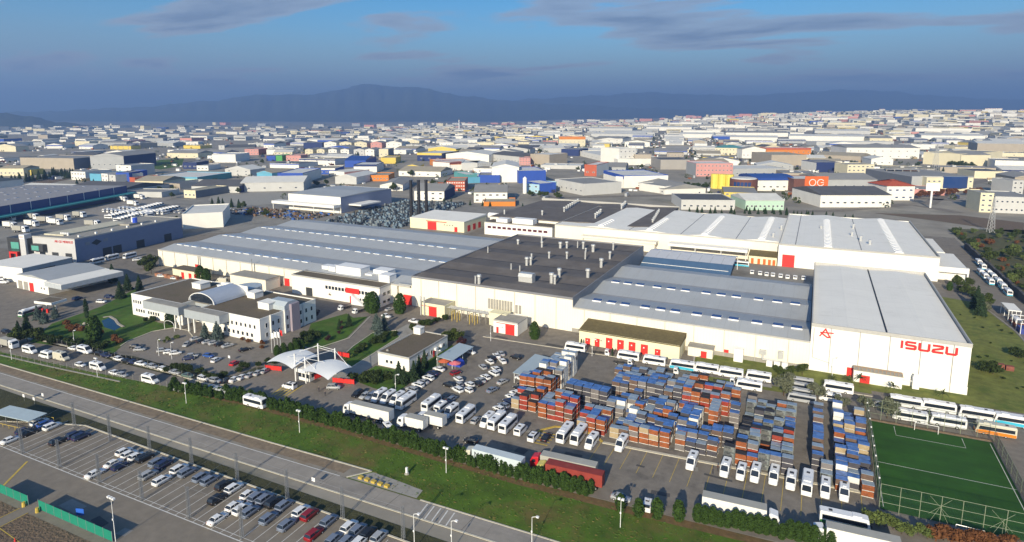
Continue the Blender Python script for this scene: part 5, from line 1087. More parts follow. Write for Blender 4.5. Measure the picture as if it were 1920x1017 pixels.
# hedge between the lorry lane and the verge
hl=[(-176,116.8),(-146,121.9),(-100,122.3),(-59,122.2),(-40,123.4)]
def along(pl,step):
    out=[]; acc=0
    for a,b in zip(pl,pl[1:]):
        L_=math.hypot(b[0]-a[0],b[1]-a[1]); k=acc
        while k<L_: out.append((a[0]+(b[0]-a[0])*k/L_,a[1]+(b[1]-a[1])*k/L_)); k+=step
        acc=k-L_
    return out
for i,p in enumerate(along(hl,1.3)):
    plant('hedge',(p[0]+rt.uniform(-.2,.2),p[1]+rt.uniform(-.5,.6)),1.0,'dark green clipped conifer in the long hedge between lorry lane and verge','conifers of the long hedge',.24)
for i,p in enumerate(along(hl,1.9)): plant('hedge',(p[0]+rt.uniform(-.3,.3),p[1]-.9+rt.uniform(-.2,.3)),.72,'low outer conifer skirting the long hedge on the verge side','outer conifers of the long hedge',.15)
for p in ((-33.3,120.5),(-29.3,120.5),(-25.5,121.6),(-21.3,123.0)): plant('hedge',p,1.25,'separate young conifer in the gap beyond the long hedge','young conifers beyond the hedge')
for p in along([(-17.6,124.3),(-10.0,125.7),(-0.9,126.9),(7.9,128.4)],1.5): plant('thuja',(p[0],p[1]+rt.uniform(-.5,.5)),.46,'loose green conifer in the hedge along the white trailer','hedge along the white trailer')
for p in along([(14.8,139.5),(20.7,139.1),(25.9,139.8)],1.5): plant('light',(p[0],p[1]+rt.uniform(-.6,.6)),.9,'pale olive shrub in the bed below the pitch fence','pale shrubs below the pitch fence')
for p in along([(26.8,139.9),(40.1,143.4)],1.5): plant('rust',(p[0],p[1]+rt.uniform(-.6,.6)),1.1,'rusty autumn shrub in the bed below the pitch fence','autumn shrubs below the pitch fence')
lg='trees of the works garden'
for k,sc,pts,lab in (('conifer',.9,((-272.2,120.4),(-273.2,123.8)),'dark spruce at the end of the street garden'),('conifer',1.0,((-321.2,185.8),(-299.6,180.0),(-291.7,180.8),(-289.4,170.1)),'tall dark spruce between service road and lawn'),('conifer',.85,((-251.7,163.9),(-248.5,163.9),(-236.6,157.4),(-234.0,157.9)),'dark spruce against the admin building'),
 ('blue',.85,((-289.8,135.6),(-282.6,134.6),(-286.2,140.5)),'blue spruce on the lawn by the fuel point'),('blue',1.0,((-207.6,152.3),(-202.3,153.6)),'blue spruce below the admin entrance'),('cypress',1.0,((-273.4,146.0),),'slim dark cypress beside the garden rocks'),('broad',1.1,((-332.8,209.9),(-320.1,205.7),(-335.1,217.0)),'rounded tree by the brick stacks'),('broad',.9,((-264.0,119.3),(-262.0,121.6),(-265.7,116.6)),'dense leafy tree in the street garden'),
 ('thuja',1.15,((-242.3,131.3),),'bright green bushy tree by the garden pond'),('thuja',1.0,((-283.5,207.9),(-277.8,207.2)),'pair of tall green thujas beside the yellow shed'),('thuja',1.1,((-169.1,205.6),(-172.2,206.6)),'broad green thuja below the office corner'),('thuja',1.1,((-158.2,210.2),),'single green thuja below the link block'),('thuja',.85,((-93.0,207.7),),'green thuja beside the white plant room'),
 ('thuja',.5,((-168.4,151.3),(-167.5,153.5),(-166.4,155.7),(-165.3,157.4),(-165.1,159.8)),'green thuja in the screen behind the flagpoles'),('blue',1.0,((-149.4,185.0),(-150.1,188.7),(-154.4,189.4)),'blue-grey spruce in the median clump'),('conifer',.55,((-166.8,187.5),(-167.7,182.8)),'small dark spruce on the courtyard lawn'),('broad',.55,((-139.7,193.9),),'rounded green tree behind the guardhouse'),('broad',.8,((-119.6,187.0),(-120.5,191.5),(-117.2,190.7)),'dark leafy tree behind the guardhouse end'),
 ('conifer',.75,((-115.9,152.4),(-113.9,152.5),(-112.1,155.2),(-112.9,159.4),(-115.3,166.0)),'tall spruce beside the guardhouse wall'),('olive',1.25,((-4.4,197.2),),'large silvery olive tree at the works front road'),('olive',.9,((4.6,197.7),(11.1,194.1),(17.4,196.4)),'silvery olive tree between coaches and crates'),('olive',1.0,((22.7,194.4),),'round silvery olive tree at the pitch corner'),('broad',.6,((-6.8,211.8),(-3.1,213.6),(0.3,216.3)),'dark round tree on the grass below the cream wall'),
 ('brown',.9,((-199.7,214.4),(-206.4,214.9)),'thin brown tree in front of the office windows'),('plum',1.0,((-186.3,188.3),(-113.5,187.7)),'bare plum-coloured tree by the service road')):
    for p in pts: plant(k,p,sc,lab,lg)
for p in ((13.3,212.7),(9.1,212.4),(17.0,216.3),(25.8,213.8),(38.7,214.6)): plant('palm',p,1,'squat palm on the grass strip below the lettered wall','palms below the lettered wall')
for p in ((-73.8,207.3),(-61.0,204.4),(-48.6,203.1)): plant('cypress',p,.42,'small clipped cone conifer between the red doors','cone conifers by the red doors')
gb_='garden shrubs of the works'
for reg,kind,n,sc,lab in ((((-263.8,120.7),(-229.9,128.3)),'bush',16,1.1,'dark shrub in the street garden'),(((-276.6,134.7),(-230.0,134.3)),'rust',14,.9,'brown shrub around the garden rocks'),(((-196.2,126.0),(-168.5,129.1)),'bush',14,.9,'dark shrub along the street fence'),(((-171.2,133.4),(-165.4,143.8)),'bush',8,.8,'dark shrub behind the curved kerb'),(((-147.0,161.9),(-144.3,186.2)),'bush',16,.9,'dark shrub in the gate median'),(((-142.1,159.0),(-144.7,172.2)),'light',5,.45,'light shrub in the gate median'),(((-129.5,147.0),(-115.5,155.3)),'bush',12,1.2,'dense shrub on the guardhouse lawn'),(((-161.4,165.2),(-173.2,193.3)),'plum',5,.45,'reddish shrub on the courtyard lawn'),
   (((-166.6,159.7),(-173.9,178.3)),'bush',8,1.2,'dark shrub beside the admin end wall'),(((-140.4,200.5),(-136.9,211.2)),'bush',8,1.1,'dark shrub by the yellow plant room'),(((-247.7,156.4),(-232.6,157.9)),'bush',6,.8,'low shrub at the foot of the admin wall'),(((-194.5,154.9),(-178.4,155.6)),'rust',6,.6,'small reddish shrub along the admin wall'),(((-220.8,142.0),(-214.9,146.1)),'light',7,.45,'golden shrub in the round bed of the forecourt')):
    (x0,y0),(x1,y1)=reg
    for i in range(n):
        f=rt.random(); plant(kind,(x0+(x1-x0)*f+rt.uniform(-2.4,2.4),y0+(y1-y0)*f+rt.uniform(-2.2,2.2)),sc,lab,gb_)
for p,k,sc in (((67.0,366.5),'broad',.9),((68.0,358.6),'bush',1.4),((68.6,350.9),'broad',.9),((62.5,359.0),'thuja',.6),((72.0,369.0),'broad',.8),((67.7,328.5),'conifer',1.1),((67.3,318.4),'conifer',1.2),((70.8,331.7),'broad',1.0),((71.0,325.9),'olive',.9),((70.4,347.9),'bush',1.8)): plant(k,p,sc,'tree in the planting at the top of the east lawn','trees on the east lawn')
for p in ((67.9,268.1),(55.4,246.4),(57.2,245.4),(57.1,249.2),(68.7,266.4)): plant('bush',p,1.5,'rounded dark shrub on the east lawn','shrubs on the east lawn')
for i in range(240):
    x=93+rt.random()**1.5*120; y=345+rt.random()*200; plant(rt.choice(['bush','broad','bush','rust','light']),(x,y),rt.uniform(.7,1.7) if i%3 else 1.0,'scrub bush on the bank above the retaining wall','scrub on the east bank',.3)
for i in range(26):
    x=50+rt.random()*24; y=225+rt.random()*90; plant('bush',(x,y),.35,'tiny shrub dotted on the east lawn','tiny shrubs on the east lawn',.3)
for i in range(30):
    x=-330+rt.random()*260; y=505+rt.random()*14; plant('conifer',(x,y),.55,'dark conifer in the line behind the rear halls','conifers behind the rear halls')
# grass tufts over the verge and lawn (nobody could count them)
gt=MB(); gg=MB(); rgs=random.Random(11)
for i in range(5000):
    x=rgs.uniform(-300,40); y=105+rgs.random()*16
    if x<-92 and y<108.8+(x+92)*.02+.3: continue
    if x<-165 and y>110+(x+262)*.09: continue
    h=rgs.uniform(.06,.18); a=rgs.uniform(0,3.14); w=rgs.uniform(.15,.4); dx,dy=w*math.cos(a),w*math.sin(a)
    gt.poly([(x-dx,y-dy,-.02),(x+dx,y+dy,-.02),(x+dx*.6+.08,y+dy*.6,h),(x-dx*.4,y-dy*.4,h*1.1)],0 if rgs.random()<.7 else 1)
tag(gt.ob('grass_tufts',[mat('grass_blades',(.060,.105,.018),.9,.35,.2),mat('dry_blades',(.13,.11,.035),.9,.3,.3)]),'short grass and weeds growing over the roadside verge','grass',kind='stuff')
# rocks and pond of the garden
m_rock=mat('garden_rock',(.34,.31,.26),.9,.2,1)
rr=random.Random(4)
for i in range(9):
    p=(-264.3,138.6); b=MB(); a=rr.uniform(0,6); q=rr.uniform(.6,1.6); b.cyl(p[0]+rr.uniform(-4,4),p[1]+rr.uniform(-3,3),0,q,q*1.2,q*.5,6); tag(b.ob('garden_rock',m_rock),'pale boulder in the heap beside the garden pond','rock','boulders beside the pond')
sheet('garden_pond',[(-264.4,146.7),(-265.6,150.7),(-256.6,149.0),(-249.8,146.5),(-247.6,141.9),(-255.1,142.4)],mat('pond_water',(.012,.018,.022),.06,.1,.5,spec=.6),.045); kerb([(-268.1,149.5),(-266.9,151.6),(-260.6,150.1),(-254.0,147.3),(-248.1,145.9)],.9,.25,.03,m_rock)
# ---------------------------------------------------------------- street furniture
def lamp(p,h,heads,label,group):
    t=thing('street_lamp',label,'street lamp',p,0,group); b=MB(); b.tube((0,0,0),(0,0,h),.085,6,r2=.05)
    if heads==1: b.tube((0,0,h),(1.1,0,h+.5),.06,5)
    b.ob('pole',m_wpole,t)
    for i in range(heads):
        x=1.2 if heads==1 else (i-(heads-1)/2)*.8; b=MB(); b.box(x-.28,x+.28,-.22,.22,h+.3 if heads==1 else h-.05,h+.55 if heads==1 else h+.3); b.ob('lamp_head',m_skylf,t)
    MB().box(-.15,.15,-.16,-.1,h*.5,h*.5+.4).ob('control_box',m_skylf,t)
for p in ((-249.6,107.4),(-207.6,112.1),(-164.1,112.4),(-120.8,114.5),(-75.0,116.0),(-31.7,115.2)): lamp(p,6.3,2,'slim white twin-headed lamp post standing on the grass verge','lamp posts on the verge')
lamp((-45.8,101.6),6.5,1,'slim white single-arm lamp post at the verge beside the road','lamp posts beside the road'); lamp((-66.4,90.7),7.6,1,'slim white single-arm lamp post between road and car park','lamp posts beside the road'); lamp((-59.5,93.5),6.5,1,'slim white single-arm lamp post near the zebra lines','lamp posts beside the road')
lamp((-121.8,65.8),9.5,3,'tall grey mast with three floodlight heads beside the green fence','car park floodlight')
for p in ((-243.4,124.7),(-206.4,132.6),(-199.5,132.7),(-112.1,145.6),(-111.4,167.9),(-67.5,201.2),(-32.3,202.1),(9.2,220.2),(-107.0,198.2),(-194.3,182.8)): lamp(p,6,1,'single-arm lamp post inside the works grounds','lamp posts in the works')
lm=MB(); 
for sx in (-.28,.28):
    for sy in (-.28,.28): lm.tube((sx,sy,0),(sx*.7,sy*.7,7.3),.045,4)
for k in range(10):
    z=.1+k*.72; s_=.28*(1-.03*k)
    for a_,b_ in (((-s_,-s_),(s_,-s_)),((s_,-s_),(s_,s_)),((s_,s_),(-s_,s_)),((-s_,s_),(-s_,-s_))): lm.tube((*a_,z),(*b_,z+.7),.028,4); lm.tube((*a_,z),(*b_,z),.028,4)
lmm=lm.mesh('lattice_mast',[m_steel])
far=[(-179.0,89.0),(-162.7,88.9),(-147.5,89.7),(-132.9,90.7),(-117.0,90.8),(-101.4,91.1),(-85.6,91.3),(-70.2,91.8)]; near=[(-176.1,75.5),(-160.9,76.1),(-145.5,76.5),(-130.1,76.7),(-115.1,77.3),(-99.7,77.8)]
for i,p in enumerate(far): o=new('lattice_mast',lmm); o.location=(p[0],p[1]+.4,0); tag(o,'grey lattice mast in the row between car park and road','mast','lattice masts along the road side')
for i,p in enumerate(near): o=new('lattice_mast',lmm); o.location=(p[0],p[1],0); tag(o,'grey lattice mast on the aisle side of the car park','mast','lattice masts along the aisle')
cb_=MB()
for L_ in (far,near):
    for a,c in zip(L_,L_[1:]): cb_.tube((a[0],a[1],7.2),(c[0],c[1],7.2),.02,4)
for a,c in zip(far,near): cb_.tube((a[0],a[1],7.2),(c[0]+.8,c[1],7.2),.02,4)
for i in range(1,14): x=-172+i*7.4; cb_.tube((x,90.8,7.2),(x+.4,75.2+(x+187)*.0235,7.2),.012,4)
tag(cb_.ob('mast_cables',m_steel),'thin pale cables strung between the lattice masts over the car park','cables')
# green hoarding by the ploughed field
m_grn=mat('green_hoarding',(.012,.20,.13),.6,.08,.6)
for (p,q,n,lab) in (((-161.8,64.1),(-150.8,64.5),4,'short green hoarding left of the field path'),((-147.1,64.7),(-122.1,65.4),9,'long green hoarding beside the field path and car park aisle')):
    t=thing('hoarding',lab,'fence',(p[0],p[1],0),math.degrees(math.atan2(q[1]-p[1],q[0]-p[0]))); L_=math.hypot(q[0]-p[0],q[1]-p[1])
    for i in range(n): MB().box(i*L_/n+.05,(i+1)*L_/n-.05,-.03,.03,.15,2.35).ob('panel',m_grn,t)
    for i in range(n+1): MB().box(i*L_/n-.045,i*L_/n+.045,-.05,.05,0,2.5).ob('post',m_steel,t)
for p in ((-151.3,63.8),(-146.4,64.0)): b=MB(); b.cyl(p[0],p[1],0,1.1,.42,.34,8); tag(b.ob('bollard',m_yell),'fat yellow bollard at the gap in the green hoarding','bollard','bollards at the hoarding gap')
t=thing('sign','blue square road sign on a post behind the green hoarding','sign',(-135.1,66.6),20); MB().box(-.9,.9,-.04,.04,1.2,2.7).ob('plate',mat('sign_blue',(.03,.12,.5),.4),t); MB().tube((0,.08,0),(0,.08,2.6),.05).ob('post',m_steel,t)
t=thing('traffic_cone','small red traffic cone on the field path','cone',(-140.0,56.8)); b=MB(); b.cyl(0,0,.05,.8,.22,.05,8); b.ob('body',m_red,t); MB().box(-.3,.3,-.3,.3,0,.06).ob('base',m_black,t)
t=thing('marker_post','white marker post on a concrete foot in the verge','post',(-83.2,111.4)); MB().box(-.25,.25,-.2,.2,.3,1.7).ob('post',m_skylf,t); MB().cyl(0,0,0,.35,.6,.5,8).ob('foot',m_conc,t)
for p in ((-99.7,97.8),(-205.1,94.8),(-209.5,91.9),(-204.4,92.1),(-179.7,140.4)): 
    t=thing('notice_board','small white notice on a thin post beside the road','sign',p,0,'roadside notices'); MB().box(-.5,.5,-.03,.03,1.2,2.1).ob('plate',m_skylf,t); MB().tube((0,.06,0),(0,.06,1.9),.04).ob('post',m_steel,t)
for p,h in (((-172.5,152.7),8),((-171.1,152.8),8.5),((-170.2,153.3),8.5),((-169.6,154.1),9)):
    t=thing('flagpole','slim white flagpole behind the entrance gate','flagpole',p,0,'flagpoles at the entrance'); MB().tube((0,0,0),(0,0,h),.07,6).ob('pole',m_wpole,t)
    b=MB(); b.prism([(.08,h-2.2),(.5,h-2.5),(1.0,h-2.3),(1.3,h-2.6),(1.2,h-.6),(.9,h-.3),(.5,h-.5),(.08,h-.2)],-.02,.02,'y'); b.ob('flag',m_red if h>8.8 else m_skylf,t)
# wire fence along the works street
def wirefence(pl,label,h=2.2,step=3.0,net=False):
    t=thing('wire_fence',label,'fence',(0,0,0)); pts=along(pl,step)
    for p in pts: MB().tube((p[0],p[1],0),(p[0],p[1],h),.05,5).ob('post',m_conc,t)
    b=MB()
    for a,c in zip(pts,pts[1:]):
        for z in (h*.2,h*.45,h*.7,h*.95): b.tube((a[0],a[1],z),(c[0],c[1],z),.015,3)
    w=b.ob('wires',m_steel,t); return t
wirefence([(-275.5,122.7),(-244.0,123.2),(-208.9,124.9),(-185.6,124.4),(-168.9,124.4),(-163.2,127.2),(-162.2,140.8)],'thin wire fence with concrete posts between works street and garden')
wirefence([(-247.7,107.8),(-222.9,111.8),(-191.8,115.8),(-168.7,117.7)],'thin wire fence with concrete posts between works street and verge')
# football pitch enclosure
t=thing('goal','white football goal at the far end of the pitch','goal',(31.5,190.2,0)); MB().tube((-2.7,0,0),(-2.7,0,2.2),.08).ob('post',m_wpole,t); MB().tube((2.7,0,0),(2.7,0,2.2),.08).ob('post',m_wpole,t); MB().tube((-2.7,0,2.2),(2.7,0,2.2),.08).ob('crossbar',m_wpole,t)
t=thing('goal','grey football goal standing outside the near pitch fence','goal',(33,143.8,0)); MB().tube((-2.4,0,0),(-2.4,0,2.1),.07).ob('post',m_galv,t); MB().tube((2.4,0,0),(2.4,0,2.1),.07).ob('post',m_galv,t); MB().tube((-2.4,0,2.1),(2.4,0,2.1),.07).ob('crossbar',m_galv,t)
def netmat(name,c,alpha):
    m=bpy.data.materials.new(name); m.use_nodes=True; n=m.node_tree.nodes; l=m.node_tree.links; b=n['Principled BSDF']; b.inputs['Base Color'].default_value=c+(1,); b.inputs['Roughness'].default_value=.9
    g=n.new('ShaderNodeNewGeometry'); w=n.new('ShaderNodeTexNoise'); w.inputs['Scale'].default_value=.5; l.new(g.outputs['Position'],w.inputs['Vector']); mr=n.new('ShaderNodeMapRange'); mr.inputs[3].default_value=alpha*.7; mr.inputs[4].default_value=alpha*1.3; l.new(w.outputs[0],mr.inputs[0]); l.new(mr.outputs[0],b.inputs['Alpha']); return m
t=thing('pitch_enclosure','tall post-and-rail netting enclosure round the football pitch','fence',(0,0,0)); m_post=mat('pale_green_post',(.24,.27,.18),.5)
cor=[(17.2,145.8),(46.8,146.8),(46.8,192.4),(17.2,191.6)]
for k in range(4):
    a,c=cor[k],cor[(k+1)%4]; n=8 if k%2==0 else 11; h=6.2 if k!=1 else 3.2
    for i in range(n): f=i/n; MB().tube((a[0]+(c[0]-a[0])*f,a[1]+(c[1]-a[1])*f,0),(a[0]+(c[0]-a[0])*f,a[1]+(c[1]-a[1])*f,h),.06,5).ob('post',m_post,t)
    for z in (h*.33,h*.66,h): MB().tube((a[0],a[1],z),(c[0],c[1],z),.04,5).ob('rail',m_post,t)
    b=MB(); b.poly([(a[0],a[1],0),(c[0],c[1],0),(c[0],c[1],h),(a[0],a[1],h)]); b.ob('netting',netmat('netting_%d'%k,(.015,.06,.035),(.13,.45,.06,.55)[k]),t)
for x in (28,38.5):
    for a_,c_ in (((x-1.9,145.7,2),(x+1.9,145.9,6)),((x+1.9,145.9,2),(x-1.9,145.7,6)),((x-2,145,0),(x,145.7,4)),((x+2,145,0),(x,145.7,4)),((x,145,0),(x,145,5))): MB().tube(a_,c_,.03,4).ob('brace',m_post,t)
for i in range(9):
    y=148+i*5; b=MB(); b.cyl(17.0,y,6.2,6.45,.17,.17,8); b.ob('floodlight',m_skylf,t)
# retaining wall, racks, lattice pylon
t=thing('retaining_wall','dark stone retaining wall below the scrubby east bank','wall',(0,0,0))
for i in range(22):
    y=345+i*6.2; b=MB(); b.box(89.0,90.2,y,y+6.1,0,3.6+(i%3)*.25); b.ob('wall_section',mat('dark_stone',(.07,.068,.066),.9,.25,.8),t)
t=thing('steel_rack','tall white steel racking with parts beside the east side road','rack',(0,0,0))
for i in range(6):
    y=297+i*6
    for x in (76,80): MB().box(x,x+.2,y,y+.2,0,4.4).ob('upright',m_wpole,t)
    MB().box(75.8,80.4,y-.1,y+.3,4.4,4.6).ob('beam',m_wpole,t)
MB().box(75.9,80.3,315,327,4.6,4.75).ob('shelf',m_rwhite,t); MB().box(76.2,79.8,297.5,303,0,2.2).ob('blue_drums',mat('drum_blue',(.04,.06,.25),.5),t); MB().box(76.2,79.8,303.5,309,0,1.6).ob('parts',m_cr['rust'],t)
def pylon(p,h,w,label,z=0):
    t=thing('lattice_pylon',label,'pylon',(p[0],p[1],z),20); b=MB()
    def c(f): return w*(1-.86*f)
    for sx in (-1,1):
        for sy in (-1,1): b.tube((sx*c(0),sy*c(0),0),(sx*c(1),sy*c(1),h),h*.004+.05,4)
    for k in range(10):
        f0,f1=k/10,(k+1)/10
        for sx,sy,tx,ty in ((-1,-1,1,-1),(1,-1,1,1),(1,1,-1,1),(-1,1,-1,-1)): b.tube((sx*c(f0),sy*c(f0),h*f0),(tx*c(f1),ty*c(f1),h*f1),h*.0025+.03,4)
    b.ob('lattice',m_galv,t)
    for z_ in (.74,.84,.94):
        MB().tube((-h*.16,0,h*z_),(h*.16,0,h*z_),h*.004+.05,4).ob('cross_arm',m_galv,t)
pylon((117.8,557.0),26,1.8,'lattice power pylon beside the retaining wall')
pylon((151.1,1055.2),44,4,'tall lattice power pylon among the mid-distance factories'); pylon((316.4,4158.6),46,5,'far lattice power pylon on the rising ground',8)
# cycle shelter by the car park
t=thing('cycle_shelter','flat-roofed cycle shelter with yellow railings at the car park corner','shelter',(-195.2,84.3),8)
MB().box(-8,7,-2.5,2.5,2.5,2.65).ob('roof',m_can2,t)
for x in (-7.5,-2.5,2,6.5):
    for y in (-2.3,2.2): MB().box(x,x+.12,y,y+.12,0,2.5).ob('post',m_steel,t)
for y in (-3.6,3.4):
    b=MB(); b.box(-9,8,y,y+.08,.9,1.0)
    for i in range(8): b.box(-9+i*2.4,-8.9+i*2.4,y,y+.08,0,.9)
    b.ob('railing',m_yell,t)
bk=MB()
for x in (-.5,.5):
    for k in range(10): a0,a1=k*.628,(k+1)*.628; bk.tube((x+.33*math.cos(a0),0,.33+.33*math.sin(a0)),(x+.33*math.cos(a1),0,.33+.33*math.sin(a1)),.025,3)
for a_,c_ in (((-.5,0,.33),(-.1,0,.8)),((-.1,0,.8),(.4,0,.8)),((.5,0,.33),(.4,0,1.0)),((-.1,0,.8),(0,0,.35)),((0,0,.35),(.4,0,.8)),((-.14,0,.95),(0,0,.35))): bk.tube(a_,c_,.025,4)
bk.box(-.26,-.04,-.05,.05,.93,.98); bkm=bk.mesh('bicycle',[m_black]); p0=(-197.3,84.0)
for i in range(6): o=new('bicycle',bkm); o.location=(p0[0]-2+i*1.3,p0[1]-.2,0); o.rotation_euler=(0,0,R(95)); tag(o,'dark bicycle parked under the cycle shelter roof','bicycle','bicycles under the shelter')
# brick pallets, skips
for p,c,n in (((-314.2,203.6),(.30,.14,.08),7),((56.6,250.9),(.20,.07,.05),3)):
    for i in range(n): b=MB(); x=p[0]+i*2.6; b.box(x,x+2.2,p[1],p[1]+1.6,.12,1.6+.3*(i%2)); b.box(x,x+2.2,p[1]+.05,p[1]+1.55,0,.12); tag(b.ob('pallet_load',mat('pallet_%d'%int(c[0]*100),c,.9,.25,.8)),'wrapped pallet of %s'%('bricks by the rounded trees' if c[0]>.25 else 'rusty castings at the foot of the east lawn'),'pallet','loaded pallets')
# people
def person(p,rot,top,legs,label):
    me=bpy.data.meshes.new('person'); J=[(0,0,.95),(0,0,1.2),(0,0,1.45),(0,0,1.53),(0,.02,1.66),(0,.01,1.76),(.10,0,.90),(.12,.06,.48),(.12,-.02,.08),(.12,.12,.03),(-.10,0,.90),(-.12,-.08,.48),(-.12,-.16,.09),(-.12,-.02,.03),(.19,0,1.41),(.25,-.02,1.15),(.24,.08,.92),(.24,.10,.82),(-.19,0,1.41),(-.25,.02,1.15),(-.24,.10,.92),(-.24,.12,.82)]
    E=[(0,1),(1,2),(2,3),(3,4),(4,5),(0,6),(6,7),(7,8),(8,9),(0,10),(10,11),(11,12),(12,13),(2,14),(14,15),(15,16),(16,17),(2,18),(18,19),(19,20),(20,21)]
    rad=[.15,.14,.16,.06,.11,.07,.10,.07,.05,.045,.10,.07,.05,.045,.07,.055,.045,.04,.07,.055,.045,.04]
    me.from_pydata(J,E,[]); o=new('person',me); o.modifiers.new('skin','SKIN')
    for i,r_ in enumerate(rad): me.skin_vertices[0].data[i].radius=(r_,r_*.85)
    me.skin_vertices[0].data[0].use_root=True
    m=bpy.data.materials.new('clothes'); m.use_nodes=True; n=m.node_tree.nodes; l=m.node_tree.links; tc=n.new('ShaderNodeTexCoord'); sp_=n.new('ShaderNodeSeparateXYZ'); l.new(tc.outputs['Object'],sp_.inputs[0]); cr=n.new('ShaderNodeValToRGB'); mr=n.new('ShaderNodeMapRange'); mr.inputs[2].default_value=1.8; l.new(sp_.outputs[2],mr.inputs[0]); l.new(mr.outputs[0],cr.inputs[0])
    e=cr.color_ramp; e.interpolation='CONSTANT'; e.elements[0].color=(.02,.02,.02,1); e.elements[1].position=.05; e.elements[1].color=legs+(1,)
    for q,c in ((.52,top),(.84,(.45,.28,.20)),(.945,(.02,.015,.012))): x=e.elements.new(q); x.color=c+(1,)
    l.new(cr.outputs[0],n['Principled BSDF'].inputs['Base Color']); me.materials.append(m)
    o.location=(p[0],p[1],0); o.rotation_euler=(0,0,R(rot)); sb=o.modifiers.new('sub','SUBSURF'); sb.levels=1; sb.render_levels=1
    tag(o,label,'person')
person((-134.3,136.0),200,(.02,.02,.03),(.03,.03,.05),'person in dark clothes walking towards the gatehouse'); person((-130.4,134.6),210,(.03,.03,.04),(.02,.02,.03),'person in black following another towards the gatehouse')
person((-17.4,143.9),100,(.03,.03,.05),(.03,.03,.04),'person in dark jacket standing between two kerb-side minibuses'); person((-16.5,145.7),60,(.10,.05,.04),(.03,.03,.04),'person in brown top beside the crates, near another person')

# ---------------------------------------------------------------- the industrial estate beyond
BW={}
def bw(n,c): BW[n]=mat('facade_'+n,c,.7,.07,.12,dirt=(tuple(x*.8 for x in c),.05,.58,.5)); return BW[n]
for n_,c_ in (('white',(.74,.72,.66)),('cream',(.66,.60,.42)),('yellow',(.66,.50,.10)),('grey',(.36,.37,.37)),('lightgrey',(.50,.50,.48)),('darkgrey',(.17,.18,.20)),('navy',(.02,.035,.12)),('blue',(.03,.08,.36)),('cyan',(.12,.36,.50)),('skyblue',(.34,.52,.62)),('pink',(.56,.27,.24)),('orange',(.60,.20,.03)),('redbrown',(.42,.10,.05)),('tan',(.38,.33,.26)),('mint',(.42,.58,.46)),('brick',(.25,.07,.05)),('teal',(.10,.30,.30)),('brown',(.14,.06,.045)),('green',(.08,.32,.08)),('concrete',(.34,.32,.29))): bw(n_,c_)
BR={'g':mat('estate_grey_roof',(.27,.265,.25),.8,.12,.1,dirt=((.2,.19,.17),.05,.5,.5)),'w':mat('estate_white_roof',(.62,.61,.56),.7,.08,.1),'d':mat('estate_dark_roof',(.10,.10,.105),.85,.15,.1),'t':mat('estate_tan_roof',(.34,.30,.22),.85,.12,.1),'r':mat('estate_red_tile',(.42,.085,.035),.8,.15,.5),'b':mat('estate_blue_roof',(.03,.07,.26),.5,.1,.1),'e':mat('estate_teal_roof',(.08,.26,.26),.5,.1,.1)}
ALLB=[]
m_bgl=mat('sky_lit_glass',(.055,.065,.085),.2,.2,.2,spec=.6)
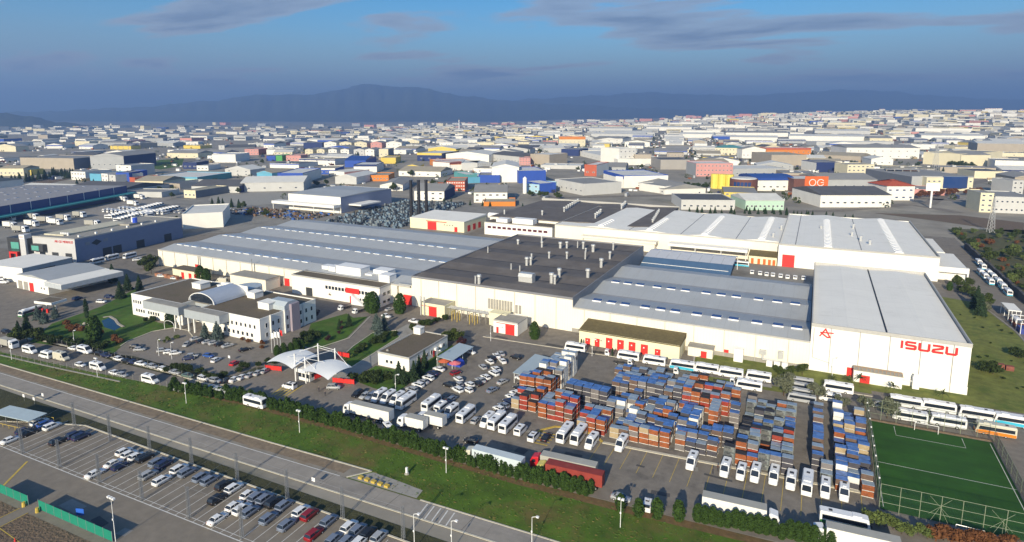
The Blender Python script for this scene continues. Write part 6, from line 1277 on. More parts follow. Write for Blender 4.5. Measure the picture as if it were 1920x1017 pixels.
def bld(x,y,rot,w,h,d,wall,roof,style,rows,cols,label,name='factory_unit',cat='building',band=None,group=None,side=None,z=0,gl=None,simple=False):
    cx,cy=x+w/2*math.cos(R(rot))-d/2*math.sin(R(rot)),y+w/2*math.sin(R(rot))+d/2*math.cos(R(rot)); ALLB.append((cx,cy,max(w,d)*.55))
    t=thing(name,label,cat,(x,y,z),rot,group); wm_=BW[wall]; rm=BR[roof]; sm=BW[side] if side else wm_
    b=MB(); b.box(0,w,0,d,-1.5,h,0,'tb'); b.m=[0,1,1,1] if side else [0,0,0,0]; b.ob('wall',[wm_,sm],t)  # side: own paint on some units, flank shade put into colour on others
    if style=='flat':
        box('roof',rm,.3,w-.3,.3,d-.3,h-.7,h-.45,t)
        if not simple: parapet(-.05,w+.05,-.05,d+.05,h-.5,.5,.7,wm_ if not band else BW[band],t)
    elif style=='gable':   # gable end on the front
        rh=min(4.5,w*.10)+.6; b=MB(); b.prism([(-.5,h-.15),(w+.5,h-.15),(w+.5,h+.1),(w/2,h+rh),(-.5,h+.1)],-.4,d+.4,'y'); b.ob('roof',rm,t); b=MB(); b.poly([(0,-.42,h),(w,-.42,h),(w/2,-.42,h+rh-.35)]); b.ob('gable',wm_,t)
    elif style=='ridge':
        rh=min(4.5,d*.09)+.6; b=MB(); b.prism([(-.5,h-.15),(d+.5,h-.15),(d+.5,h+.1),(d/2,h+rh),(-.5,h+.1)],-.4,w+.4,'x'); b.ob('roof',rm,t)
    elif style=='hip':
        rh=min(5,d*.22); b=MB(); o_=1.2; b.v=[(-o_,-o_,h),(w+o_,-o_,h),(w+o_,d+o_,h),(-o_,d+o_,h),(d*.5,d/2,h+rh),(w-d*.5,d/2,h+rh)]; b.f=[(0,1,5,4),(1,2,5),(2,3,4,5),(3,0,4),(3,2,1,0)]; b.m=[0]*5; b.ob('roof',rm,t)
    elif style=='vault':
        pr=[(d/2-d/2*math.cos(math.pi*k/8)*1.04,h-.2+math.sin(math.pi*k/8)*min(5,d*.18)) for k in range(9)][::-1]; b=MB(); b.prism(pr,-.4,w+.4,'x'); b.ob('roof',rm,t)
    if band and style!='flat': box('band',BW[band],-.1,w+.1,-.12,-.02,h*.72,h-.1,t)
    elif band: box('band',BW[band],-.12,w+.12,-.14,-.06,h*.74,h-.5,t)
    if simple and style=='flat' and w>40:
        MB().box(w*.3,w*.3+5,d*.4,d*.4+6,h-.45,h+1.6).ob('roof_unit',BW['lightgrey'],t); MB().box(w*.6,w*.6+2,d*.2,d*.85,h-.45,h+.3).ob('rooflight_strip',BR['w'],t)
    if rows and cols:
        ww=min(3.2,w/cols*.5); wh=min(1.7,h/rows*.36)
        for r in range(rows):
            for c in range(cols): win(t,(c+.5)*w/cols,-.03,h/rows*(r+.30),ww,wh,'f',gl=gl or m_bgl)
    return t
L_=[ # front corners as seen, depth, wall, roof, style, rows, cols, label, options
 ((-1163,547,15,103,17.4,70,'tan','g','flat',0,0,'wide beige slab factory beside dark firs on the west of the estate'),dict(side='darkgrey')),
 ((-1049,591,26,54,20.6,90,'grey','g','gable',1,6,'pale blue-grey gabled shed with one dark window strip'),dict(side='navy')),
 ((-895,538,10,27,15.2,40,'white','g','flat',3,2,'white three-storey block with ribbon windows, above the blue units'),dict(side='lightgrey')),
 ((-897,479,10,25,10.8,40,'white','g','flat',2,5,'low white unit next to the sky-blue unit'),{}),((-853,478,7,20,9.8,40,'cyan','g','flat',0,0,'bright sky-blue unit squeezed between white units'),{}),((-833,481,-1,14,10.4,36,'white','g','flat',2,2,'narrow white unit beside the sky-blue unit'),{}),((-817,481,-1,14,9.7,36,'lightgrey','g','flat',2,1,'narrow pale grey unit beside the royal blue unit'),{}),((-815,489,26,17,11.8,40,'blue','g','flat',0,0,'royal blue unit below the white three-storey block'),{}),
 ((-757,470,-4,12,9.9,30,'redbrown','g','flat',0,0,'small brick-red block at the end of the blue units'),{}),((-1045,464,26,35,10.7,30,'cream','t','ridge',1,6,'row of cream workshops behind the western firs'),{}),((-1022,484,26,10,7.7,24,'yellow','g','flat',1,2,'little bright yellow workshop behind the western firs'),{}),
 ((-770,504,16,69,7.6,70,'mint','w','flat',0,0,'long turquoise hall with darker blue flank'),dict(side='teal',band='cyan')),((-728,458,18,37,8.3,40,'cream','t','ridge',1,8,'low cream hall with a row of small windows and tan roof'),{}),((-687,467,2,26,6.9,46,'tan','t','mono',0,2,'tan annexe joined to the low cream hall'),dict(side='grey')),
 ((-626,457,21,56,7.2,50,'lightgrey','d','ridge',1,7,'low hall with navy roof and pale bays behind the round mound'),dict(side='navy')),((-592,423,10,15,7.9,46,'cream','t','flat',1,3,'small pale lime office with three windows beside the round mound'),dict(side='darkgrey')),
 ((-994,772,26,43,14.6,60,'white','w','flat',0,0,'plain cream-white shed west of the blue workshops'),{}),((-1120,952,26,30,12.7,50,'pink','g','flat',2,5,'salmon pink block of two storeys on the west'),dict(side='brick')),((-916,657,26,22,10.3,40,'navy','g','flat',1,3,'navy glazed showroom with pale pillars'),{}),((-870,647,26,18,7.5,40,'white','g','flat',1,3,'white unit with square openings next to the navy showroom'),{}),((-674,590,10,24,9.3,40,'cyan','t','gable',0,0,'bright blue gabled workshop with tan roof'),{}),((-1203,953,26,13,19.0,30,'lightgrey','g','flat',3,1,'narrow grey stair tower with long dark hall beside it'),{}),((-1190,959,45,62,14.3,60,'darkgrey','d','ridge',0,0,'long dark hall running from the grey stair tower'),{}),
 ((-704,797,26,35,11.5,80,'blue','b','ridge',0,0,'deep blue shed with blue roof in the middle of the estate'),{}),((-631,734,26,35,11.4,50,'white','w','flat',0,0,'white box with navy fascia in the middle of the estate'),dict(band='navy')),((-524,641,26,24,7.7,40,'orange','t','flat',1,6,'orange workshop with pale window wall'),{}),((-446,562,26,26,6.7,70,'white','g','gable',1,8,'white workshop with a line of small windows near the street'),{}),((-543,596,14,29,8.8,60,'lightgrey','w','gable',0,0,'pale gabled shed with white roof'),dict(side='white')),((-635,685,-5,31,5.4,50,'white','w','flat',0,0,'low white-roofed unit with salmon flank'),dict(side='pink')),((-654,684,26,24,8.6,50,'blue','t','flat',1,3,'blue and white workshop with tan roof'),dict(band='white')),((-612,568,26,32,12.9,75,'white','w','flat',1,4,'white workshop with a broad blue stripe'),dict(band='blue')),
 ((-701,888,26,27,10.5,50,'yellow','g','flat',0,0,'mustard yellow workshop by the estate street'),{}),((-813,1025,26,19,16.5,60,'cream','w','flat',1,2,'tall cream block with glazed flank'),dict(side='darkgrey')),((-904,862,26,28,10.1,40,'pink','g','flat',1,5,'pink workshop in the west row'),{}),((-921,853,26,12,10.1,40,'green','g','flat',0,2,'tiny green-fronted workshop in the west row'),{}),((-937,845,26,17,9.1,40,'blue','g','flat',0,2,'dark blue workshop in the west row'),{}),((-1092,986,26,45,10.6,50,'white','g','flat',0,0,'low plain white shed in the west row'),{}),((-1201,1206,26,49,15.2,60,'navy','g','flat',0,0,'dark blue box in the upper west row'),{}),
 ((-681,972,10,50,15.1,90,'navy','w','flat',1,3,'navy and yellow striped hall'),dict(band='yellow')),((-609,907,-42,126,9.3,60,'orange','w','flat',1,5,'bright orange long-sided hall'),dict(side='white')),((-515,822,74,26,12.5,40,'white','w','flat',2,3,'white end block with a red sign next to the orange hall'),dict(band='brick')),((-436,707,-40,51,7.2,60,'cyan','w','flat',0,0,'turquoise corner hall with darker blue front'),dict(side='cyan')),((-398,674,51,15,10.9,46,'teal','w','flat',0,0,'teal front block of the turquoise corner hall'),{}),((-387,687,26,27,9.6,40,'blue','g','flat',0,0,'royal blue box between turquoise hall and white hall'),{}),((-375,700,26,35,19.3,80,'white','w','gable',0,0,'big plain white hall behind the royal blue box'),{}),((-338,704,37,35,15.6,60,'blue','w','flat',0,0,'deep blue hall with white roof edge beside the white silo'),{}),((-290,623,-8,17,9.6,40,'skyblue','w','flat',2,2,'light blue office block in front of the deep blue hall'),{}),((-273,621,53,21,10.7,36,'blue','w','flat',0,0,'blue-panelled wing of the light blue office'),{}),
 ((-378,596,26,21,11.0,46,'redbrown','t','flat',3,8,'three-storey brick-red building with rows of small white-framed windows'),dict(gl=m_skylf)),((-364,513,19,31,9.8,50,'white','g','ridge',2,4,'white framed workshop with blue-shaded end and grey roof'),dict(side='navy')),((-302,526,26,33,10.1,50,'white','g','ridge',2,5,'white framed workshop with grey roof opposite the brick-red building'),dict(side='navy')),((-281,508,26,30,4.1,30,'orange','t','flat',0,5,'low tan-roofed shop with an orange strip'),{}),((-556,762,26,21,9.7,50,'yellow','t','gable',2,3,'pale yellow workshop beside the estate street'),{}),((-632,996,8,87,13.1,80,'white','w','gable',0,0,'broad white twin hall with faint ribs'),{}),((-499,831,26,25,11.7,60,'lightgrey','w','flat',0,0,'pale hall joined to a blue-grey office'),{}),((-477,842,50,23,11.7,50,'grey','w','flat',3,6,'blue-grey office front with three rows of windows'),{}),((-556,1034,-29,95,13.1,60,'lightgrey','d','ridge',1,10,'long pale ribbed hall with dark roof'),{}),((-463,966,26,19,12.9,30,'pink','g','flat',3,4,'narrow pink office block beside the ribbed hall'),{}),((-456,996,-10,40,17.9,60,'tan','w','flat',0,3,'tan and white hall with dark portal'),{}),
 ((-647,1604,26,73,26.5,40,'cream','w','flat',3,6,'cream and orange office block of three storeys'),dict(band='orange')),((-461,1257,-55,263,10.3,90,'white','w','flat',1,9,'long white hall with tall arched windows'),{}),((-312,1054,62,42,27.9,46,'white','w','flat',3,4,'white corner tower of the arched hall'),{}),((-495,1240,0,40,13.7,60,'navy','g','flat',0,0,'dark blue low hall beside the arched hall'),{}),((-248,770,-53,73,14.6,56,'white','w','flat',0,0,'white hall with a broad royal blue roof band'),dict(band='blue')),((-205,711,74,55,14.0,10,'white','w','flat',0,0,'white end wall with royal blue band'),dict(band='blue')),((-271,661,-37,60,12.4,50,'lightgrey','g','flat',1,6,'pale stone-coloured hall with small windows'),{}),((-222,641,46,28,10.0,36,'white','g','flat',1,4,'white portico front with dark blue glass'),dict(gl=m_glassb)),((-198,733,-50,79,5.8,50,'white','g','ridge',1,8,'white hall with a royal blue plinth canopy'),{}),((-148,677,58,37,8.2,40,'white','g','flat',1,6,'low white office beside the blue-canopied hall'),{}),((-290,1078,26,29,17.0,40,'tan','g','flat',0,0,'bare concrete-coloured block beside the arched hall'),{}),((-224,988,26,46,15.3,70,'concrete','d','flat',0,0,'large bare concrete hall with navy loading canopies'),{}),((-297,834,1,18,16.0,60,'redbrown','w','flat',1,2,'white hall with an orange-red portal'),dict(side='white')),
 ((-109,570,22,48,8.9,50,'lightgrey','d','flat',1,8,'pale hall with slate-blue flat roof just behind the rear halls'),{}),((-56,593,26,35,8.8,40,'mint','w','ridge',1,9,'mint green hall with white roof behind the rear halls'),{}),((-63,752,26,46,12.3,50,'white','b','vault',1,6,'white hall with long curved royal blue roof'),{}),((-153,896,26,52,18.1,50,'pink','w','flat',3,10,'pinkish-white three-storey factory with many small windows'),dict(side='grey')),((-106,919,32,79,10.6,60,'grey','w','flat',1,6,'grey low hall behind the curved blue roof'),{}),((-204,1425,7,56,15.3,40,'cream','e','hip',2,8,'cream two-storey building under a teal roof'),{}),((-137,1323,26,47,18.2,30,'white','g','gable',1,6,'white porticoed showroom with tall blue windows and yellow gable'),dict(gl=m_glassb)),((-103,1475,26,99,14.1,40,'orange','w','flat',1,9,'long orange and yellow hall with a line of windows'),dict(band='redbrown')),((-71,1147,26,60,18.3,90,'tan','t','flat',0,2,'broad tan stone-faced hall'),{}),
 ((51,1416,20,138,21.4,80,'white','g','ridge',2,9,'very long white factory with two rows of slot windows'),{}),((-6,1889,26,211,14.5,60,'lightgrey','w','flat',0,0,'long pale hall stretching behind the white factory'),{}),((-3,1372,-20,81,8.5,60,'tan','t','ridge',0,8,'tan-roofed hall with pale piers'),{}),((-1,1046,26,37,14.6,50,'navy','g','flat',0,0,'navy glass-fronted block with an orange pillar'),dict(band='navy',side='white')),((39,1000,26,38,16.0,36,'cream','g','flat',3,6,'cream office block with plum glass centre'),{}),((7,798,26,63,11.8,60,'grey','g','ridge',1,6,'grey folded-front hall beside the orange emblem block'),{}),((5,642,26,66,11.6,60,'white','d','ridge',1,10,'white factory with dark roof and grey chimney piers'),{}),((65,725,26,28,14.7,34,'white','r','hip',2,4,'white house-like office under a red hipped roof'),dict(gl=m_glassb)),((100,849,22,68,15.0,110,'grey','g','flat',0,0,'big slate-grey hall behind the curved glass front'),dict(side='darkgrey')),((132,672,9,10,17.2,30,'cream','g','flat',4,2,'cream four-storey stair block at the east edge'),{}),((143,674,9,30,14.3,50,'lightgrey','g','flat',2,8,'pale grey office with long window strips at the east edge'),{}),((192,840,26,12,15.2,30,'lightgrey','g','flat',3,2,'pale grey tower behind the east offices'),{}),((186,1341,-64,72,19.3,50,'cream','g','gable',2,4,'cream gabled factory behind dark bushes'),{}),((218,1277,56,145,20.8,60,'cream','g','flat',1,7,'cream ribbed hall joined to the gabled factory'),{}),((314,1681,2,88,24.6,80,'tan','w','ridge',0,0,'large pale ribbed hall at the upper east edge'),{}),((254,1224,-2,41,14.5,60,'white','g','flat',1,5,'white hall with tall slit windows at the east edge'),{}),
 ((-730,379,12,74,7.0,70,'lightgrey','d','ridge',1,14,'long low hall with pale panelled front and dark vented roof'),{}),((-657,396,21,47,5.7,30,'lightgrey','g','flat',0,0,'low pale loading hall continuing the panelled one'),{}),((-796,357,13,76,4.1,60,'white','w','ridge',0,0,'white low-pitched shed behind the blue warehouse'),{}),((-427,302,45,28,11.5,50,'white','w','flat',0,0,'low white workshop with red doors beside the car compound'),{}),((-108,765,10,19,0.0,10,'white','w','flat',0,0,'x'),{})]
for a_,kw in L_[:-1]: bld(*a_,**kw)
for i,(x,n_) in enumerate(((572,'cream'),(594,'cream'),(616,'white'),(639,'white'),(663,'lightgrey'),(684,'white'))): pass
for a_ in ((-1002,1010,26,17,11.6,60,'cream'),(-979,1021,26,17,11.6,60,'cream'),(-944,1019,26,18,12.6,60,'white'),(-920,1030,26,18,12.6,60,'white'),(-883,1029,26,23,13.5,60,'lightgrey'),(-850,1026,26,19,14.5,60,'white')): bld(*a_,'g','gable',2,2,'gabled workshop in the lower terrace of alike gables',group='lower terrace of gabled workshops')
for a_ in ((-1153,1230,26,32,15.2,60,'white'),(-1117,1248,26,31,15.2,60,'cream'),(-1082,1265,26,32,15.2,60,'cream'),(-1044,1283,26,29,15.2,60,'pink'),(-992,1280,26,40,16.3,60,'white')): bld(*a_,'g','gable',2,3,'gabled workshop in the upper terrace of alike gables',group='upper terrace of gabled workshops')
cnm0={'lightgrey':'pale grey'}
# yellow silo block, brown rotunda, emblem block, curved glass front, concrete frame, billboard, white silo
t=thing('silo_block','three joined bright yellow silos in front of the pinkish factory','silo',(0,0,0)); x,y=(-98.8,751.4); 
for i in (-1,0,1): b=MB(); b.cyl(x+i*8.4,y+6,0,17,4.6,4.6,10); b.ob('silo',mat('silo_yellow',(.72,.60,.10),.6),t)
t=thing('rotunda','round brown office with dark glass beside the yellow silos','office',(0,0,0)); x,y=(-73.0,724.8); b=MB(); b.cyl(x,y+12,0,15,15,15,24); b.ob('drum_wall',BW['brown'],t); b=MB(); b.cyl(x,y+12,15,16,14,13,24); b.ob('roof',BR['w'],t)
for k in range(5): a=R(-120+k*15); MB().box(-1.6,1.6,-.15,.1,2,12).ob('glass_panel',m_glassb,t,loc=(x+15.05*math.cos(a),y+12+15.05*math.sin(a),0),rot=math.degrees(a)+90)
q=bld(-22,756,26,31,15.0,40,'brown','w','flat',0,0,'brick-brown block carrying a big orange emblem'); MB().box(12,38,-.5,-.05,4,18).ob('sign_panel',mat('sign_orange',(.62,.13,.03),.5),q)
mb=MB()
for k in range(14):
    for cx_,a0,a1 in ((20.5,0,6.2832),(29.5,.5,5.9)): u0=a0+(a1-a0)*k/14;u1=a0+(a1-a0)*(k+1)/14; mb.tube((cx_+3.6*math.cos(u0),-.6,11+3.6*math.sin(u0)),(cx_+3.6*math.cos(u1),-.6,11+3.6*math.sin(u1)),.45,4)
mb.tube((29.6,-.6,11),(33,-.6,11),.4,4); mb.ob('emblem',m_skylf,q)
q=bld(114,845,20,50,14.8,14,'cream','w','flat',2,9,'cream office front with bulging dark blue glass centre'); b=MB(); n_=10; b.prism([(18+i*2.6,-4*math.sin(math.pi*i/n_)-.1) for i in range(n_+1)]+[(44,2),(18,2)],3,16,'z'); b.ob('curved_glass',m_glassb,q)
q=thing('building_shell','unfinished concrete frame building with open floors beside the red-roofed house','building',(80.4,924.7),4)
for f in range(4): MB().box(0,36,0,18,f*4.2+3.9,f*4.2+4.3).ob('floor_slab',BW['concrete'],q)
for i in range(5):
    for j in (0,17): MB().box(i*8.8,i*8.8+.7,j+.1,j+.8,0,17).ob('column',BW['concrete'],q)
MB().box(20,35,8,8.4,0,16).ob('brick_infill',BW['redbrown'],q)
q=thing('billboard','white billboard on a thick white post by the junction','billboard',(97.2,683.4),5); MB().cyl(0,0,0,17,.9,.9,10).ob('post',m_wpole,q); MB().box(-5,6,-.4,.4,16,23).ob('board',m_skylf,q)
q=thing('silo','tall slim white silo between the blue halls','silo',(-287.4,613.5)); MB().cyl(0,0,0,17,2.2,2.2,12).ob('shell',m_skylf,q); MB().cyl(0,0,17,18.6,2.2,.3,12).ob('cap',m_skylf,q)
q=thing('minaret','thin white minaret beside a small dome on the skyline','mosque',(FW[0]*3300+RT[0]*-280,FW[1]*3300+RT[1]*-280,0)); MB().cyl(0,0,0,62,3,2.4,10).ob('shaft',m_skylf,q); MB().cyl(0,0,62,72,2.6,.1,10).ob('spire',BR['d'],q); MB().cyl(14,10,0,14,12,12,12).ob('hall',m_skylf,q); b=MB(); b.cyl(14,10,14,20,11,8,14); b.cyl(14,10,20,24,8,1,14); b.ob('dome',BR['g'],q)
# streets of the estate
for pl,w in (([(-813.5,1006.9),(-608.3,798.2),(-454.6,639.2),(-316.1,498.5)],16),([(-941.1,591.3),(-1054.0,742.4),(-1276.8,1032.9),(-1391.9,1203.7)],22),([(-253.2,973.7),(-197.9,1242.5),(-93.5,1399.7)],16),([(-23.5,1065.6),(42.5,884.9),(95.8,758.2),(157.6,753.1)],14),([(115.8,657.0),(103.2,678.9),(80.1,698.3),(14.8,620.9),(-74.8,569.7)],12),([(-252.5,586.1),(-177.6,642.3),(-103.2,694.2)],12),([(-904.1,893.5),(-642.0,663.3),(-530.7,556.0)],14),([(98.6,707.4),(149.1,892.1),(213.8,1036.0)],12)):
    tag(strip(MB(),pl,w,.05).ob('estate_road',m_asph),None,None,kind='structure')
sheet('gravel_mound',[(-578.6,444.1),(-592.4,479.0),(-573.5,499.4),(-531.0,498.5),(-494.3,485.8),(-464.6,445.6),(-482.1,412.5),(-515.6,403.8),(-551.6,420.0)],m_conc,.06); sheet('field_strip',[(-1025.9,649.8),(-1145.7,774.1),(-1131.3,814.7),(-967.7,690.9),(-940.5,634.0)],m_lawn,.06); sheet('service_ramp',[(-581.7,312.3),(-653.7,417.0),(-611.8,427.7),(-573.4,383.5),(-533.3,304.4)],m_asph2,.06)
sheet('earth_bank',[(48.3,623.7),(113.4,642.7),(152.0,619.9),(137.6,557.6),(119.5,577.3),(91.9,598.7)],m_soil,.06); sheet('bare_ground',[(-855.7,389.3),(-954.4,483.1),(-907.5,481.9),(-839.2,403.6)],m_soil,.06)
for i in range(70):   # car compound beside the white workshop
    p=(-503.0,358.0) if i<40 else (-535.8,328.4); k=i if i<40 else i-40; x=p[0]-10+(k%10)*7+rt.uniform(-1,1); y=p[1]-6+(k//10)*9
    if i<40: car((x,y),90+rt.uniform(-8,8),rt.choice(['white','white','silver','black','navy']),'suv','in the car compound behind the research centre','cars in the far compound')
    elif i<62: B_w.put(p[0]-30+(k%11)*6,p[1]+(k//11)*14,100,'white midibus in the packed rows behind the research centre','midibuses in the far compound')
cmp_g='midibuses in the far compound'
for (p,q,n_) in (((-527.3,307.4),(-541.4,339.0),9),((-504.6,301.0),(-524.8,340.4),10),((-544.5,344.5),(-559.7,374.1),8),((-515.6,331.9),(-527.1,367.4),10)):
    for k in range(n_): B_w.put(p[0]+(q[0]-p[0])*k/(n_-1),p[1]+(q[1]-p[1])*k/(n_-1),14+rt.uniform(-3,3),'white midibus in the packed rows behind the research centre',cmp_g)
for p in ((-552.1,271.9),(-549.8,284.4),(-555.1,299.7),(-522.1,240.7),(-587.9,262.7),(-500.0,278.8),(-579.2,275.7)): T_grey.put(p[0],p[1],12+rt.uniform(-6,6),'grey covered lorry in the lorry park west of the research centre','grey lorries west of the research centre',scale=1.5)
for i in range(26):
    p=(-511.6,375.0); car((p[0]+(i%13)*6.5,p[1]+(i//13)*12+rt.uniform(-1,1)),92+rt.uniform(-6,6),rt.choice(['white','white','silver','navy','black']),'hatch','in the second car compound by the round mound','cars in the mound compound')
for p in ((-453.6,315.1),(-435.1,371.6),(-413.8,369.6),(-599.8,414.4),(-472.0,394.6),(-662.5,444.3)): plant('broad',p,1.0,'dark tree in the yard behind the research centre','trees behind the research centre')
for p,r in (((-542.6,257.8),8),((-549.4,246.7),8),((-533.7,270.1),8),((-621.3,376.7),5),((-582.5,362.8),5),((-621.6,394.4),5)): T_rig.put(p[0],p[1],r,'white box lorry in the lorry park west of the research centre','lorries west of the research centre',scale=1.4)
# ---------------------------------------------------------------- filler of the estate: workshops between and beyond
rf=random.Random(99)
# very large pale sheds on the rising ground to the east
for i in range(34):
    a=rf.uniform(.02,.62); f=rf.choice([1950,2200,2500,2850,3250])*rf.uniform(.97,1.04); s_=f*math.tan(a); x=FW[0]*f+RT[0]*s_; y=FW[1]*f+RT[1]*s_; w=rf.uniform(90,210); d=rf.uniform(60,120)
    if any((x+w/2-q[0])**2+(y+d/2-q[1])**2<(q[2]+max(w,d)*.5)**2 for q in ALLB): continue
    zz=min(terrain(x,y),terrain(x+w,y),terrain(x,y+d),terrain(x+w,y+d)); k=rf.choice(['white','white','white','lightgrey','cream'])
    bld(x,y,rf.uniform(-2,14),w,rf.uniform(11,16)+max(0,terrain(x+w/2,y+d/2)-zz),d,k,rf.choice(['w','w','w','g']),rf.choice(['flat','ridge','ridge']),0,0,'huge %s shed with broad low roof on the rising ground'%cnm0.get(k,k),group='huge sheds on the rising ground',name='warehouse',z=zz,simple=True)
cand=[]
ROT=12
ALLB+=[(-650,300,120),(-600,400,70),(-405,450,75),(-330,430,95),(-480,370,60),(-560,250,60)]
def inside_works(x,y): return (-470<x<120 and -50<y<548) or (-820<x<-400 and y<300) or (90<x<330 and 300<y<640)
d0=620
for gi in range(-70,70):
    for gj in range(4,75):
        sx=86;sy=76
        u=gi*sx+rf.uniform(-9,9); v=gj*sy+rf.uniform(-9,9)
        if gi%4==0: u+=14
        x=u*math.cos(R(ROT))-v*math.sin(R(ROT)); y=u*math.sin(R(ROT))+v*math.cos(R(ROT))
        f=x*FW[0]+y*FW[1]; s_=x*RT[0]+y*RT[1]
        if f<d0 or f>4700 or abs(s_)>f*.92+40: continue
        if inside_works(x,y): continue
        dd=math.hypot(x,y)
        a=math.atan2(s_,f)
        if a<-.2 and rf.random()<(.2 if dd<1500 else (.5 if dd<2600 else .78)): continue      # thinner on the valley floor
        if rf.random()<.07: continue
        cand.append((dd,x,y))
cand.sort()
pal=['white']*14+['cream']*8+['lightgrey']*9+['grey']*5+['tan']*4+['pink','yellow','blue','darkgrey']
rp_=['g']*6+['w']*9+['t']*5+['d']
roof_w={'g':'grey','w':'white','t':'tan','d':'dark','r':'red tiled','b':'blue','e':'teal'}
cnm={'lightgrey':'pale grey','darkgrey':'dark grey','skyblue':'pale blue','redbrown':'brick red'}
nind=0; far={}
def farbox(key,f): far.setdefault(key,MB()); f(far[key])
for dd,x,y in cand:
    near=dd<1750
    if any((x-a)**2+(y-b_)**2<(r+(34 if near else 30))**2 for a,b_,r in ALLB): continue
    w=rf.uniform(30,76); d=rf.uniform(30,62); h=rf.choice([6,7,7.5,8,9,10]) if near else rf.choice([7,8,9,10,12,13]); z=terrain(x,y); rot=ROT+rf.choice([0,0,0,90,-8,5])*.25
    wall=rf.choice(pal); roof=rf.choice(rp_); st=rf.choice(['flat','flat','gable','ridge','ridge'])
    if nind<230:
        nind+=1; rr_=rf.choice([0,1,1,2]); cc=rf.choice([3,4,5]) if rr_ else 0
        if dd>2000: rr_=min(rr_,1)
        bld(x-w/2,y-d/2,rot,w,h,d,wall,roof,st,rr_,cc,'%s workshop with %s %s roof in the packed estate'%(cnm.get(wall,wall),roof_w[roof],{'flat':'flat','gable':'gabled','ridge':'low ridged'}[st]),group='workshops of the packed estate',z=z,band=rf.choice([None,None,None,None,'blue','navy']),simple=True)
    else:
        ca,sa=math.cos(R(rot)),math.sin(R(rot))
        def put(mb,x0,x1,y0,y1,z0,z1):
            k=len(mb.v); mb.box(x0,x1,y0,y1,z0,z1)
            for i in range(k,len(mb.v)): vx,vy,vz=mb.v[i]; mb.v[i]=(x+vx*ca-vy*sa,y+vx*sa+vy*ca,z+vz)
        farbox('wall_'+wall,lambda m:put(m,-w/2,w/2,-d/2,d/2,-3,h)); farbox('roof_'+roof,lambda m:put(m,-w/2-.4,w/2+.4,-d/2-.4,d/2+.4,h,h+.7))
        if rf.random()<.5: farbox('glass',lambda m:put(m,-w/2+3,w/2-3,-d/2-.2,-d/2+.2,h*.45,h*.7))
for dist,n_,hh in ((3600,60,18),(4300,90,22),(5200,120,26),(6200,90,26)):
    for i in range(n_):
        a=rf.uniform(-.75,.75); 
        if a<-.15 and rf.random()<.8: continue
        f=dist*rf.uniform(.93,1.1); x=(FW[0]*math.cos(a)+RT[0]*math.sin(a))*f; y=(FW[1]*math.cos(a)+RT[1]*math.sin(a))*f; z=terrain(x,y); w=rf.uniform(20,110); d=rf.uniform(20,60); h=rf.uniform(9,hh)
        def put2(mb,z0,z1,e): mb.box(x-w/2-e,x+w/2+e,y-d/2-e,y+d/2+e,z+z0,z+z1)
        farbox('wall_'+rf.choice(['white','cream','lightgrey','grey','pink']),lambda m:put2(m,-6,h,0)); farbox('roof_'+rf.choice(['g','w','r','t']),lambda m:put2(m,h,h+1,.5))
allb=MB(); mats_=[]
for k,mb in far.items():
    n0=len(allb.v); allb.v+=mb.v; allb.f+=[tuple(i+n0 for i in f) for f in mb.f]; allb.m+=[len(mats_)]*len(mb.f)
    mats_.append(m_glass if k=='glass' else (BW[k[5:]] if k[0]=='w' else BR[k[5:]]))
tag(allb.ob('far_buildings',mats_),'distant mass of estate sheds and town blocks running to the foot of the hills','buildings',kind='stuff')
# uncountable clutter of the estate: parked vehicles and yard goods, and the green between the sheds
cl=MB(); gr=MB(); rg_=random.Random(8)
def free(x,y,m=.95): return not inside_works(x,y) and all((x-a)**2+(y-b_)**2>(r*m)**2 for a,b_,r in ALLB if abs(x-a)<90)
for dd,x,y in cand[:560]:
    for k in range(8):
        px,py=x+rg_.choice([-1,1])*rg_.uniform(30,54),y+rg_.choice([-1,1])*rg_.uniform(20,48)
        if not free(px,py,.8): continue
        z=terrain(px,py)
        if rg_.random()<.6: w,d,h=rg_.choice([(4.4,1.8,1.5),(1.8,4.4,1.5),(8,2.5,3.4),(2.5,9,3.4),(4,3,2)]); cl.box(px,px+w,py,py+d,z,z+h,rg_.choice([0,0,0,1,2,3,4]))
        else:
            sz=rg_.uniform(1.6,3.6)
            for q in range(26):
                v=Vector((rg_.gauss(0,1),rg_.gauss(0,1),rg_.gauss(0,1))).normalized()*sz*rg_.uniform(.7,1.05); leaf(gr,(px+v.x,py+v.y,z+sz*.9+v.z*.9),.9,rg_)
tag(cl.ob('estate_clutter',[PT['white'],PT['silver'],PT['navy'],m_cr['rust'],m_cr['tan']]),'parked vehicles and stored goods scattered through the estate yards','clutter',kind='stuff')
tag(gr.ob('estate_shrubbery',m_lf['broad']),'small trees and shrubs scattered along the estate streets','shrubbery',kind='stuff')
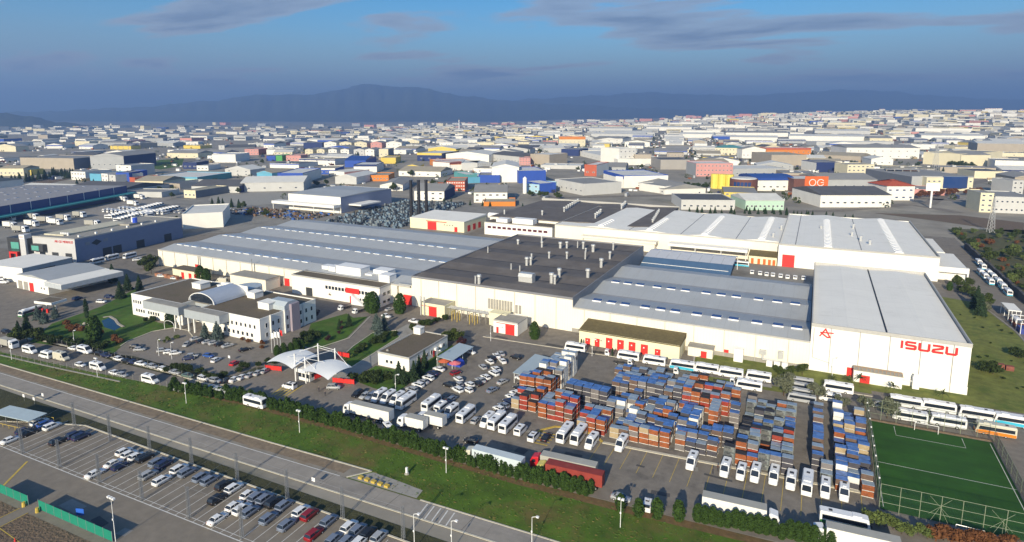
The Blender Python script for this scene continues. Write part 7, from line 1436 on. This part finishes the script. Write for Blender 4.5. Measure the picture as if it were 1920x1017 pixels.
# trees among the factories (far, seen as dark tufts)
for i in range(170):
    dd,x,y=cand[int(rf.random()**1.2*min(len(cand)-1,520))]; x+=rf.uniform(28,42)*rf.choice([-1,1]); y+=rf.uniform(24,38)*rf.choice([-1,1])
    if inside_works(x,y) or any((x-a)**2+(y-b_)**2<(r*.9)**2 for a,b_,r in ALLB): continue
    TR[rf.choice(['broad','conifer','broad'])][0].put(x,y,rf.uniform(0,360),'dark tree between workshops of the estate','trees of the estate',z=terrain(x,y)-.1,scale=rf.uniform(.8,1.5))
for pl,kind,step,sc in (([(-900.4,398.8),(-921.7,444.1),(-969.6,501.3),(-912.0,487.7)],'conifer',7,1.3),([(-834.2,451.6),(-782.6,457.0),(-714.7,447.0)],'conifer',9,.7),([(197.2,1346.4),(211.1,1237.2),(223.6,1187.7)],'broad',9,1.5),([(95.8,758.2),(135.7,807.1),(161.6,819.9)],'brown',6,1.3),([(-99.2,550.8),(-35.5,575.6),(-1.9,573.1)],'conifer',6,.6),([(-165.1,736.8),(-132.9,765.2),(-113.7,762.2)],'bush',6,2.2),([(-519.4,398.0),(-476.9,395.9)],'conifer',10,.9),([(-269.6,596.8),(-229.6,588.1)],'broad',9,.8),([(-54.5,590.2),(30.2,582.9)],'conifer',7,.5),([(-544.6,561.7),(-538.3,577.8)],'broad',8,1.1),([(-418.5,657.1),(-386.9,639.7)],'broad',8,1.0)):
    for p in along(pl,step): plant(kind,(p[0]+rt.uniform(-2,2),p[1]+rt.uniform(-4,4)),sc,'dark %s in a belt between the factories'%('fir' if kind=='conifer' else 'leafy tree'),'tree belts of the estate',.25)
# ---------------------------------------------------------------- hills
m_hill=mat('wooded_hills',(.040,.048,.030),.95,.35,.0012,dirt=((.075,.07,.05),.0008,.55,.5))
def hills(name,prof,dist,depth,seed):
    rg=random.Random(seed); us=[]; n=len(prof)
    P=[]
    x=prof[0][0]
    while x<=prof[-1][0]:
        for (a,b_) in zip(prof,prof[1:]):
            if a[0]<=x<=b_[0]: f=(x-a[0])/(b_[0]-a[0]); f=f*f*(3-2*f); P.append((x,a[1]+(b_[1]-a[1])*f+.9*math.sin(x*.11+seed)+.6*math.sin(x*.31))); break
        x+=9
    rows=[(-1,0),(-.75,.14),(-.5,.38),(-.25,.74),(0,1),(.4,.6),(1,0)]; v=[];fc=[]
    for (px,py) in P:
        u=(px-960)/1172.
        hgt=85+(217-py)/1172.*dist
        for k,(o_,hf) in enumerate(rows):
            q=dist+o_*depth; wob=1+.24*math.sin(px*.045*(k+1)+k*2+seed)*(0 if k in (0,4,6) else 1)
            X=(FW[0]+RT[0]*u)*q; Y=(FW[1]+RT[1]*u)*q; zt=terrain(X,Y); v.append((X,Y,-25 if hf==0 else max(zt*0-20,hgt*hf*wob)))
    m_=len(rows)
    for i in range(len(P)-1):
        for k in range(m_-1): a=i*m_+k; fc.append((a,a+m_,a+m_+1,a+1))
    me=bpy.data.meshes.new(name); me.from_pydata(v,[],fc); me.materials.append(m_hill); me.polygons.foreach_set('use_smooth',[True]*len(fc)); me.update()
    o=new(name,me); tag(o,None,None,kind='structure')
hills('mountain_ridge',[(-300,215),(60,210),(250,202),(400,190),(480,179),(590,178),(640,169),(690,158),(725,163),(800,166),(835,176),(880,182),(960,190),(1060,196),(1200,203),(1400,210),(1600,214),(1750,216)],12000,2600,1)
hills('eastern_ridge',[(900,196),(1000,186),(1120,180),(1210,174),(1300,178),(1400,180),(1500,174),(1580,169),(1660,172),(1740,180),(1850,186),(1960,190),(2300,200)],14500,2600,2)
hills('western_spur',[(-500,200),(-150,205),(0,212),(45,217),(110,229),(170,236)],5600,900,3)
# ---------------------------------------------------------------- haze
hz=MB(); hz.box(-24500,24500,-24500,24500,-60,735); mh=bpy.data.materials.new('haze_air'); mh.use_nodes=True; n=mh.node_tree.nodes; l=mh.node_tree.links; n.clear()
ho=n.new('ShaderNodeOutputMaterial'); pv=n.new('ShaderNodeVolumePrincipled'); pv.inputs['Color'].default_value=(.34,.56,1.0,1); pv.inputs['Density'].default_value=HAZE; pv.inputs['Anisotropy'].default_value=.25
l.new(pv.outputs[0],ho.inputs['Volume']); o=hz.ob('haze',mh); tag(o,None,None,kind='stuff')
